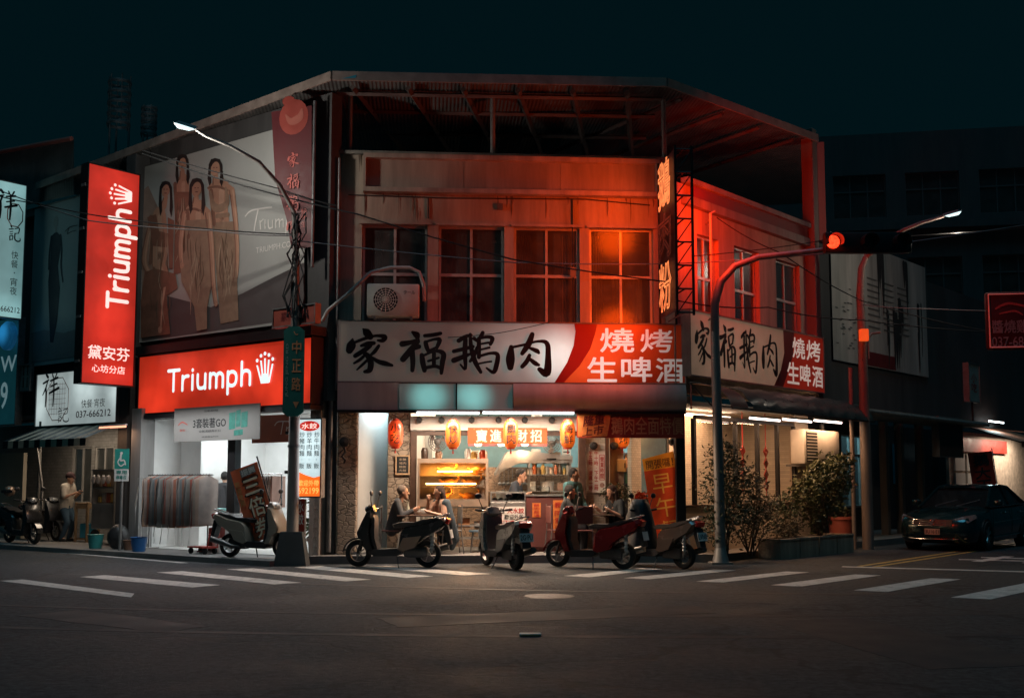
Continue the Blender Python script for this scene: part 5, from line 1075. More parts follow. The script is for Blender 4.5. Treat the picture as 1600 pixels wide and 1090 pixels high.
# traffic signal pole
b1 = gnd(1126, 880); TSP = thing('traffic_signal', 'grey signal pole with a long arm carrying a horizontal lamp box showing red', 'traffic signal', b1)
Y1 = b1.y; q = lambda px, py, y: atY(px, py, y)-b1
pts = [(0, 0, .1), q(1122, 700, Y1), q(1117, 520, Y1), q(1117, 475, Y1), q(1126, 440, Y1), q(1148, 416, Y1), q(1185, 402, Y1), q(1290, 390, Y1-.1), q(1425, 378, Y1-.2)]
MB().tube(pts, [.1, .095, .085, .082, .078, .07, .06, .05, .04], 14).build('pole', m_galv, TSP, 60)
mb = MB(); mb.box(-.2, .2, -.2, .2, 0, .03); mb.tube([(0, 0, .03), (0, 0, .3)], [.16, .1], 12)
for a in range(4): mb.box(-.008, .008, -.008, .008, .0301, .06)
mb.build('base_plate', m_galv, TSP, 40)
a, b = q(1290, 394, Y1-.35), q(1424, 362, Y1-.35); hw, hh = b.x-a.x, b.z-a.z
mb = MB(); mb.bbox(a.x, b.x, a.y, a.y+.2, a.z, b.z, .03); hs = mb.build('signal_housing', M('signal_black', (.015, .02, .022), .45), TSP, 40)
mr = lit('signal_red', (1, .035, .01), 3.2, var=.5, scale=22); mo = M('unlit_lens', (.03, .05, .05), .2)
for k in range(3):
    cx = a.x+hw*(.12+.37*k) if k else a.x+.14; cz = (a.z+b.z)/2
    mb = MB(); n = 20
    mb.lathe([(0, 0), (.125, -.004), (.13, 0)], (cx, a.y-.012, cz), 'y', n); l = mb.build('signal_lens', mr if k == 0 else mo, hs, 40)
    mb = MB(); vs = []
    for i in range(15):
        t = math.pi*(-.15+1.3*i/14); vs += [(cx+.145*math.cos(t), a.y-.001, cz+.145*math.sin(t)), (cx+.145*math.cos(t), a.y-.26, cz+.145*math.sin(t)-.02)]
    mb.add(vs, [(2*i, 2*i+2, 2*i+3, 2*i+1) for i in range(14)]); mb.build('visor', MATS['signal_black'], hs, 40)
lamp('red_glow', 'POINT', (a.x+.14, a.y-.3, (a.z+b.z)/2), 3, (1, .04, .01), TSP, .1)
# thin orange-lit mast on the side street
p = RI.w(.55, -.25, 0); MB().tube([(0, 0, 4.75), (0, 0, 6.9), (.1, .05, 6.95)], .03, 8).build('service_mast', m_galv, loc=p, smooth=40); tag(bpy.data.objects['service_mast'], 'thin vertical service mast on the side wall beside the neon sign', 'mast')
mb = MB(); mb.tube([(0, 0.0, 4.8), (0, .5, 4.8)], .02, 6); mb.tube([(0, 0, 6.8), (0, .5, 6.8)], .02, 6); mb.build('wall_bracket', m_galv, bpy.data.objects['service_mast'])
# right street lamp
b2 = gnd(1357, 858); SP2 = thing('street_lamp', 'reddish lamp post with an upward arm and small lit head at the far right', 'street lamp', b2)
q = lambda px, py, y=b2.y: atY(px, py, y)-b2
MB().tube([(0, 0, 0), (0, 0, 2.5), q(1347, 520), q(1344, 460), q(1346, 420), q(1353, 402)], [.13, .12, .1, .09, .08, .07], 14).build('pole', M('reddish_pole', (.24, .19, .165), .6, .2, var=.35, streak=True), SP2, 60)
MB().tube([q(1353, 402), q(1380, 378, b2.y-.2), q(1410, 360, b2.y-.4), q(1440, 348, b2.y-.5), q(1474, 338, b2.y-.6)], [.07, .05, .045, .04, .035], 10).build('arm', MATS['reddish_pole'], SP2, 60)
lamp_head(SP2, q(1474, 338, b2.y-.6), (1, -.15, 0), 75, (1, .86, .7), lit('lamp_lens_warm', (.65, .95, 1), 1.3, base=(.05, .06, .06), var=.35, scale=14))
mb = MB(); c = q(1346, 525); mb.bbox(c.x-.1, c.x+.1, -.24, -.1, c.z-.14, c.z+.14, .02); mb.build('orange_box', lit('orange_box', (1, .12, .02), .55), SP2)
mb = MB(); mb.tube([q(1357, 560), q(1356, 530), q(1362, 521), q(1375, 519)], .03, 8); mb.cyl((-.3, .05, 0), (-.28, .05, 4.2), .05); mb.build('side_pipe', MATS['reddish_pole'], SP2, 60)
# pipe bent over the air conditioner
q = lambda px, py: Vector(FR.pix(px, py, -.05)); mb = MB(); mb.tube([(q(x, y).x, -.05, q(x, y).y) for x, y in ((503, 502), (512, 485), (540, 462), (562, 442), (580, 425), (610, 418), (640, 418), (655, 425), (662, 445), (663, 470))], .035, 8)
o = mb.build('conduit_pipe', M('pale_pipe', (.42, .4, .37), .5), loc=FR.o, smooth=60); o.rotation_euler = (0, 0, FR.rot); tag(o, 'bent pale conduit arching over the upper air conditioner', 'pipe')
# ---------------------------------------------------------------- air conditioners
def aircon(fr, label, px0, py0, px1, py1, v, d, fan_side=.36, slat=False):
    S = Sign(fr, 'air_conditioner', label, 'air conditioner', px0, py0, px1, py1, v, d, 'outdoor air conditioners'); W, H = S.W, S.H
    mb = MB(); mb.bbox(0, W, 0, d, 0, H, .03); mb.build('casing', M('aircon_white', (.62, .56, .48), .5, var=.15), S.t, 40)
    if slat:
        mb = MB(); mb.box(W*.05, W*.35, -.012, -.001, H*.06, H*.94); mb.build('grille', m_black, S.t)
        mb = MB()
        for k in range(10): z = H*(.1+.09*k); mb.box(W*.06, W*.34, -.02, -.0125, z, z+H*.03)
        mb.build('louvre', MATS['aircon_white'], S.t)
    else:
        cx, cz, r = W*fan_side, H*.5, H*.38
        mb = MB(); mb.lathe([(0, -.004), (r, -.004), (r, 0)], (cx, 0, cz), 'y', 28); mb.build('fan_opening', m_black, S.t)
        mb = MB()
        for k in range(5): mb.lathe([(r*(.25+.18*k), -.02), (r*(.25+.18*k)+.012, -.02)], (cx, 0, cz), 'y', 28)
        for k in range(8): t = math.pi*k/8; mb.tube([(cx+r*math.cos(t), -.022, cz+r*math.sin(t)), (cx-r*math.cos(t), -.022, cz-r*math.sin(t))], .006, 4)
        mb.build('grille', MATS['aircon_white'], S.t)
        lt = LT(-.006); lt.text('クール', W*.7, W*.92, H*.68, H*.8); lt.build('lettering', m_ink, S.t)
    mb = MB()
    for x in (.15, .85): mb.box(W*x-.02, W*x+.02, -.02, d+.25, -.05, -.002)
    mb.build('bracket', m_steel, S.t); return S.t
aircon(FR, 'beige outdoor air conditioner in front of the leftmost upper window', 573, 443, 655, 494, -.22, .32)
aircon(RI, 'cream outdoor air conditioner on the side wall under the awning tubes', 1257, 672, 1312, 725, -.1, .35, slat=True)
# ---------------------------------------------------------------- green awning of the side street
AW = fthing(RI, 'awning', 'dark green canvas awning with a red end panel along the side street', 'awning', .05, 0, 2.95)
L = RI.u(1300, 0, 620)-.05+.15; N = 16; K = 26; vs = []; fs = []
for k in range(K+1):
    for i in range(N+1):
        t = i/N; vs.append((.75+(L-.75)*k/K, -.95*math.sin(t*math.pi/2)**.9-.02+.02*math.sin(k*2.1+i*.7)*t, .52*(math.cos(t*math.pi/2))**1.2+.02*math.sin(k*1.7+i)))
for k in range(K):
    for i in range(N): a = k*(N+1)+i; fs.append((a, a+N+1, a+N+2, a+1))
mb = MB(); mb.add(vs, fs); mb.build('canvas', M('green_canvas', (.035, .06, .055), .35, var=.35, scale=5, bump=.3, bscale=8), AW, 80)
vs = []; fs = []
for k in range(6):
    for i in range(N+1): t = i/N; vs.append((.02+.13*k, -.9*math.sin(t*math.pi/2)-.02, .5*math.cos(t*math.pi/2)))
for k in range(5):
    for i in range(N): a = k*(N+1)+i; fs.append((a, a+N+1, a+N+2, a+1))
mb = MB(); mb.add(vs, fs); mb.prism([(.0, 0)]*0 or [(.02, 0), (.03, 0), (.03, .49), (.02, .49)], -.05, -.02); mb.build('end_panel', M('awning_red', (.3, .07, .05), .5, var=.2), AW, 80)
mb = MB(); mb.cyl((0, -.96, -.01), (L, -.96, -.01), .025, 8); mb.cyl((0, -.03, .52), (L, -.03, .52), .025, 8); mb.tube([(.02, -.03, .5), (.02, -.5, .05), (.02, -.95, 0)], .015, 6); mb.build('awning_rail', m_black, AW)
AO = fthing(RI, 'awning', 'orange red canvas awning over the lit shop at the far right', 'awning', RI.u(1530, 0, 650), 0, 2.75)
mb = MB(); mb.add([(0, -1.2, 0), (4, -1.2, -.0), (4, .3, .5), (0, .3, .5), (0, -1.2, -.16), (4, -1.2, -.16)], [(0, 1, 2, 3), (4, 5, 1, 0)]); mb.build('canvas', M('orange_canvas', (.55, .17, .09), .6, var=.2), AO)
mb = MB(); mb.cyl((0, -1.21, 0), (4, -1.21, 0), .02); mb.tube([(.02, -1.2, -.02), (.02, .3, .48)], .02, 6); mb.build('awning_rail', m_black, AO)
# striped awning of the snack shop
u0, u1 = LE.u(30, -.5, 690), LE.u(160, -.5, 690); zt = LE.pix(100, 668, -.1)[1]; zb = LE.pix(100, 697, -.9)[1]
AS = fthing(LE, 'awning', 'black and tan striped awning over the snack shop counter', 'awning', u0, 0, zb); n = 15; L = u1-u0
for nm, par, m in (('dark_stripe', 0, m_black), ('tan_stripe', 1, M('tan_canvas', (.5, .38, .27), .7))):
    mb = MB()
    for k in range(par, n, 2):
        a, b = L*k/n, L*(k+1)/n; mb.quad((a, -.9, .17), (b, -.9, .17), (b, .25, zt-zb+.15), (a, .25, zt-zb+.15)); mb.quad((a, -.905, 0), (b, -.905, 0), (b, -.9, .17), (a, -.9, .17))
    mb.build(nm, m, AS)
# ---------------------------------------------------------------- lanterns
m_lan = lit('lantern_orange', (1, .17, .012), .6, base=(.36, .07, .012), spots=[(0, .3, .25, .4, .5)], floor=.5, var=.25, scale=7); m_lan2 = lit('lantern_red', (1, .07, .015), .5, base=(.4, .05, .02), spots=[(0, .3, .25, .4, .5)], floor=.4, var=.3, scale=7)
def lantern(px, py0, py1, v, txt, label, mat, r=.15):
    u, z1 = FR.pix(px, py0, v); z0 = FR.pix(px, py1, v)[1]; H = z1-z0
    t = fthing(FR, 'paper_lantern', label, 'lantern', u, v, z0, 'paper lanterns hanging over the open front')
    prof = []
    for k in range(25): s = k/24; e = r*(1-abs(2*s-1)**4*.4); prof.append((e*(1 if k % 2 else .965), H*s))
    mb = MB(); mb.lathe(prof, n=24); mb.build('lantern_body', mat, t, 60)
    mb = MB(); mb.lathe([(0, -.03), (r*.5, -.03), (r*.56, .0), (r*.5, .005)], n=20); mb.lathe([(r*.5, H-.005), (r*.56, H), (r*.4, H+.04), (0, H+.04)], n=20); mb.build('lantern_cap', m_red, t, 40)
    mb = MB(); mb.cyl((0, 0, H+.04), (0, 0, max(H+.1, 2.84-z0)), .006, 5); mb.build('cord', m_black, t)
    mb = MB(); mb.tube([(0, 0, -.03), (0, 0, -.12)], [.012, .022], 6); mb.build('tassel', m_red, t)
    lt = LT(0); lt.column(txt, -.085, .085, H*.9, H*.12, .02, gap=.1); lt.v = [(x, -math.sqrt(max(0, (r*1.035)**2-x*x)), z) for x, y, z in lt.v]; lt.build('lettering', m_ink, t)
    lamp('lantern_glow', 'POINT', (0, -r-.12, H*.4), 5, (1, .32, .06), t, .1); return t
lantern(618, 657, 698, .1, '小吃', 'dull red paper lantern, leftmost of the row by the stone wall', m_lan2)
lantern(708, 658, 699, .1, '快炒', 'orange paper lantern with black characters hanging in front of the left fan', m_lan)
lantern(798, 657, 699, .1, '鵝肉', 'orange paper lantern hanging in the middle of the blessing banner', m_lan)
lantern(887, 658, 699, .1, '海鮮', 'orange paper lantern hanging beside the worn red banner', m_lan)
lantern(972, 664, 698, 1.0, '燒烤', 'orange lantern half hidden behind the worn red banner', m_lan, .16)
# ---------------------------------------------------------------- kitchen
def dome_lamp(px, py, v, lab):
    u, z = FR.pix(px, py, v); t = fthing(FR, 'dome_lamp', lab, 'lamp', u, v, z, 'ceiling lamps of the kitchen')
    mb = MB(); mb.lathe([(.03, .2), (.1, .19), (.19, .11), (.22, 0), (.215, 0), (.18, .1), (.09, .18)], n=24); mb.build('shade', M('enamel_white', (.7, .78, .8), .35), t, 60)
    mb = MB(); mb.ball((0, 0, .05), .07); mb.build('bulb', lit('bulb_cool', (.85, .98, 1), 6, var=0), t, 60)
    mb = MB(); mb.cyl((0, 0, .2), (0, 0, max(.3, 3.08-z)), .01, 6); mb.build('stem', m_black, t)
    lamp('dome_glow', 'POINT', (0, 0, -.1), 16, (1, .8, .6), t, .08)
dome_lamp(763, 667, 1.6, 'left white dome lamp above the blessing banner'); dome_lamp(848, 666, 1.6, 'right white dome lamp above the kitchen fan'); dome_lamp(985, 690, 2.4, 'white dome lamp in the blue side room')
for px, lab in ((747, 'small bright bulb below the left part of the orange banner'), (783, 'small bright bulb below the middle of the orange banner'), (820, 'small bright bulb below the right part of the orange banner')):
    u, z = FR.pix(px, 697, 1.4); t = fthing(FR, 'hanging_bulb', lab, 'lamp', u, 1.4, z, 'hanging bulbs over the kitchen counter')
    mb = MB(); mb.lathe([(0, 0), (.06, .01), (.08, .05), (.05, .1), (.02, .12)], n=16); mb.build('bulb', lit('bulb_warm', (1, .9, .75), 6, var=0), t, 60); mb = MB(); mb.cyl((0, 0, .12), (0, 0, 3.08-z), .006, 5); mb.build('cord', m_black, t)
    lamp('bulb_glow', 'POINT', (0, 0, -.08), 16, (1, .62, .34), t, .06)
for i, px in enumerate((655, 690, 737, 779, 820, 862)):
    u, z = FR.pix(px, 656, .72); mb = MB(); mb.lathe([(0, -.09), (.055, -.085), (.065, .03), (.03, .05)], (0, 0, 0), 'y', 16); mb.tube([(0, .0, .03), (0, .04, .07)], .012, 6)
    o = mb.build('spot_lamp', m_black, loc=FR.w(u, .68, z), smooth=40); o.rotation_euler = (0, 0, FR.rot); tag(o, 'unlit round dark spot lamp on the beam, number %s from the left' % ['one', 'two', 'three', 'four', 'five', 'six'][i], 'lamp', 'dark spot lamps along the beam')
lamp('kitchen_ceiling_light', 'AREA', (3.0, 2.3, 3.05), 70, (1, .78, .56), RB, 3.5, 1.2)
lamp('side_room_light', 'AREA', (5.9, 2.6, 3.05), 22, (.6, .92, 1), RB, .8, 1.2)
lamp('passage_light', 'AREA', (.75, 1.7, 3.05), 34, (.8, .95, 1), RB, .5, 1.5)
o = RB  # warm dining room behind the glazed front
pp = RI_IN_FR @ Vector((2.6, 1.15, 3.05)); lamp('dining_room_light', 'AREA', pp, 100, (1, .5, .25), RB, 1.2, 2.6)
pp = RI_IN_FR @ Vector((2.4, 1.2, 2.98)); mb = MB(); mb.box(-1.2, 1.2, -.03, .03, -.02, .03); o = mb.build('ceiling_tube', lit('dining_tube', (1, .85, .65), 6, var=0), RB, loc=pp); o.rotation_euler = (0, 0, R(44))
# lit display cabinet with roast geese
S = Sign(FR, 'display_cabinet', 'glowing orange glass cabinet of roast geese on steel stand', 'display cabinet', 652, 716, 763, 783, .75, .6)
W, H = S.W, S.H; CW, CH = W, H
mb = MB(); r = .05
for x in (0, W-r):
    for y in (0, .55): mb.box(x, x+r, y, y+r, 0, H-.09)
mb.box(0, W, 0, .6, H-.089, H); mb.box(0, W, 0, .6, -.1, -.001); mb.box(r+.001, W-r-.001, .005, .04, 0, .05); mb.build('cabinet_frame', M('warm_steel', (.55, .42, .32), .35, .6, var=.15), S.t)
mb = MB(); mb.box(r, W-r, .56, .59, 0, H-.09); mb.build('back_panel', M('cabinet_back', (.5, .4, .33), .5), S.t)
mb = MB()
for z in (.31, .58): mb.box(.02, W-.02, .06, .55, H*z, H*z+.015)
mb.build('shelf', m_tin, S.t)
for z, x0, x1 in ((.70, .28, .78), (.41, .12, .83)):
    mb = MB(); mb.cyl((W*x0, .12, H*z), (W*x1, .12, H*z), .016, 8); mb.build('heat_tube', m_warmtube, S.t, 40)
    lamp('heat_glow', 'AREA', (W*.5, .18, H*z-.02), 26, (1, .36, .05), S.t, W*.6, .1)
    lamp('heat_glow', 'POINT', (W*.5, .1, H*z+.03), 9, (1, .36, .05), S.t, .05)
lamp('heat_glow', 'POINT', (W*.5, .12, H*.2), 10, (1, .36, .05), S.t, .05)
lamp('heat_glow', 'AREA', (W*.5, .25, H-.11), 26, (1, .38, .06), S.t, W*.7, .2)
mb = MB().quad((r, .012, .05), (W-r, .012, .05), (W-r, .012, H-.09), (r, .012, H-.09)); mb.build('glass_pane', m_clear, S.t)
mb = MB(); mb.box(0.05, W-.05, .02, .58, -.13, -.101)
for x in (.06, W-.12):
    for y in (.03, .5): mb.box(x, x+.05, y, y+.05, .155-S.z0, -.131)
mb.box(.06, W-.07, .1, .55, -.5, -.47); mb.box(.06, W-.07, .1, .55, -.75, -.72); mb.build('stand', m_tin, S.t)
def goose(x, z, s, i):
    t = fthing(FR, 'roast_goose', 'glazed roast goose on the %s of the lit cabinet' % i, 'roast goose', S.u0+x, S.v+.33, S.z0+z, 'roast geese in the lit cabinet')
    mb = MB(); mb.ball((0, 0, .08*s), .1*s, 1.5, .9, .8); mb.tube([(.12*s, 0, .1*s), (.2*s, 0, .16*s), (.18*s, 0, .24*s)], [.035*s, .025*s, .03*s], 8); mb.build('body', M('roast_skin', (.55, .22, .05), .3, var=.3, scale=8), t, 60)
    mb = MB(); mb.tube([(-.1*s, -.04, .07*s), (-.2*s, -.04, .14*s)], [.035*s, .015*s], 8); mb.tube([(-.1*s, .04, .07*s), (-.2*s, .04, .13*s)], [.035*s, .015*s], 8); mb.build('leg', MATS['roast_skin'], t, 60)
for x, zz, lab in ((.42, .595, 'top shelf, left'), (.85, .595, 'top shelf, right'), (.45, .325, 'middle shelf, left'), (.78, .325, 'middle shelf, right'), (.35, .0, 'cabinet floor, left'), (.74, .0, 'cabinet floor, right')): goose(W*x, H*zz+.02, 1.0, lab)
for x, hgt, lab in ((.1, .22, 'dark sauce jar'), (.3, .16, 'squat brown pot'), (.72, .2, 'white carton'), (.8, .14, 'yellow tin'), (.93, .18, 'red tub')):
    o = MB().lathe([(0, 0), (.07, 0), (.075, hgt*.7), (.05, hgt), (0, hgt)], n=14).build('jar', M('jar_'+lab.split()[-2], {'sauce': (.05, .03, .02), 'brown': (.2, .1, .05), 'white': (.6, .6, .55), 'yellow': (.6, .4, .1), 'red': (.5, .08, .03)}[lab.split()[-2]], .4), loc=FR.w(S.u0+W*x, S.v+.3, S.z1+.002), smooth=40)
    tag(o, lab+' standing on top of the lit cabinet', 'jar')
# electric fans
def fan(px, py, v, r, lab, stand):
    u, z = FR.pix(px, py, v); t = fthing(FR, 'electric_fan', lab, 'fan', u, v, z, 'wall fans of the kitchen')
    mb = MB()
    for k in range(4): mb.lathe([(r*(.35+.2*k)+.008, -.06), (r*(.35+.2*k), -.066), (r*(.35+.2*k)-.008, -.06)], n=28, axis='y')
    for k in range(16): a = 2*math.pi*k/16; mb.tube([(0, -.07, 0), (r*.95*math.cos(a), -.062, r*.95*math.sin(a)), (r*math.cos(a), .04, r*math.sin(a))], .005, 4)
    mb.build('cage', m_steel, t, 60)
    mb = MB()
    for k in range(3):
        a = 2*math.pi*k/3+.4; mb.add([(.03*math.cos(a+1), -.02, .03*math.sin(a+1)), (r*.85*math.cos(a-.35), .02, r*.85*math.sin(a-.35)), (r*.9*math.cos(a), 0, r*.9*math.sin(a)), (r*.8*math.cos(a+.5), -.03, r*.8*math.sin(a+.5)), (.03*math.cos(a-1), .02, .03*math.sin(a-1))], [(0, 1, 2, 3, 4)])
    mb.lathe([(0, -.05), (.045, -.045), (.05, 0)], n=16, axis='y'); mb.build('blades', M('fan_blade', (.3, .22, .2), .4), t)
    mb = MB(); mb.lathe([(0, .18), (.07, .17), (.08, .06), (.05, .045), (0, .04)], n=16, axis='y'); mb.tube([(0, .12, -.03), (0, .14, -stand)], .02, 8); mb.box(-.1, .1, .04, .24, -stand-.03, -stand); mb.build('motor', m_black, t, 40)
fan(684, 690, 1.0, .2, 'round wall fan behind the second lantern', .32); fan(862, 693, 1.6, .2, 'round wall fan to the right of the blessing banner', .3)
# range hood, stove side
a = [FR.pix(x, y, 1.7) for x, y in ((775, 742), (775, 738), (792, 706), (812, 703), (895, 712), (895, 723), (812, 723), (800, 728))]
t = fthing(FR, 'range_hood', 'sloping steel range hood over the stove', 'range hood', a[0][0], 1.7, 2.0)
mb = MB(); mb.prism([(p[0]-a[0][0], p[1]-2.0) for p in a], 0, .7); mb.build('hood_shell', m_tin, t); mb = MB(); mb.cyl((.9, .4, .3), (.9, .4, 1.05), .12, 14); mb.build('duct', m_tin, t, 40)
S2 = Sign(FR, 'kitchen_shelf', 'steel kitchen shelf loaded with pots and boxes right of the stove', 'shelf', 826, 716, 893, 768, 1.7, .4)
W, H = S2.W, S2.H; mb = MB()
for x in (0, W-.03): mb.box(x, x+.03, 0, .03, .155-S2.z0, H); mb.box(x, x+.03, .37, .4, .155-S2.z0, H)
mb.build('post', m_tin, S2.t); mb = MB()
for k in (.0, .5, .96): mb.box(-.01, W+.01, -.01, .41, H*k, H*k+.02)
mb.build('shelf_board', m_tin, S2.t)
for i, (x, k, ww, hh, c, lab) in enumerate(((.05, .0, .12, .2, (.6, .6, .55), 'white rice box'), (.3, .0, .28, .2, (.5, .5, .48), 'wide steel tray'), (.68, .0, .2, .17, (.3, .2, .15), 'brown carton'), (.1, .5, .1, .25, (.55, .5, .4), 'cream canister'), (.35, .5, .2, .15, (.5, .3, .2), 'terracotta basin'), (.7, .5, .2, .22, (.25, .4, .4), 'teal box'), (.08, .97, .2, .2, (.35, .35, .33), 'grey pot'), (.5, .97, .25, .14, (.4, .3, .2), 'bamboo steamer'))):
    mb = MB(); (mb.lathe([(0, 0), (ww/2, 0), (ww/2*1.05, hh), (ww/2*.95, hh), (0, hh*.97)], n=16) if i % 2 else mb.bbox(-ww/2, ww/2, -.12, .12, 0, hh, .015))
    tag(mb.build('kitchen_box' if i % 2 == 0 else 'kitchen_pot', M('ware_%s' % lab.split()[0], c, .45), loc=FR.w(S2.u0+W*x+ww/2, S2.v+.2, S2.z0+H*k+.021), smooth=40), lab+' on the steel shelf right of the stove', 'box' if i % 2 == 0 else 'pot')
# freezer and its board
S3 = Sign(FR, 'chest_freezer', 'silver glass topped food chest behind the dumpling board', 'freezer', 766, 768, 822, 790, .75, .6)
W, H = S3.W, S3.H; mb = MB(); mb.bbox(0, W, 0, .6, .155-S3.z0, H*.3, .02); mb.box(0, W, 0, .03, H*.301, H*.4); mb.box(0, W, 0, .6, H*.9, H); mb.box(0, .03, 0, .6, H*.301, H*.899); mb.box(W-.03, W, 0, .6, H*.301, H*.899); mb.build('casing', m_tin, S3.t)
mb = MB().quad((.03, .01, H*.4), (W-.03, .01, H*.4), (W-.03, .01, H*.9), (.03, .01, H*.9)); mb.build('glass_pane', m_clear, S3.t)
mb = MB()
for k in range(5): mb.ball((W*(.15+.17*k), .3, H*.42), .06, 1, 1, .7)
mb.build('food', M('dumpling', (.6, .5, .4), .5, var=.2), S3.t, 60)
S4 = Sign(FR, 'food_board', 'white board with black and red dumpling writing in front of the food chest', 'sign', 765, 791, 820, 822, .68, .02)
S4.box('board', m_alu, m_pwhite, rim=0, facename='board_face'); W, H = S4.W, S4.H
lt = LT(-.01); lt.text('現包', W*.14, W*.42, H*.66, H*.93, .02); lt.text('歡迎外帶', W*.42, W*.96, H*.36, H*.6, .015); lt.build('lettering', m_ink, S4.t)
lt = LT(-.01); lt.text('大水餃', W*.5, W*.97, H*.66, H*.93, .02); lt.text('水餃', W*.1, W*.36, H*.36, H*.6, .015); lt.poly([(W*.15, H*.05), (W*.95, H*.05), (W*.95, H*.3), (W*.15, H*.3)]); lt.build('lettering', m_inkred, S4.t)
lt = LT(-.013); lt.text('只需要50元', W*.2, W*.9, H*.08, H*.27, .015); lt.build('lettering', m_pwhite, S4.t)
# brown counter
S5 = Sign(FR, 'counter', 'dark brown counter cabinet with orange papers stuck on it', 'counter', 822, 771, 903, 840, .72, .6, zz=(.155, 1.25))
W, H = S5.W, S5.H; mb = MB(); mb.bbox(0, W, 0, .6, .08, H, .015); mb.box(.03, W-.03, .03, .57, 0, .079); mb.build('cabinet', M('counter_brown', (.14, .05, .045), .4, var=.15), S5.t); mb = MB(); mb.box(-.02, W+.02, -.02, .62, H+.002, H+.035); mb.build('counter_top', m_tin, S5.t)
for x, z0, z1, w2 in ((.12, .62, .88, .17), (.52, .35, .93, .28)):
    mb = MB(); mb.box(W*x, W*x+w2, -.008, -.002, H*z0, H*z1); pp_ = mb.build('orange_paper', M('orange_paper', (.7, .2, .04), .7, var=.3, scale=16), S5.t); lt = LT(-.011)
    for k in range(4): lt.text('鵝肉飯湯'[k], W*x+.03, W*x+w2-.03, H*(z0+(z1-z0)*(.76-.24*k)), H*(z0+(z1-z0)*(.93-.24*k)), .02)
    lt.build('lettering', m_inkred, pp_)
mb = MB(); mb.bbox(-.2, .2, -.15, .15, 0, .16, .02); o = mb.build('glass_case', m_clear, loc=FR.w(S5.u0+.3, 1.0, 1.29)); tag(o, 'small clear glass case on the brown counter', 'glass case')
mb = MB(); mb.box(-.16, .16, -.1, .1, .005, .06); mb.build('food_tray', MATS['dumpling'], o)
# tables and chairs
def table(label, u, v, wd, dp, h=.75):
    t = fthing(FR, 'dining_table', label, 'table', u, v, .15, 'street tables in front of the kitchen')
    mb = MB(); mb.bbox(-wd/2, wd/2, -dp/2, dp/2, h-.03, h, .01); mb.build('table_top', m_wood, t)
    for x in (-1, 1):
        for y in (-1, 1): mb = MB(); mb.tube([(x*(wd/2-.08), y*(dp/2-.06), h-.031), (x*(wd/2-.05), y*(dp/2-.04), 0)], .016, 8); mb.build('leg', m_black, t)
    return t
def chair(label, loc, rz, mat):
    t = thing('chair', label, 'chair', loc, rz, 'dining chairs on the pavement')
    mb = MB(); mb.bbox(-.2, .2, -.2, .2, .43, .46, .012); mb.build('seat', mat, t)
    mb = MB(); mb.bbox(-.19, .19, .19, .215, .58, .92, .012); mb.build('backrest', mat, t)
    for x in (-1, 1):
        mb = MB(); mb.tube([(x*.18, -.17, .43), (x*.2, -.2, 0)], .013, 6); mb.build('leg', m_steel, t)
        mb = MB(); mb.tube([(x*.18, .2, .95), (x*.18, .19, .45), (x*.2, .24, 0)], .013, 6); mb.build('leg', m_steel, t)
    return t
uA = FR.u(655, .35, 820); tA = table('low dark table between the seated couple', uA, .35, .85, .6)
uB = FR.u(930, .5, 810); tB = table('dark table in front of the opening hours board', uB, .45, .8, .6)
red_ch = M('chair_maroon', (.14, .05, .045), .5)
ch1 = chair('metal backed chair behind the woman in the dark cape', FR.w(FR.u(703, .3, 820), .3, .15), FR.rot-R(80), m_steel)
ch2 = chair('stool backed chair under the grey haired man', FR.w(FR.u(612, .4, 820), .4, .15), FR.rot+R(95), red_ch)
ch3 = chair('maroon chair of the man in black beside the red scooter', FR.w(FR.u(873, .3, 820), .3, .15), FR.rot+R(100), red_ch)
ch4 = chair('empty maroon chair facing away behind the red scooter seat', FR.w(FR.u(905, .05, 820), .05, .15), FR.rot+R(200), red_ch)
ch5 = chair('chair of the masked diner in front of the potted bush', FR.w(FR.u(972, .4, 820), .4, .15), FR.rot-R(95), red_ch)
def extra(name, label, cat, mb, mat, loc, rot=0, sm=40, group=None):
    o = mb.build(name, mat, loc=loc, smooth=sm); o.rotation_euler = (0, 0, rot); return tag(o, label, cat, group)
def small(name, label, cat, mb, mat, loc, sm=40): return tag(mb.build(name, mat, loc=loc, smooth=sm), label, cat)
bottle = [(0, 0), (.032, 0), (.034, .14), (.014, .19), (.014, .24), (0, .24)]
small('bottle', 'dark sauce bottle on the table before the opening hours board', 'bottle', MB().lathe(bottle, n=12), M('bottle_dark', (.03, .02, .015), .2), FR.w(uB-.12, .4, .902))
small('bottle', 'clear bottle on the table of the seated couple', 'bottle', MB().lathe(bottle, n=12), M('bottle_pale', (.5, .5, .4), .2), FR.w(uA-.22, .3, .902))
small('tissue_box', 'white tissue box on the table of the seated couple', 'tissue box', MB().bbox(-.1, .1, -.06, .06, 0, .11, .01), m_pwhite, FR.w(uA+.12, .35, .902))
small('bowl', 'white soup bowl on the table of the seated couple', 'bowl', MB().lathe([(.03, 0), (.05, .005), (.085, .06), (.08, .06), (.045, .012), (0, .01)], n=16), m_pwhite, FR.w(uA-.02, .22, .902))
small('bowl', 'white bowl on the table before the opening hours board', 'bowl', MB().lathe([(.03, 0), (.05, .005), (.085, .06), (.08, .06), (.045, .012), (0, .01)], n=16), m_pwhite, FR.w(uB+.15, .35, .902))
small('helmet', 'dark round helmet lying on the table before the opening hours board', 'helmet', MB().ball((0, 0, .1), .13, 1, 1.1, .9), M('helmet_black', (.02, .02, .025), .2), FR.w(uB+.28, .5, .902))
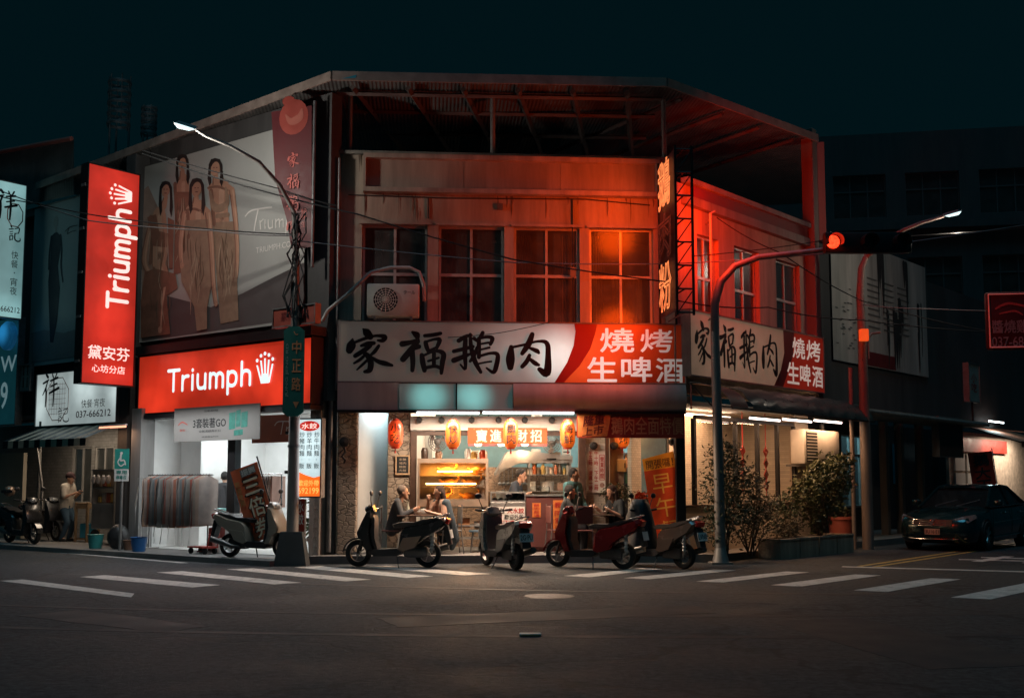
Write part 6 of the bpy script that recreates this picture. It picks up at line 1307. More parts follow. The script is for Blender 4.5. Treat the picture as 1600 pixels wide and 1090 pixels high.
# drinks cabinet
S6 = Sign(FR, 'drinks_shelf', 'dark drinks cabinet with bottles in the blue side room', 'shelf', 974, 706, 1004, 782, 2.6, .4)
W, H = S6.W, S6.H; mb = MB(); mb.box(0, .03, 0, .4, 0, H); mb.box(W-.03, W, 0, .4, 0, H); mb.box(.03, W-.03, .37, .4, 0, H)
for k in (0, .33, .66, .97): mb.box(.031, W-.031, 0, .369, H*k, H*k+.025)
mb.box(0, W, 0, .4, .155-S6.z0, -.001); mb.build('carcass', m_black, S6.t)
for k in range(3):
    for i in range(5):
        c = [(.35, .12, .04), (.05, .03, .02), (.04, .08, .04)][k if i > 1 else (k+1) % 3]
        small('bottle', '%s drink bottle on the %s shelf of the dark cabinet' % (['amber', 'brown', 'green'][k], ['bottom', 'middle', 'top'][k]), 'bottle', MB().lathe([(0, 0), (.036, 0), (.036, .17), (.013, .23), (.013, .28), (0, .28)], n=10), M('drink_%d' % k, c, .15), FR.w(S6.u0+.08+W*.165*i, S6.v+.12, S6.z0+H*(.0, .33, .66)[k]+.027))['group'] = 'drink bottles, %s shelf' % ['bottom', 'middle', 'top'][k]
S7 = Sign(FR, 'towel_dispenser', 'yellowish box on the beige pier near the drinks cabinet', 'dispenser', 965, 717, 979, 737, 1.05, .14); mb = MB(); mb.bbox(0, S7.W, 0, .14, 0, S7.H, .02); mb.build('casing', M('box_yellow', (.62, .4, .15), .4), S7.t); mb = MB(); mb.box(S7.W*.75, S7.W*.85, -.006, -.001, S7.H*.3, S7.H*.7); mb.build('slot', m_black, S7.t)
# clothes hanging in the passage
for i, (px, c, lab) in enumerate(((574, (.35, .5, .52), 'pale blue shirt'), (583, (.3, .28, .24), 'grey long coat'), (594, (.33, .3, .27), 'taupe coat'), (565, (.35, .12, .07), 'rust coat'))):
    u, z = FR.pix(px, 722, 1.9); t = fthing(FR, 'hanging_coat', lab+' on a hanger in the pale blue passage', 'garment', u, 1.9, z, 'garments hanging in the passage')
    L = (.75, 1.1, 1.0, .7)[i]; mb = MB(); prof = [(-.05, 0), (.05, 0), (.17, -.08), (.15, -.5), (.17, -L), (-.17, -L), (-.15, -.5), (-.17, -.08)]; mb.shell(prof, .05, .05); mb.build('cloth', M('coat_%d' % i, c, .85), t, 50); mb = MB(); mb.tube([(0, 0, 0), (0, 0, .08), (.02, 0, .11)], .005, 5); mb.build('hanger', m_steel, t)
mb = MB(); mb.cyl((.3, 1.9, 2.22), (1.2, 1.9, 2.22), .012, 6); mb.build('clothes_rail', m_steel, RB)
# sculptural wall lamp on stone pillar
u, z = FR.pix(538, 690, .1); t = fthing(FR, 'wall_ornament', 'black round wall ornament with a twisted tail on the left stone pillar', 'ornament', u, .1, z)
mb = MB(); mb.lathe([(0, -.1), (.09, -.07), (.1, .0)], n=18, axis='y'); mb.build('disc', m_black, t, 40); mb = MB(); mb.tube([(0, -.03, -.1), (.03, -.05, -.2), (-.04, -.05, -.28), (.03, -.05, -.36), (0, -.03, -.42)], [.02, .03, .02, .025, .01], 8); mb.tube([(-.02, -.04, -.15), (-.08, -.05, -.22)], .012, 6); mb.build('tail', m_black, t, 60)
for px, py, lab in ((928, 696, 'on the white brick pier above the hours board'), (960, 696, 'on the beige pier'), (1052, 690, 'on the right stone wall')):
    u, z = FR.pix(px, py, .98); mb = MB(); mb.lathe([(0, -.12), (.07, -.1), (.085, .04), (.03, .06)], n=16, axis='y'); o = mb.build('wall_speaker', m_black, loc=FR.w(u, 1.0, z), smooth=40); o.rotation_euler = (0, 0, FR.rot); tag(o, 'round black wall spot '+lab, 'lamp', 'black wall spots')
# red ornaments in the dining room
for px, lab in ((1160, 'left red knotted new year ornament hanging behind the glazed front'), (1196, 'right red knotted new year ornament hanging behind the glazed front')):
    u = RI.u(px, .75, 730); t = fthing(RI, 'hanging_ornament', lab, 'ornament', u, .75, 1.3, 'red new year ornaments in the dining room')
    mb = MB()
    for k in range(4): z = .15+.26*k; mb.prism([(-.1, z), (0, z-.12), (.1, z), (0, z+.12)], -.03, 0)
    mb.build('diamond', m_red, t); mb = MB(); mb.cyl((0, -.015, -.1), (0, -.015, 1.8), .012, 6); mb.build('cord', m_inkred, t)
for px in (1137, 1172, 1206):
    u, z = RI.pix(px, 697, 1.9); mb = MB(); mb.cyl((-.09, 0, 0), (.09, 0, 0), .06, 14); mb.box(-.02, .02, .01, .1, -.02, .02); o = mb.build('wall_lamp', m_black, loc=RI.w(u, 1.86, z), smooth=40); o.rotation_euler = (0, 0, RI.rot)
    tag(o, 'dark tubular wall lamp in the dining room, %s' % {1137: 'nearest the signal pole', 1172: 'the middle one', 1206: 'the farthest one'}[px], 'lamp', 'dark wall lamps in the dining room')
# ---------------------------------------------------------------- lingerie shop things
u0, u1 = LE.u(233, -.25, 790), LE.u(327, -.25, 790)
RK = fthing(LE, 'clothes_rack', 'chrome clothes rack at the shop entrance', 'clothes rack', u0, -.25, .1); L = u1-u0; zr_ = LE.pix(280, 742, -.25)[1]-.1
mb = MB(); mb.cyl((-.05, 0, zr_), (L+.1, 0, zr_), .016, 8)
for x in (.03, L-.03): mb.cyl((x, 0, 0.05), (x, 0, zr_), .016, 8); mb.cyl((x, -.25, .05), (x, .25, .05), .016, 8)
mb.build('rack_frame', m_chrome, RK)
cols = [(.62, .5, .42), (.68, .62, .58), (.6, .3, .22), (.55, .53, .5), (.35, .4, .42), (.55, .32, .24), (.5, .5, .48), (.45, .45, .42), (.5, .22, .18), (.55, .5, .45)]
for i in range(22):
    x = .06+(L-.1)*i/21; Lg = 1.0+.1*random.random(); t = fthing(LE, 'hanging_garment', 'folded garment on the chrome rack, %s' % ('left end under clear plastic' if i < 6 else 'middle of the row' if i < 15 else 'right end of the row'), 'garment', u0+x, -.25, .1+zr_, 'garments on the chrome rack, %s' % ('left end' if i < 6 else 'middle' if i < 15 else 'right end'), R(38+random.uniform(-16, 16)))
    mb = MB(); prof = [(-.04, -.02), (.04, -.02), (.2, -.1), (.19, -Lg), (-.19, -Lg), (-.2, -.1)]; mb.shell(prof, .026, .06); mb.build('cloth', cloth('garment_%d' % (i % 10), [min(.9, v_*1.25) for v_ in cols[i % 10]], .55), t, 50)
    mb = MB(); mb.tube([(0, 0, -.03), (0, 0, .0), (.012, 0, .022), (0, 0, .03)], .004, 5); mb.build('hanger', m_black, t)
pl_ = glass('clear_plastic', (.97, .97, .97), .06, .3)
mb = MB(); N = 40; vs = []; fs = []
for i in range(N+1):
    x = -.05+(L*.95)*i/N; y = -.26-.03*math.sin(i*1.3)
    for k in range(6): s = k/5; vs.append((x+.02*math.sin(i+k*2), y-.05*s+.025*math.sin(i*2.3+k), zr_-.05-(zr_-.22)*s))
for i in range(N):
    for k in range(5): a = i*6+k; fs.append((a, a+1, a+7, a+6))
mb.add(vs, fs); o = mb.build('plastic_cover', pl_, smooth=80, loc=LE.w(u0, -.25, .1)); o.rotation_euler = (0, 0, LE.rot); tag(o, 'long clear plastic sheet draped over the garments on the rack', 'plastic sheet')
def cloth_row(u, v, n, lab):
    t = fthing(LE, 'display_rail', lab, 'display', u, v, .1); mb = MB(); mb.cyl((0, 0, 1.6), (1.3, 0, 1.6), .015, 8); mb.cyl((.02, 0, 0), (.02, 0, 1.6), .015, 8); mb.cyl((1.28, 0, 0), (1.28, 0, 1.6), .015, 8); mb.build('rail', m_chrome, t)
    for i in range(n): mb = MB(); x = .08+1.15*i/n; mb.box(x, x+.05, -.18, .18, .75+.2*random.random(), 1.56); mb.build('garment', M('display_%d' % (i % 4), [(.6, .52, .46), (.5, .3, .24), (.62, .58, .55), (.4, .34, .32)][i % 4], .85), t)
cloth_row(LE.u(377, 1.0, 760), 1.0, 14, 'row of pale garments seen behind the tilted voucher banner'); cloth_row(LE.u(285, 2.9, 760), 2.9, 14, 'row of pale garments along the back wall of the lingerie shop')
t = fthing(LE, 'shelf_unit', 'peach shelf unit with folded goods inside the lingerie shop', 'shelf', LE.u(276, 3.2, 740), 3.2, .1); mb = MB(); mb.box(0, 1.3, .1, .14, 0, 2.5)
for k in range(5): mb.box(0, 1.3, -.25, .099, .4+.45*k, .43+.45*k)
mb.build('shelf_board', M('peach_board', (.66, .48, .38), .6), t); mb = MB()
for k in range(5):
    for i in range(6): x = .05+.2*i; mb.box(x, x+.16, -.2, .05, .432+.45*k, .5+.45*k+.1*random.random())
mb.build('folded_goods', M('folded_goods', (.6, .5, .45), .8, var=.4, scale=5), t)
p = LE.w(LE.u(343, .3, 820), .3, .1)
small('waste_bin', 'round white bin with teal side on top of the red trolley box', 'bin', MB().lathe([(0, 0), (.13, 0), (.16, .34), (.17, .34), (.17, .37), (0, .38)], n=20), M('bin_teal', (.25, .6, .58), .5), p+Vector((0, 0, .52)))
small('storage_box', 'dark red storage box under the teal bin', 'box', MB().bbox(-.2, .2, -.15, .15, 0, .5, .03), M('box_maroon', (.22, .05, .04), .5), p+Vector((0, 0, .004)))
small('bucket', 'small white bucket beside the dark red box', 'bucket', MB().lathe([(0, 0), (.1, 0), (.13, .27), (.14, .27), (.14, .3), (.12, .3), (.095, .02), (0, .02)], n=18), m_pwhite, LE.w(LE.u(351, .1, 840), -.05, .104))
t = fthing(LE, 'hand_cart', 'low hand cart with four small wheels in the shop entrance', 'cart', LE.u(330, -.1, 835), -.3, .1); mb = MB(); mb.box(-.3, .3, -.15, .15, .12, .15); mb.tube([(.3, -.12, .15), (.36, -.12, .4), (.36, .12, .4), (.3, .12, .15)], .012, 6); mb.build('platform', m_red, t)
for x in (-.22, .22):
    for y in (-.12, .12): mb = MB(); mb.lathe([(0, -.02), (.06, -.02), (.06, .02), (0, .02)], (x, y, .062), 'y', 14); mb.build('wheel', m_rubber, t)
# snack shop things
for px, py, v, lab, mt, r in ((149, 850, -.55, 'teal plastic basin on the kerb', M('basin_teal', (.05, .35, .34), .4), .17), (201, 852, -.5, 'brown bucket at the foot of the wheelchair sign post', M('bucket_brown', (.22, .12, .08), .5), .12), (217, 851, -.65, 'bright blue bucket beside the clothes rack', M('bucket_blue', (.03, .16, .45), .4), .17)):
    p = LE.w(LE.u(px, v, py), v, .102); small('basin' if 'basin' in lab else 'bucket', lab, 'bucket', MB().lathe([(0, 0), (r*.75, 0), (r, r*1.7), (r*1.06, r*1.75), (r*.95, r*1.7), (r*.7, .02), (0, .02)], n=20), mt, p)
p = LE.w(LE.u(187, -.75, 840), -.75, .1); t = thing('parking_sign', 'small green wheelchair parking sign on a thin grey post', 'sign', p)
zz = atY(187, 701, p.y).z-.1; mb = MB(); mb.cyl((0, .02, 0), (0, .02, zz), .03, 10); mb.build('post', m_galv, t, 40)
mb = MB(); mb.box(-.15, .15, -.025, -.012, zz-.42, zz); mb.build('sign_plate', M('handicap_green', (.03, .3, .25), .5), t); mb = MB(); mb.box(-.15, .15, -.025, -.012, zz-.68, zz-.425); pt = mb.build('notice_plate', m_pwhite, t)
lt = LT(-.028); lt.disc(-.01, zz-.09, .03); lt.stroke([(-.02, zz-.13, .04), (-.02, zz-.24, .04), (.05, zz-.24, .03), (.08, zz-.33, .03)]); lt.stroke([(-.04, zz-.2, .025), (-.08, zz-.28, .025), (-.02, zz-.36, .025), (.05, zz-.32, .025)]); lt.build('wheelchair_symbol', m_pwhite, t)
lt = LT(-.028); lt.text('專用', -.11, .11, zz-.53, zz-.45, .02); lt.text('停車位', -.11, .11, zz-.64, zz-.56, .02); lt.build('lettering', MATS['handicap_green'], t)
u = LE.u(128, .7, 800); t = fthing(LE, 'wooden_stand', 'open pale wooden stand with a blue crate beside the standing man', 'stand', u-.25, .7, .1); mb = MB()
for x in (0, .5):
    for y in (0, .3): mb.box(x-.025, x+.025, y-.025, y+.025, 0, .95)
mb.box(.026, .474, -.02, .32, .8, .94); mb.box(-.0, .5, .03, .28, .05, .09); mb.build('frame', m_pine, t)
small('crate', 'blue plastic crate inside the wooden stand', 'crate', MB().bbox(-.17, .17, -.1, .1, 0, .35, .02), M('crate_blue', (.04, .3, .45), .5), LE.w(u+.05, .85, .195)); small('crate', 'small orange tub inside the wooden stand', 'tub', MB().lathe([(0, 0), (.06, 0), (.07, .2), (0, .21)], n=14), M('tub_orange', (.6, .2, .05), .5), LE.w(u-.15, .85, .195))
u = LE.u(172, .6, 790); t = fthing(LE, 'food_cart', 'steel snack cart with glass case and hanging bags beside the sign post', 'food cart', u, .6, .1); mb = MB(); mb.bbox(-.45, .45, -.2, .4, .35, .95, .02); mb.box(-.45, -.42, -.2, .4, .951, 1.7); mb.box(.42, .45, -.2, .4, .951, 1.7); mb.box(-.47, .47, -.22, .42, 1.701, 1.74); mb.box(-.42, .42, -.18, .38, 1.3, 1.32); mb.build('cart_body', m_tin, t)
for x in (-.35, .35): mb = MB(); mb.lathe([(0, -.03), (.16, -.03), (.17, 0), (.16, .03), (0, .03)], (x, -.15, .172), 'y', 20); mb.build('wheel', m_rubber, t, 40)
for k in range(9):
    mb = MB(); x = -.36+.17*(k % 5); z = 1.33 if k < 5 else .96; mb.bbox(x, x+.12, -.1, .2, z, z+.13+.1*random.random(), .02); mb.build('food_box', M('food_box_%d' % (k % 3), [(.5, .45, .4), (.4, .12, .08), (.55, .4, .12)][k % 3], .6), t)
for k in range(4): mb = MB(); mb.ball((-.3+.2*k, -.26, 1.5), .08, 1, .5, 1.3); mb.build('plastic_bag', M('bag_white', (.6, .6, .58), .4), t, 60)
small('folded_chair', 'dark sack of rubbish beside the snack cart', 'sack', MB().ball((0, 0, .25), .26, .9, .8, 1.1), M('sack_black', (.03, .03, .03), .5, bump=.5, bscale=8), LE.w(LE.u(185, -.4, 840), -.4, .1)).name = 'rubbish_sack'
# broom and its pan
p = gnd(492, 862)+Vector((0, .3, 0)); t = thing('broom', 'long handled broom leaning beside the potted spiky plant', 'broom', p); mb = MB(); mb.tube([(0, 0, .1), (.26, .25, 2.2)], .015, 8); mb.build('handle', m_pine, t); mb = MB(); mb.prism([(-.05, .16), (.05, .16), (.2, 0), (-.24, 0)], -.04, .04); mb.build('broom_head', M('broom_orange', (.5, .16, .07), .8), t)
# ---------------------------------------------------------------- overhead wires
def wire(label, pts, r=.012, mat=None, sag=0):
    P = [Vector(p) for p in pts]; Q = []
    for i in range(len(P)-1):
        for k in range(8): s = k/8; v = P[i].lerp(P[i+1], s); v.z -= sag*4*s*(1-s); Q.append(v)
    Q.append(P[-1]); b = Q[0].copy(); mb = MB(); mb.tube([q-b for q in Q], r, 5); return tag(mb.build('overhead_wire', mat or m_rubber, loc=b, smooth=60), label, 'wire', 'overhead wires')
pole_top = atY(455, 375, base.y)
mw = M('wire_grey', (.14, .13, .13), .5)
wire('thin pale wire sweeping from the lamp post across all upper windows to the signal arm', [pole_top, atY(800, 410, 20.2), atY(1050, 412, 20.6), atY(1290, 396, 21.3), atY(1700, 336, 21.6)], .011, mw, .02)
wire('black wire slanting down across the upper windows to the neon sign', [atY(222, 240, 21), atY(380, 290, 20.4), atY(560, 335, 20), atY(800, 405, 20), atY(1040, 440, 20)], .014, None, .02)
wire('black wire running just above the slanting one to the lamp post', [atY(222, 235, 21), atY(440, 296, 20.6), atY(527, 322, 20.6)], .012, None, .02)
wire('black wire crossing the red lightbox and the fashion billboard', [atY(-20, 290, 23), atY(140, 345, 21.5), atY(330, 360, 20.8), atY(455, 368, 20.6)], .012, mw, .03)
wire('lowest black wire crossing the fashion billboard', [atY(-20, 300, 23), atY(60, 318, 22.2), atY(215, 345, 21.3), atY(455, 366, 20.7)], .013, None, .04)
wire('black wire from the neon sign down to the right lamp post', [atY(1120, 340, 21.5), atY(1220, 395, 22), atY(1347, 470, 24.2), atY(1560, 520, 26)], .013, None, .06)
wire('black wire low over the side windows to the right', [atY(1060, 470, 20.8), atY(1200, 480, 22), atY(1347, 500, 24.2), atY(1600, 520, 27)], .014, None, .06)
wire('thin reddish wire running to the dark red sign at the right edge', [atY(1347, 476, 24.2), atY(1440, 482, 24.2), atY(1640, 486, 24.2)], .01, mw, .02)
wire('black wire from the parapet to the far right', [atY(1085, 400, 21.2), atY(1290, 375, 23), atY(1650, 352, 26)], .01, None, .03)
wire('slack black cable drooping across the main sign', [FR.w(FR.u(700, -.03, 520), -.03, FR.pix(700, 527, -.03)[1]), FR.w(FR.u(780, -.04, 520), -.04, FR.pix(780, 520, -.04)[1]), FR.w(FR.u(860, -.03, 505), -.03, FR.pix(860, 503, -.03)[1])], .007, None, .01)
# ---------------------------------------------------------------- kitchen clutter
for k in range(7):                                    # ladles and strainers on a rail under the shelf
    u = FR.u(781, 2.55)+.09*k; mb = MB(); mb.tube([(0, 0, 0), (0, 0, -.28)], .006, 5); mb.ball((0, 0, -.32), .045, 1, .5, .8); extra('ladle', 'steel ladle or strainer hanging on the brown stone wall by the stove', 'ladle', mb, m_tin, FR.w(u, 2.52, 1.82), FR.rot, group='utensils hanging by the stove')
for k, (px, py, w2, h2, c, lab) in enumerate(((741, 709, .22, .16, (.5, .46, .36), 'pale notice on the wall above the lit cabinet'), (757, 712, .12, .2, (.55, .2, .1), 'orange notice on the wall above the lit cabinet'), (870, 727, .18, .14, (.6, .55, .45), 'cream paper on the wall behind the kitchen shelf'), (657, 706, .2, .3, (.5, .14, .05), 'red paper strip beside the left fan'), (885, 705, .2, .28, (.5, .5, .46), 'pale poster beside the fourth lantern'))):
    u, z = FR.pix(px, py, 2.9 if py < 716 else 2.5); mb = MB(); mb.box(-w2/2, w2/2, -.006, 0, -h2/2, h2/2); o = extra('wall_notice', lab, 'notice', mb, M('notice_%d' % k, c, .7), FR.w(u, 2.9 if py < 716 else 2.5, z), FR.rot)
    lt = LT(-.008)
    for r_ in range(3): lt.poly([(-w2*.36, h2*(.28-.28*r_)), (w2*.36, h2*(.28-.28*r_)), (w2*.36, h2*(.2-.28*r_)), (-w2*.36, h2*(.2-.28*r_))])
    lt.build('print', m_ink, o)
rnd = random.Random(21)
for k in range(10):
    px = 829+7*k; u, z = FR.pix(px, 741, 1.75); hh = rnd.uniform(.1, .24); rr = rnd.uniform(.035, .06); c = [(.6, .56, .5), (.5, .15, .06), (.1, .08, .06), (.55, .4, .15), (.3, .32, .3)][k % 5]
    extra('sauce_jar', '%s sauce jar standing on the middle board of the steel kitchen shelf' % ['white', 'red', 'black', 'yellow', 'grey'][k % 5], 'jar', MB().lathe([(0, 0), (rr, 0), (rr, hh*.75), (rr*.6, hh*.85), (rr*.6, hh), (0, hh)], n=12), M('sauce_%d' % (k % 5), c, .35), FR.w(S2.u0+.04+.09*k, S2.v+.08, S2.z0+S2.H*.5+.022), group='%s sauce jars on the kitchen shelf' % ['white', 'red', 'black', 'yellow', 'grey'][k % 5])
for k, (du, lab) in enumerate(((.05, 'left stainless pot on the stove'), (.45, 'right stainless pot on the stove'))):
    o = extra('stock_pot', lab+' under the range hood', 'pot', MB().lathe([(0, 0), (.16, 0), (.17, .26), (.18, .26), (.16, .28), (.03, .3), (0, .33)], n=20), m_tin, FR.w(FR.u(783, 2.1)+du, 2.1, 1.06), FR.rot)
u0 = FR.u(768, 1.9); mb = MB(); mb.bbox(0, 1.2, 0, .6, 0, .9, .02); extra('stove', 'steel stove block against the brown stone wall', 'stove', mb, m_tin, FR.w(u0, 1.85, .155), FR.rot)
for k, (px, lab) in enumerate(((668, 'left blue stool tucked under the lit cabinet stand'), (745, 'right blue stool tucked under the lit cabinet stand'))):
    t = thing('stool', lab, 'stool', FR.w(FR.u(px, .6), .62, .15), FR.rot); mb = MB(); mb.lathe([(0, .44), (.15, .44), (.16, .41), (.14, .4)], n=18); mb.build('seat', M('stool_blue', (.08, .14, .2), .5), t, 40)
    for a in range(4): mb = MB(); mb.tube([(.1*math.cos(a*1.57+.8), .1*math.sin(a*1.57+.8), .41), (.16*math.cos(a*1.57+.8), .16*math.sin(a*1.57+.8), 0)], .014, 6); mb.build('leg', m_steel, t)
for k, (px, py, c, s) in enumerate(((700, 800, (.55, .5, .42), .2), (725, 806, (.45, .22, .1), .24), (748, 798, (.5, .48, .45), .16))):
    o = extra('carton', ['pale carton', 'brown carton', 'small white carton'][k]+' on the lower shelf of the lit cabinet stand', 'box', MB().bbox(-s/2, s/2, -.13, .13, 0, s*.8, .01), M('carton_%d' % k, c, .7), FR.w(FR.u(px, 1.05), 1.05, S.z0*0+.62), FR.rot)
# ---------------------------------------------------------------- scooters
m_plast = M('black_plastic', (.025, .025, .027), .5, var=.2)
m_tail = M('red_lens', (.5, .02, .015), .2); m_amb = M('amber_lens', (.55, .2, .03), .25); m_hl = M('headlamp_glass', (.45, .47, .48), .12, .3)
def scooter(label, front, rear, cmat, tmat, plate='', z=0, group='parked scooters', helmet=False, mirror=True, s=1.0):
    f, r = Vector(front), Vector(rear); mid = (f+r)/2; d = f-r
    t = thing('scooter', label, 'scooter', (mid.x, mid.y, z), math.atan2(d.y, d.x), group); t.scale = (s, s, s)
    def wheel(x, rad, w):
        mb = MB(); mb.lathe([(rad*.62, -w*.4), (rad*.75, -w*.5), (rad*.93, -w*.42), (rad, 0), (rad*.93, w*.42), (rad*.75, w*.5), (rad*.62, w*.4), (rad*.6, 0), (rad*.62, -w*.4)], (x, 0, rad), 'y', 28); ty = mb.build('wheel', m_rubber, t, 50)
        mb = MB(); mb.lathe([(rad*.6, -w*.3), (rad*.63, -w*.3), (rad*.63, w*.3), (rad*.6, w*.3), (rad*.6, -w*.3)], (x, 0, rad), 'y', 28); mb.lathe([(0, -w*.45), (rad*.16, -w*.45), (rad*.18, w*.45), (0, w*.45)], (x, 0, rad), 'y', 14)
        for k in range(5): a = 2*math.pi*k/5; mb.tube([(x+rad*.1*math.cos(a), 0, rad+rad*.1*math.sin(a)), (x+rad*.62*math.cos(a), 0, rad+rad*.62*math.sin(a))], rad*.05, 6)
        mb.build('rim', m_tin, ty, 40)
    wheel(.62, .235, .1); wheel(-.62, .235, .12)
    arc = [(.62+.27*math.cos(R(a)), .235+.27*math.sin(R(a))) for a in range(5, 160, 12)]+[(.62+.245*math.cos(R(a)), .235+.245*math.sin(R(a))) for a in range(155, 0, -12)]
    MB().prism(arc, -.065, .065).build('front_fender', cmat, t, 40)
    mb = MB()
    for y in (-.07, .07): mb.tube([(.62, y, .235), (.52, y, .55)], .022, 8)
    mb.build('fork', m_plast, t, 40)
    MB().shell([(.36, 1.0), (.44, .98), (.53, .8), (.62, .6), (.6, .5), (.5, .45), (.42, .26), (.3, .26), (.36, .4), (.4, .6), (.36, .85)], .19, .1, .55).build('front_apron', cmat, t, 50)
    MB().shell([(.33, .9), (.385, .62), (.345, .42), (.29, .3), (.25, .32), (.3, .5), (.3, .85)], .15, .05, .8).build('leg_shield', m_plast, t, 50)
    MB().shell([(.4, .24), (.4, .31), (-.12, .33), (-.2, .26), (-.1, .2), (.3, .19)], .17, .06, .8).build('floorboard', m_plast, t, 50)
    MB().shell([(-.08, .32), (-.12, .6), (-.22, .7), (-.6, .76), (-.93, .87), (-1.0, .82), (-.86, .66), (-.6, .52), (-.4, .38), (-.25, .3)], .17, .14, .5).build('side_fairing', cmat, t, 50)
    MB().shell([(-.1, .31), (-.2, .52), (-.55, .56), (-.42, .34), (-.2, .27)], .178, .1, .8).build('side_trim', tmat, t, 50)
    MB().shell([(-.03, .68), (0, .74), (-.12, .775), (-.38, .775), (-.55, .83), (-.86, .87), (-.9, .85), (-.55, .745), (-.2, .69)], .14, .1, .6).build('seat', M('seat_vinyl', (.03, .027, .027), .45, var=.2, bump=.15, bscale=120), t, 60)
    MB().shell([(.3, .96), (.34, 1.08), (.43, 1.08), (.5, .98), (.46, .93), (.38, .9)], .12, .2, .4).build('handlebar_cowl', cmat, t, 60)
    mb = MB(); mb.tube([(.3, -.36, 1.03), (.36, -.15, 1.0), (.38, 0, .99), (.36, .15, 1.0), (.3, .36, 1.03)], .014, 8); hb = mb.build('handlebar', m_chrome, t, 40)
    for y in (-1, 1): mb = MB(); mb.tube([(.335, y*.24, 1.015), (.3, y*.37, 1.03)], .021, 8); mb.build('grip', m_rubber, hb, 40)
    for y in (-1, 1):
        mb = MB(); mb.tube([(.34, y*.2, 1.02), (.34, y*.27, 1.17), (.33, y*.3, 1.24)], .008, 6); mi = mb.build('mirror', m_plast, t, 40)
        mb = MB(); mb.ball((.32, y*.31, 1.28), .07, .35, 1, .7); mb.build('mirror_shell', m_plast, mi, 60)
    MB().ball((.47, 0, 1.0), .07, .55, 1.2, .75).build('headlight', m_hl, t, 60)
    for y in (-1, 1): MB().ball((.52, y*.12, .75), .04, .7, 1, .6).build('turn_signal', m_amb, t, 60)
    MB().shell([(-.96, .86), (-1.02, .83), (-.98, .74), (-.9, .78)], .11, .1).build('tail_light', m_tail, t, 60)
    MB().shell([(-.93, .74), (-.98, .72), (-1.05, .4), (-.98, .38), (-.9, .6)], .08, .05).build('rear_fender', m_plast, t, 50)
    if plate is not None:
        mb = MB(); mb.box(-.0035, .0035, -.13, .13, -.075, .075); p_ = mb.build('licence_plate', M('plate_white', (.62, .63, .6), .45), t); p_.location = (-1.03, 0, .58); p_.rotation_euler = (0, R(12), 0)
        if plate:
            lt = LT(0); lt.text(plate, -.115, .115, -.045, .045, .02); lt.v = [(-.006, -x, zz) for x, y, zz in lt.v]; lt.build('lettering', m_ink, p_)
    mb = MB(); mb.bbox(-.62, -.2, -.1, .1, .17, .36, .04); mb.build('engine', M('engine_grey', (.12, .12, .12), .45, .6), t, 40)
    mb = MB(); mb.tube([(-.3, -.13, .22), (-.5, -.16, .24), (-.6, -.165, .27), (-.95, -.17, .36)], [.025, .03, .055, .06], 12); mb.build('exhaust', M('exhaust_steel', (.2, .19, .18), .35, .8), t, 40)
    mb = MB(); mb.tube([(-.75, -.09, .86), (-.98, -.07, .93), (-1.0, .07, .93), (-.75, .09, .86)], .012, 8); mb.build('grab_rail', m_tin, t, 40)
    mb = MB(); mb.tube([(-.1, .12, .2), (-.16, .26, .0)], .012, 6); mb.build('kickstand', m_plast, t)
    mb = MB(); mb.tube([(-.7, .1, .26), (-.72, .11, .62)], .025, 8)
    for k in range(5): mb.lathe([(.025, .3+.06*k), (.04, .33+.06*k), (.025, .36+.06*k)], (-.71, .105, 0), 'z', 10)
    mb.build('shock_absorber', m_tin, t, 40)
    return t
paint = lambda n, c, r=.25, me=.2: M(n, c, r, me, var=.08, coat=.4)
sc_bronze = scooter('long black scooter with a bronze side panel parked left of the crossing step', (-2.76, 20.0), (-1.55, 19.85), paint('scooter_black', (.035, .035, .035)), paint('scooter_bronze', (.36, .24, .17)), '', s=1.04)
sc_silver = scooter('silver scooter seen from behind in front of the food board', (-.47, 20.35), (.08, 19.2), paint('scooter_silver', (.36, .35, .33), .3, .5), paint('scooter_grey', (.16, .16, .16)), '2G·PU', s=1.0)
sc_red = scooter('red and black scooter parked beside the man in black', (.85, 19.95), (1.95, 19.4), paint('scooter_red', (.34, .02, .02)), paint('scooter_red', (.34, .02, .02)), '', s=1.02)
sc_dark = scooter('dark scooter with a black cover over its front, under the leaning meal banner', (2.2, 20.35), (3.04, 19.45), paint('scooter_brown', (.12, .09, .075)), paint('scooter_brown', (.12, .09, .075)), 'LVN0', s=1.0)
sc_cream = scooter('cream scooter partly hidden behind the lamp post base', (-4.33, 20.6), (-5.36, 21.05), paint('scooter_cream', (.34, .28, .22), .35, .0), paint('scooter_cream', (.34, .28, .22), .35, .0), None, z=.1, s=.98)
p = LE.w(LE.u(38, -.5, 840), -.5, 0)
sc_l = scooter('black motor scooter at the far left edge, pointing to the right', (p.x+.35, p.y-.25), (p.x-.6, p.y+.55), paint('scooter_black', (.035, .035, .035)), m_plast, None, z=.1)
p = LE.w(LE.u(72, .55, 820), .55, 0)
sc_l2 = scooter('covered dark scooter standing behind the far left one, beside the standing man', (p.x+.4, p.y-.3), (p.x-.6, p.y+.45), m_plast, m_plast, None, z=.1)
mb = MB(); mb.ball((0, 0, 0), .14, 1, 1.1, .95); o = mb.build('helmet', M('helmet_bronze', (.28, .2, .15), .2, .4), smooth=60); q = LE.w(LE.u(15, -.3, 760), -.3, 1.35); o.location = (q.x, q.y, 1.32); tag(o, 'bronze round helmet hung on the far left scooter', 'helmet')
mb = MB(); mb.box(-.13, .13, -.15, -.12, -.04, .03); mb.build('visor', m_plast, o)
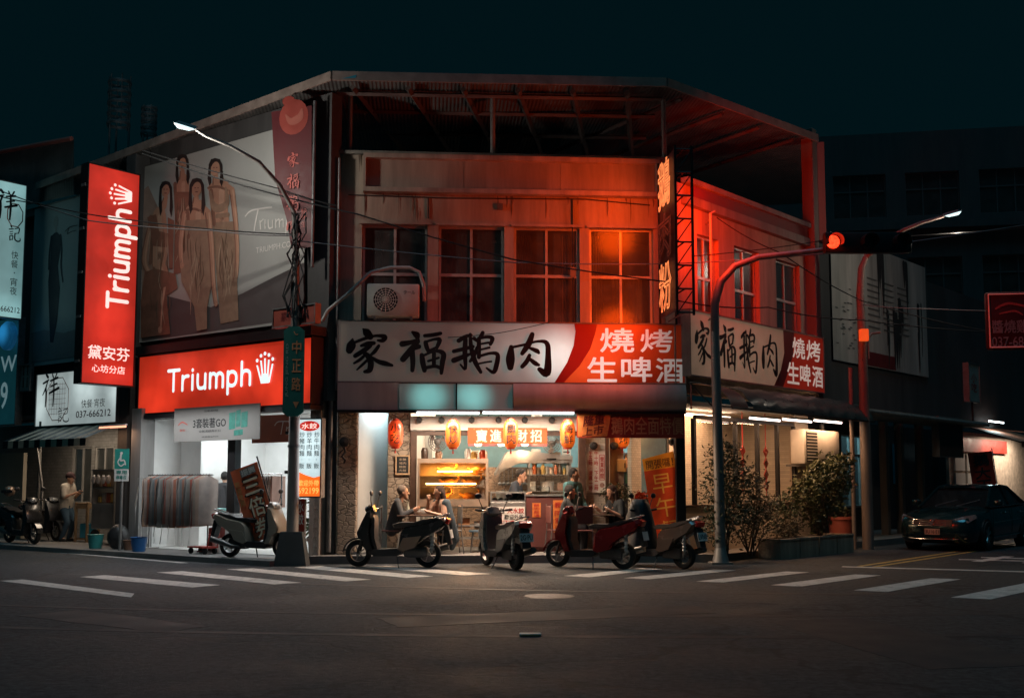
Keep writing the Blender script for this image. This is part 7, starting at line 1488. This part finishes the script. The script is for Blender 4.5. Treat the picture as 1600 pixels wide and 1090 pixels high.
# black rain cape thrown over the handlebars of the dark scooter, sleeves of a jacket on the bronze one
def cape(label, sc, x0, x1, w, z0, z1, mat):
    t = thing('rain_cape', label, 'rain cape', sc.location+Vector((0, 0, 0)), sc.rotation_euler.z); N, K = 20, 9; vs = []; fs = []
    for k in range(K+1):
        s = k/K
        for i in range(N):
            a = 2*math.pi*i/N; rx = (x1-x0)/2*(.35+.65*s**.6)*(1+.08*math.sin(a*5+k)); ry = w*(.4+.6*s**.6)*(1+.1*math.cos(a*4+k*.6))
            vs.append(((x0+x1)/2+rx*math.cos(a), ry*math.sin(a), z1-(z1-z0)*s+.03*math.sin(a*3)*s))
    for k in range(K):
        for i in range(N): fs.append((k*N+i, (k+1)*N+i, (k+1)*N+(i+1) % N, k*N+(i+1) % N))
    fs.append(tuple(range(N))); mb = MB(); mb.add(vs, fs); mb.build('cloth', mat, t, 80)
cape('black rain cape draped over the front of the dark scooter', sc_dark, .05, .72, .36, .22, 1.22, M('cape_black', (.012, .016, .018), .6, var=.3, bump=.4, bscale=9))
# ---------------------------------------------------------------- car
def car():
    t = thing('parked_car', 'dark blue green saloon car parked at the right, facing the crossing', 'car', (10.95, 26.3, 0), math.atan2(-.746, -.666))
    body = M('car_paint', (.012, .045, .05), .18, .5, var=.04, coat=1)
    st = [(2.29, .5, .32, .52, 0), (2.24, .68, .22, .66, .01), (2.1, .79, .17, .75, .02), (1.8, .85, .16, .83, .03), (1.4, .875, .16, .9, .03), (1.0, .88, .16, .955, .03), (.5, .885, .16, .985, .02), (-.5, .885, .16, 1.0, .02), (-1.4, .885, .16, 1.02, .02), (-1.8, .87, .18, 1.04, .02), (-2.1, .82, .22, 1.02, .02), (-2.24, .74, .28, .9, .01), (-2.28, .6, .36, .7, 0)]
    vs = []; n = 0
    for (x, w, zb, zt, cr) in st:
        h = zt-zb; half = [(0, zb), (w*.8, zb), (w*.95, zb+.05), (w*.99, zb+h*.3), (w, zb+h*.55), (w*.985, zb+h*.62), (w*.97, zt-.09), (w*.9, zt-.02), (w*.55, zt+cr), (0, zt+cr*1.3)]
        ring = half+[(-y, z) for y, z in half[-2:0:-1]]; n = len(ring); vs += [(x, y, z) for y, z in ring]
    fs = [(i*n+j, i*n+(j+1) % n, (i+1)*n+(j+1) % n, (i+1)*n+j) for i in range(len(st)-1) for j in range(n)]+[tuple(range(n-1, -1, -1)), tuple(range((len(st)-1)*n, len(st)*n))]
    MB().add(vs, fs).build('body', body, t, 42)
    g = [(.98, .74, .96), (.2, .58, 1.41), (-.35, .6, 1.46), (-.95, .58, 1.43), (-1.78, .7, 1.04)]
    gl = M('car_glass', (.008, .012, .014), .05, 0, var=.02, spec=.8)
    bl_ = [(.98, .8, .96), (.2, .82, .98), (-.35, .82, .99), (-.95, .82, 1.0), (-1.78, .76, 1.03)]
    mb = MB(); v2 = [(x, s*w, z) for s in (1, -1) for x, w, z in g]+[(x, s*w, z) for s in (1, -1) for x, w, z in bl_]
    mb.add(v2, [(0, 1, 6, 5), (3, 4, 9, 8), (1, 2, 7, 6), (2, 3, 8, 7)]+[(10+i, 10+i+1, i+1, i) for i in range(4)]+[(15+i+1, 15+i, 5+i, 5+i+1) for i in range(4)]); mb.build('glazing', gl, t)
    mb = MB(); v3 = []; L = [(.3, .575, 1.385), (.05, .59, 1.44), (-.35, .6, 1.48), (-.8, .59, 1.46), (-1.05, .57, 1.41)]
    for x, w, z in L: v3 += [(x, w, z-.015), (x, w*.7, z+.012), (x, 0, z+.022), (x, -w*.7, z+.012), (x, -w, z-.015)]
    mb.add(v3, [(i*5+j, i*5+j+1, (i+1)*5+j+1, (i+1)*5+j) for i in range(4) for j in range(4)]); mb.build('roof', body, t, 50)
    mb = MB()
    for s in (1, -1):
        mb.tube([(1.0, s*.77, .965), (.22, s*.6, 1.42), (-.35, s*.615, 1.465), (-.95, s*.6, 1.43), (-1.8, s*.73, 1.04)], .032, 6); mb.tube([(-.38, s*.83, .98), (-.42, s*.63, 1.45)], .03, 6); mb.tube([(.95, s*.82, .97), (-.4, s*.84, .995), (-1.75, s*.8, 1.035)], .014, 6)
    mb.build('pillar_trim', body, t, 50)
    for x in (1.33, -1.32):
        for s in (1, -1):
            mb = MB(); mb.lathe([(.205, s*.2), (.31, s*.2), (.335, s*.17), (.335, s*.02), (.31, 0), (.215, 0), (.205, s*.03)], (x, s*.71, .335), 'y', 32); wl = mb.build('wheel', m_rubber, t, 40)
            mb = MB(); mb.lathe([(.2, s*.185), (.22, s*.185), (.22, s*.1), (.2, s*.1)], (x, s*.71, .335), 'y', 32); mb.lathe([(0, s*.19), (.05, s*.185), (.05, s*.1)], (x, s*.71, .335), 'y', 16)
            for k in range(7):
                a = 2*math.pi*k/7
                for da in (-.13, .13): mb.tube([(x+.04*math.cos(a), s*(.71+.175), .335+.04*math.sin(a)), (x+.21*math.cos(a+da), s*(.71+.18), .335+.21*math.sin(a+da))], .013, 5)
            mb.build('rim', M('alloy', (.55, .55, .53), .3, .9), wl, 40)
            mb = MB(); mb.lathe([(0, s*.17), (.375, s*.17), (.375, s*.0)], (x, s*.716, .335), 'y', 32); mb.build('wheel_arch', m_black, t)
    for s in (1, -1):
        mb = MB(); mb.add([(2.2, s*.42, .62), (2.12, s*.74, .63), (1.86, s*.842, .74), (1.84, s*.8, .81), (2.07, s*.62, .77), (2.17, s*.44, .71)], [tuple(range(6)) if s > 0 else tuple(range(5, -1, -1))]); mb.v = [(x+.03, y*1.012, z+.008) for x, y, z in mb.v]; hl = mb.build('headlight', M('car_lamp', (.5, .45, .42), .08, .7, var=.5, scale=30), t)
        mb = MB(); mb.bbox(.62, .82, s*.86, s*1.04, 1.0, 1.13, .04); mb.build('wing_mirror', body, t, 50)
        for x in (.05, -1.05): mb = MB(); mb.bbox(x-.11, x+.11, s*.885, s*.915, .83, .86, .01); mb.build('door_handle', m_chrome, t, 50)
        mb = MB()
        for pts in ([(.92, .95), (.95, .6), (.86, .25)], [(-.38, .98), (-.38, .25)], [(-1.1, .6), (-1.28, .8), (-1.32, 1.0)]): mb.tube([(x, s*.886, z) for x, z in pts], .004, 4)
        mb.build('door_seam', m_black, t)
        mb = MB(); mb.tube([(1.0, s*.888, .3), (-1.0, s*.888, .33)], .012, 6); mb.tube([(.9, s*.886, .62), (-1.1, s*.889, .68)], .008, 6); mb.build('side_moulding', m_chrome, t, 50)
        mb = MB(); mb.lathe([(0, .02), (.05, .015), (.055, 0)], (2.2, s*.62, .36), 'x', 14); mb.build('fog_light', m_hl, t, 40)
    mb = MB(); mb.add([(2.255, -.44, .57), (2.255, .44, .57), (2.215, .42, .7), (2.215, -.42, .7)], [(0, 1, 2, 3)]); mb.v = [(x+.03, y, z) for x, y, z in mb.v]; gr = mb.build('grille', m_black, t)
    mb = MB()
    for k in range(4): z = .57+.042*k; x = 2.29-.013*k; mb.tube([(x-.03, -.45, z), (x, -.2, z), (x, .2, z), (x-.03, .45, z)], .008, 6)
    mb.tube([(2.2, -.72, .3), (2.3, -.4, .27), (2.3, .4, .27), (2.2, .72, .3)], .01, 6); mb.build('grille_bar', m_chrome, gr, 40)
    mb = MB(); mb.lathe([(.05, 0), (.06, .008), (.07, 0)], (2.3, 0, .64), 'x', 18, ); mb.lathe([(.018, 0), (.026, .008), (.034, 0)], (2.3, 0, .64), 'x', 14); mb.build('emblem', M('emblem_chrome', (.7, .25, .2), .2, .9), gr, 40)
    mb = MB(); mb.box(2.3, 2.308, -.17, .17, .37, .5); pl = mb.build('licence_plate', M('plate_tan', (.5, .42, .34), .5), t); lt = LT(0); lt.text('3U16·E1', -.15, .15, .395, .475, .02); lt.v = [(2.311, x, z) for x, y, z in lt.v]; lt.build('lettering', m_ink, pl)
    mb = MB(); mb.tube([(1.02, .1, .985), (.78, .55, 1.13)], .008, 5); mb.tube([(1.02, -.4, .985), (.8, .05, 1.13)], .008, 5); mb.build('wiper', m_plast, t)
car()
# ---------------------------------------------------------------- people
def cap_chain(mb, pts, rs, n=10):
    for i in range(len(pts)-1): mb.tube([pts[i], pts[i+1]], [rs[i], rs[i+1]], n)
    for p, r in zip(pts, rs): mb.ball(p, r*.99, n=n, m=6)
def remesh(mb, name, mat, parent, vox):
    o = mb.build(name, mat); md = o.modifiers.new('r', 'REMESH'); md.mode = 'VOXEL'; md.voxel_size = vox; sm = o.modifiers.new('s', 'SMOOTH'); sm.iterations = 3; sm.factor = .5
    me = bpy.data.meshes.new_from_object(o.evaluated_get(bpy.context.evaluated_depsgraph_get())); bpy.data.objects.remove(o)
    for p in me.polygons: p.use_smooth = True
    me.materials.clear(); me.materials.append(mat); o = bpy.data.objects.new(name, me); col.objects.link(o); o.parent = parent; return o
def ik(a, b, l1, l2, pole):
    d = b-a; L = min(d.length, (l1+l2)*.999); u = d.normalized(); k = (l1*l1-l2*l2+L*L)/(2*L); h = math.sqrt(max(0, l1*l1-k*k)); p = Vector(pole); p = (p-u*p.dot(u)).normalized(); return a+u*k+p*h, a+u*L
m_skin = M('skin', (.48, .27, .18), .5, var=.08, scale=8)
def person(label, loc, rotz, hz, hands, feet, shirt, trousers, hair, lean=0, sleeve='short', head=(0, 0), kneepole=(0, -1, .3), hairlong=False, cap=None, cape_=None, mask=None, elbow=(0, .6, -1), lower=True):
    """local: faces -y, z up, origin on the ground under the pelvis"""
    t = thing('person', label, 'person', loc, rotz)
    V = Vector; P = V((0, 0, hz)); C = V((0, -lean*.6, hz+.36)); N = V((0, -lean*.85, hz+.5)); hd = V((head[0]*.0, -lean-.02, hz+.655))
    b = MB(); sh = MB(); tr = MB(); shoes = MB()
    for s in (-1, 1): cap_chain(b, [P+V((s*.07, 0, 0)), (P+C)/2+V((s*.06, 0, 0)), C+V((s*.08, 0, .02))], [.1, .095, .1]); cap_chain(sh, [P+V((s*.075, 0, -.06)), (P+C)/2+V((s*.075, 0, 0)), C+V((s*.1, 0, .04))], [.125, .12, .115])
    cap_chain(sh, [C+V((-.15, 0, .1)), C+V((0, 0, .12)), C+V((.15, 0, .1))], [.075, .085, .075])
    cap_chain(b, [C+V((0, 0, .1)), N, hd+V((0, .015, -.06))], [.08, .052, .05])
    a = head[0]; fwd = V((math.sin(a), -math.cos(a), -math.tan(head[1]))).normalized(); side = V((math.cos(a), math.sin(a), 0))
    b.ball(hd+V((0, 0, .03)), .098, .86, 1.0, 1.08, 14, 10); cap_chain(b, [hd+fwd*.025+V((0, 0, -.02)), hd+fwd*.055+V((0, 0, -.085))], [.07, .036]); cap_chain(b, [hd+fwd*.09+V((0, 0, .02)), hd+fwd*.115+V((0, 0, -.015))], [.012, .016])
    for s in (-1, 1): b.ball(hd+side*s*.086+V((0, 0, -.0)), .024, .5, .8, 1.2, 8, 6)
    for s, hpos in zip((-1, 1), hands):
        S0 = C+V((s*.175, 0, .1)); el, wr = ik(S0, V(hpos), .28, .25, (s*.5+elbow[0], elbow[1], elbow[2]))
        cap_chain(b, [S0, el, wr], [.052, .042, .028]); fd = (wr-el).normalized()
        cap_chain(b, [wr, wr+fd*.045, wr+fd*.08], [.027, .036, .034]); sd = fd.cross(V((0, 0, 1))).normalized() if abs(fd.z) < .9 else V((1, 0, 0)); dn = fd.cross(sd)
        for k in range(4): p0 = wr+fd*.085+sd*(.025*(k-1.5)*.9); l = (.062, .075, .07, .055)[k]; cap_chain(b, [p0, p0+fd*l*.55-dn*.006, p0+fd*l*.85-dn*.028], [.0105, .0095, .008], 6)
        th = wr+fd*.035+sd*s*.03; cap_chain(b, [th, th+sd*s*.03+fd*.025, th+sd*s*.035+fd*.055], [.013, .011, .009], 6)
        cap_chain(sh, [S0, (S0*.12+el*.88) if sleeve == 'short' else el]+([] if sleeve == 'short' else [wr-fd*.02]), [.075, .066]+([] if sleeve == 'short' else [.045]))
    for s, fpos in zip((-1, 1), feet):
        h = P+V((s*.09, 0, -.03)); kn, an = ik(h, V(fpos), .42, .41, kneepole)
        cap_chain(b, [h, kn, an], [.08, .055, .038]); cap_chain(b, [an, an+V((0, -.1, -.04))], [.036, .034])
        cap_chain(tr, [h, kn, an], [.105, .078, .062]); cap_chain(shoes, [an+V((0, .03, -.035)), an+V((0, -.08, -.045)), an+V((0, -.15, -.052))], [.045, .045, .035])
    cap_chain(tr, [P+V((-.08, 0, -.03)), P+V((.08, 0, -.03))], [.115, .115])
    body = remesh(b, 'body', m_skin, t, .0095); remesh(sh, 'shirt', shirt, t, .016)
    if lower: remesh(tr, 'trousers', trousers, t, .016); remesh(shoes, 'shoes', M('shoe_dark', (.03, .028, .026), .6), t, .014)
    hb = MB(); hb.ball(hd-fwd*.018+V((0, 0, .048)), .106, .9, 1.0, 1.02, 14, 10)
    if hairlong:
        for s in (-1, 0, 1): cap_chain(hb, [hd-fwd*.05+side*s*.06, hd-fwd*.08+side*s*.07+V((0, 0, -.14)), hd-fwd*.06+side*s*.075+V((0, 0, -.28))], [.06, .055, .03])
    hb2 = MB(); hb2.v = []; ho = remesh(hb, 'hair', hair, t, .012)
    # open the face: drop hair vertices that lie in front of the face
    bm = bmesh.new(); bm.from_mesh(ho.data)
    dele = [v for v in bm.verts if (v.co-hd).dot(fwd) > .042 and (v.co-hd).z < .075]; bmesh.ops.delete(bm, geom=dele, context='VERTS'); bm.to_mesh(ho.data); bm.free()
    e = MB()
    for s in (-1, 1): e.ball(hd+fwd*.088+side*s*.035+V((0, 0, .022)), .011, 1, 1, .7, 8, 6)
    cap_chain(e, [hd+fwd*.093-side*.02+V((0, 0, -.052)), hd+fwd*.093+side*.02+V((0, 0, -.052))], [.006, .006], 6); e.build('face_features', M('face_dark', (.06, .025, .02), .5), body, 60)
    if cap:
        c = MB(); c.ball(hd+V((0, 0, .065)), .113, .95, 1.02, .85, 14, 10); cap_chain(c, [hd+fwd*.09+V((0, 0, .085)), hd+fwd*.17+V((0, 0, .07))], [.03, .02]); remesh(c, 'cap', cap, t, .013)
    if mask: mk = MB(); mk.ball(hd+fwd*.055+V((0, 0, -.045)), .066, 1, .9, .8, 12, 8); remesh(mk, 'face_mask', mask, t, .012)
    if cape_:
        c = MB()
        for s in (-1, 1): cap_chain(c, [C+V((s*.19, 0, .1)), C+V((s*.23, .05, -.2)), P+V((s*.2, .1, -.22)), P+V((s*.13, .1, -.4))], [.09, .11, .12, .06])
        cap_chain(c, [N+V((0, .06, -.02)), C+V((0, .09, -.1)), P+V((0, .14, -.25))], [.09, .13, .12]); remesh(c, 'jacket', cape_, t, .02)
    return t
cl = lambda n, c: M(n, c, .85, var=.22, scale=9, bump=.25, bscale=25)
h_black = cl('hair_black', (.012, .011, .011)); h_grey = cl('hair_grey', (.2, .16, .13)); h_brown = cl('hair_brown', (.035, .018, .012)); jean = cl('jeans', (.05, .1, .15)); dark_t = cl('dark_trousers', (.02, .022, .026)); black_s = cl('black_shirt', (.014, .018, .02))
p = atY(104, 755, 26.9)
person('man in a dark cap, cream polo shirt and jeans standing and looking at a phone', (p.x, p.y, .1), R(75), .88, [(-.1, -.3, 1.16), (.1, -.3, 1.16)], [(-.11, .02, .08), (.11, -.04, .08)], cl('polo_cream', (.5, .45, .38)), jean, h_black, lean=.08, head=(.0, .5), cap=cl('cap_dark', (.05, .02, .022)))
hp = Vector((p.x, p.y, .1))+Matrix.Rotation(R(75), 3, 'Z') @ Vector((0, -.42, 1.2)); mb = MB(); mb.bbox(-.075, .075, -.04, .04, -.005, .005, .003); o = mb.build('phone', m_black, loc=hp); o.rotation_euler = (R(25), 0, R(75)); tag(o, 'dark phone held by the man in the cream polo shirt', 'phone')
person('grey haired man in a dark jacket seated at the left table, facing right', FR.w(FR.u(612, .4, 800), .4, .15), FR.rot+R(88), .52, [(-.2, -.42, .84), (.2, -.42, .82)], [(-.12, -.38, .08), (.13, -.42, .08)], cl('jacket_slate', (.04, .045, .05)), dark_t, h_grey, lean=.2, sleeve='long', head=(0, .1))
person('long haired woman with a dark cape jacket eating at the left table', FR.w(FR.u(694, .3, 800), .3, .15), FR.rot-R(62), .52, [(-.1, -.3, 1.0), (.17, -.38, .8)], [(-.1, -.38, .08), (.1, -.36, .08)], cl('top_beige', (.34, .2, .14)), dark_t, h_brown, lean=.1, head=(-.1, .1), hairlong=True, cape_=cl('cape_denim', (.035, .055, .07)), elbow=(0, .2, -1))
person('man in a teal shirt standing beside the brown counter, looking right', FR.w(FR.u(893, .5, 790), .5, .15), FR.rot+R(40), .86, [(-.22, -.12, .8), (.24, -.2, .86)], [(-.1, .03, .08), (.1, -.03, .08)], cl('shirt_teal', (.05, .15, .16)), dark_t, h_black, lean=.05, sleeve='long', head=(.5, .05))
person('man in black seated on the maroon chair reaching over the table', FR.w(FR.u(880, .3, 800), .3, .15), FR.rot+R(80), .52, [(-.15, -.5, .88), (.2, -.5, .85)], [(-.12, -.38, .08), (.13, -.4, .08)], black_s, dark_t, h_black, lean=.12, sleeve='long', head=(.1, .1))
person('diner with tousled brown hair and black vest bending over the right table', FR.w(FR.u(969, .4, 800), .4, .15), FR.rot-R(60), .52, [(-.2, -.36, .82), (.15, -.36, .82)], [(-.1, -.36, .08), (.1, -.36, .08)], black_s, dark_t, h_brown, lean=.2, sleeve='short', head=(0, .4), hairlong=True)
person('cook in a dark shirt leaning over the stove under the range hood', FR.w(FR.u(797, 1.35, 760), 1.35, .15), FR.rot+R(70), .86, [(-.2, -.42, 1.14), (.2, -.4, 1.1)], [(-.1, .02, .08), (.1, -.02, .08)], cl('shirt_navy', (.02, .03, .045)), dark_t, h_black, lean=.22, head=(0, .4))
person('shopper in a dark coat standing at the back of the lingerie shop', LE.w(LE.u(351, 2.0, 760), 2.0, .1), R(-160), .88, [(-.2, -.2, .95), (.2, -.1, .8)], [(-.1, 0, .08), (.1, 0, .08)], cl('coat_charcoal', (.03, .028, .03)), dark_t, h_black, lean=.03, sleeve='long')
# ---------------------------------------------------------------- plants
def bush(name, label, loc, clumps, leaf, n, lmat, stems=8, cat='shrub', pot=None, aspect=.45, group=None):
    t = thing(name, label, cat, loc, 0, group); rnd = random.Random(len(label)*7+n); mb = MB(); st = MB()
    for k in range(stems):
        c, r = clumps[k % len(clumps)]; e = Vector(c)+Vector((rnd.uniform(-1, 1), rnd.uniform(-1, 1), rnd.uniform(-.3, 1)))*r*.6; b0 = Vector((rnd.uniform(-.06, .06), rnd.uniform(-.06, .06), 0)); m_ = b0.lerp(e, .5)+Vector((rnd.uniform(-.1, .1), rnd.uniform(-.1, .1), .08)); st.tube([b0, m_, e], [.018, .012, .005], 5)
    for i in range(n):
        c, r = clumps[i % len(clumps)]; d = Vector((rnd.gauss(0, 1), rnd.gauss(0, 1), rnd.gauss(0, 1))).normalized()*r*rnd.uniform(.25, 1)**.6; p = Vector(c)+d
        if rnd.random() < .25: p += d*.35
        if p.z < .03: continue
        ax = Vector((rnd.gauss(0, 1), rnd.gauss(0, 1), rnd.gauss(-.2, .7))).normalized(); sd = ax.cross(Vector((rnd.gauss(0, 1), rnd.gauss(0, 1), rnd.gauss(0, 1)))).normalized(); l = leaf*rnd.uniform(.6, 1.3); nrm = ax.cross(sd)*l*.12
        mb.add([p, p+ax*l*.5+sd*l*aspect*.5-nrm, p+ax*l, p+ax*l*.5-sd*l*aspect*.5-nrm], [(0, 1, 2, 3)])
    mb.build('foliage', lmat, t); st.build('stem', M('bark', (.12, .08, .05), .8), t, 60); return t
lf_d = M('leaf_dark', (.05, .07, .03), .5, var=.5, scale=9); lf_w = M('leaf_olive', (.1, .11, .04), .5, var=.5, scale=9); lf_r = M('leaf_russet', (.11, .09, .045), .55, var=.5, scale=9)
b0 = FR.w(6.35, -.1, .15)
bush('potted_shrub', 'tall dark leafy shrub at the restaurant corner beside the signal pole', RI.w(.35, -.55, .1), [((0, 0, 1.95), .33), ((.1, -.05, 1.65), .4), ((-.15, 0, 1.35), .42), ((.3, .2, 1.5), .4), ((.05, -.1, .9), .42), ((.35, .3, .95), .4), ((-.1, -.1, .55), .4)], .085, 2500, lf_d, 14)
bush('shrub', 'low spreading shrub between the signal pole and the planter', RI.w(1.25, -.6, .1), [((0, 0, .9), .4), ((.3, .3, .6), .4), ((-.2, -.2, .6), .38), ((.1, .1, 1.4), .28), ((.4, .45, .95), .3)], .085, 1700, lf_r, 10)
bush('planter_shrub', 'tall olive branching shrub growing from the far planter', RI.w(4.0, -.75, .35), [((0, 0, 1.3), .35), ((.35, .3, 1.45), .38), ((-.3, -.2, 1.0), .35), ((.2, .2, .9), .4), ((.6, .5, 1.2), .3), ((-.1, 0, .5), .35), ((.7, .7, 1.6), .22)], .13, 2100, lf_w, 14)
bush('planter_shrub', 'small rounded russet shrub in the middle planter', RI.w(2.55, -.75, .3), [((0, 0, .25), .25), ((.15, .15, .35), .2), ((-.12, -.1, .2), .2)], .06, 1100, lf_r, 6)
bush('planter_shrub', 'sparse low shrub behind the small rounded one', RI.w(3.1, -.35, .3), [((0, 0, .5), .35), ((.2, .3, .75), .3)], .1, 500, lf_d, 6)
bush('potted_shrub', 'small dark bush standing in front of the drinks cabinet room', FR.w(FR.u(962, .75, 800), .75, .15), [((0, 0, .95), .22), ((.15, 0, 1.15), .2), ((-.1, 0, 1.2), .18)], .08, 500, lf_d, 6)
bush('red_leaf_plant', 'small plant with red orange leaves behind the rain cape', FR.w(FR.u(1000, .6, 800), .6, .15), [((0, 0, .95), .16), ((.05, 0, 1.1), .12)], .16, 90, M('leaf_red', (.5, .07, .02), .5), 5)
# planters
for k, (a, lab) in enumerate(((1.75, 'nearest weathered concrete planter'), (2.6, 'middle weathered concrete planter'), (3.45, 'third weathered concrete planter'), (4.3, 'farthest weathered concrete planter'))):
    t = fthing(RI, 'planter', lab+' on the side street kerb', 'planter', a, -1.0, 0, 'concrete planters along the side street'); mb = MB(); mb.box(0, .8, 0, .5, 0, .36); mb.box(-.01, .81, -.01, .05, .361, .4); mb.box(-.01, .81, .45, .51, .361, .4); mb.box(-.01, .04, .051, .449, .361, .4); mb.box(.76, .81, .051, .449, .361, .4); mb.build('trough', M('planter_concrete', (.42, .35, .27), .85, var=.45, scale=4, bump=.5, bscale=20, streak=True), t); mb = MB(); mb.box(.041, .759, .051, .449, .3605, .385); mb.build('soil', M('soil', (.05, .035, .025), .95, bump=.8), t)
p = gnd(1321, 856); small('plant_pot', 'large red plastic tub at the end of the planters', 'pot', MB().lathe([(0, 0), (.25, 0), (.3, .66), (.33, .66), (.33, .72), (.29, .72), (.27, .6), (0, .58)], n=28), M('tub_red', (.4, .1, .07), .5, var=.15), (p.x, p.y+.3, .003))
bush('shrub', 'dark low leaves rising from the large red tub', (p.x, p.y+.3, .58), [((0, 0, .25), .22), ((-.1, 0, .4), .15)], .12, 160, lf_d, 5)
# spiky plant in a pot left of the stone pillar
p = gnd(500, 868, .0); t = thing('spiky_plant', 'potted spiky leaved plant beside the stone pillar', 'potted plant', (p.x, p.y+.2, .0)); rnd = random.Random(11)
mb = MB(); mb.lathe([(0, 0), (.24, 0), (.3, .3), (.33, .3), (.33, .36), (.28, .36), (.27, .3), (0, .28)], n=20); mb.build('pot', M('pot_brown', (.12, .07, .05), .7), t, 40)
mb = MB()
for hx, hy, hz in ((0, 0, 1.15), (.12, .05, .9), (-.1, 0, .75)):
    mb2 = MB(); mb2.tube([(hx*.3, hy*.3, .28), (hx, hy, hz)], .025, 6); mb2.build('stem', MATS['bark'], t, 60)
    for k in range(46):
        a = rnd.uniform(0, 6.28); el = rnd.uniform(-.7, 1.2); d = Vector((math.cos(a)*math.cos(el), math.sin(a)*math.cos(el), math.sin(el))); s_ = d.cross(Vector((0, 0, 1))).normalized()*.02; L = rnd.uniform(.3, .48); o0 = Vector((hx, hy, hz-rnd.uniform(0, .25))); m1 = o0+d*L*.6; e = o0+d*L-Vector((0, 0, .1)); mb.add([o0-s_*.6, o0+s_*.6, m1+s_, e, m1-s_], [(0, 1, 2, 3, 4)])
mb.build('leaves', lf_d, t)
small('plant_pot', 'squat dark pot with soil beside the bronze scooter front wheel', 'pot', MB().lathe([(0, 0), (.2, 0), (.27, .32), (.24, .32), (.2, .26), (0, .25)], n=20), MATS['pot_brown'], (p.x+.72, p.y+.25, .003))
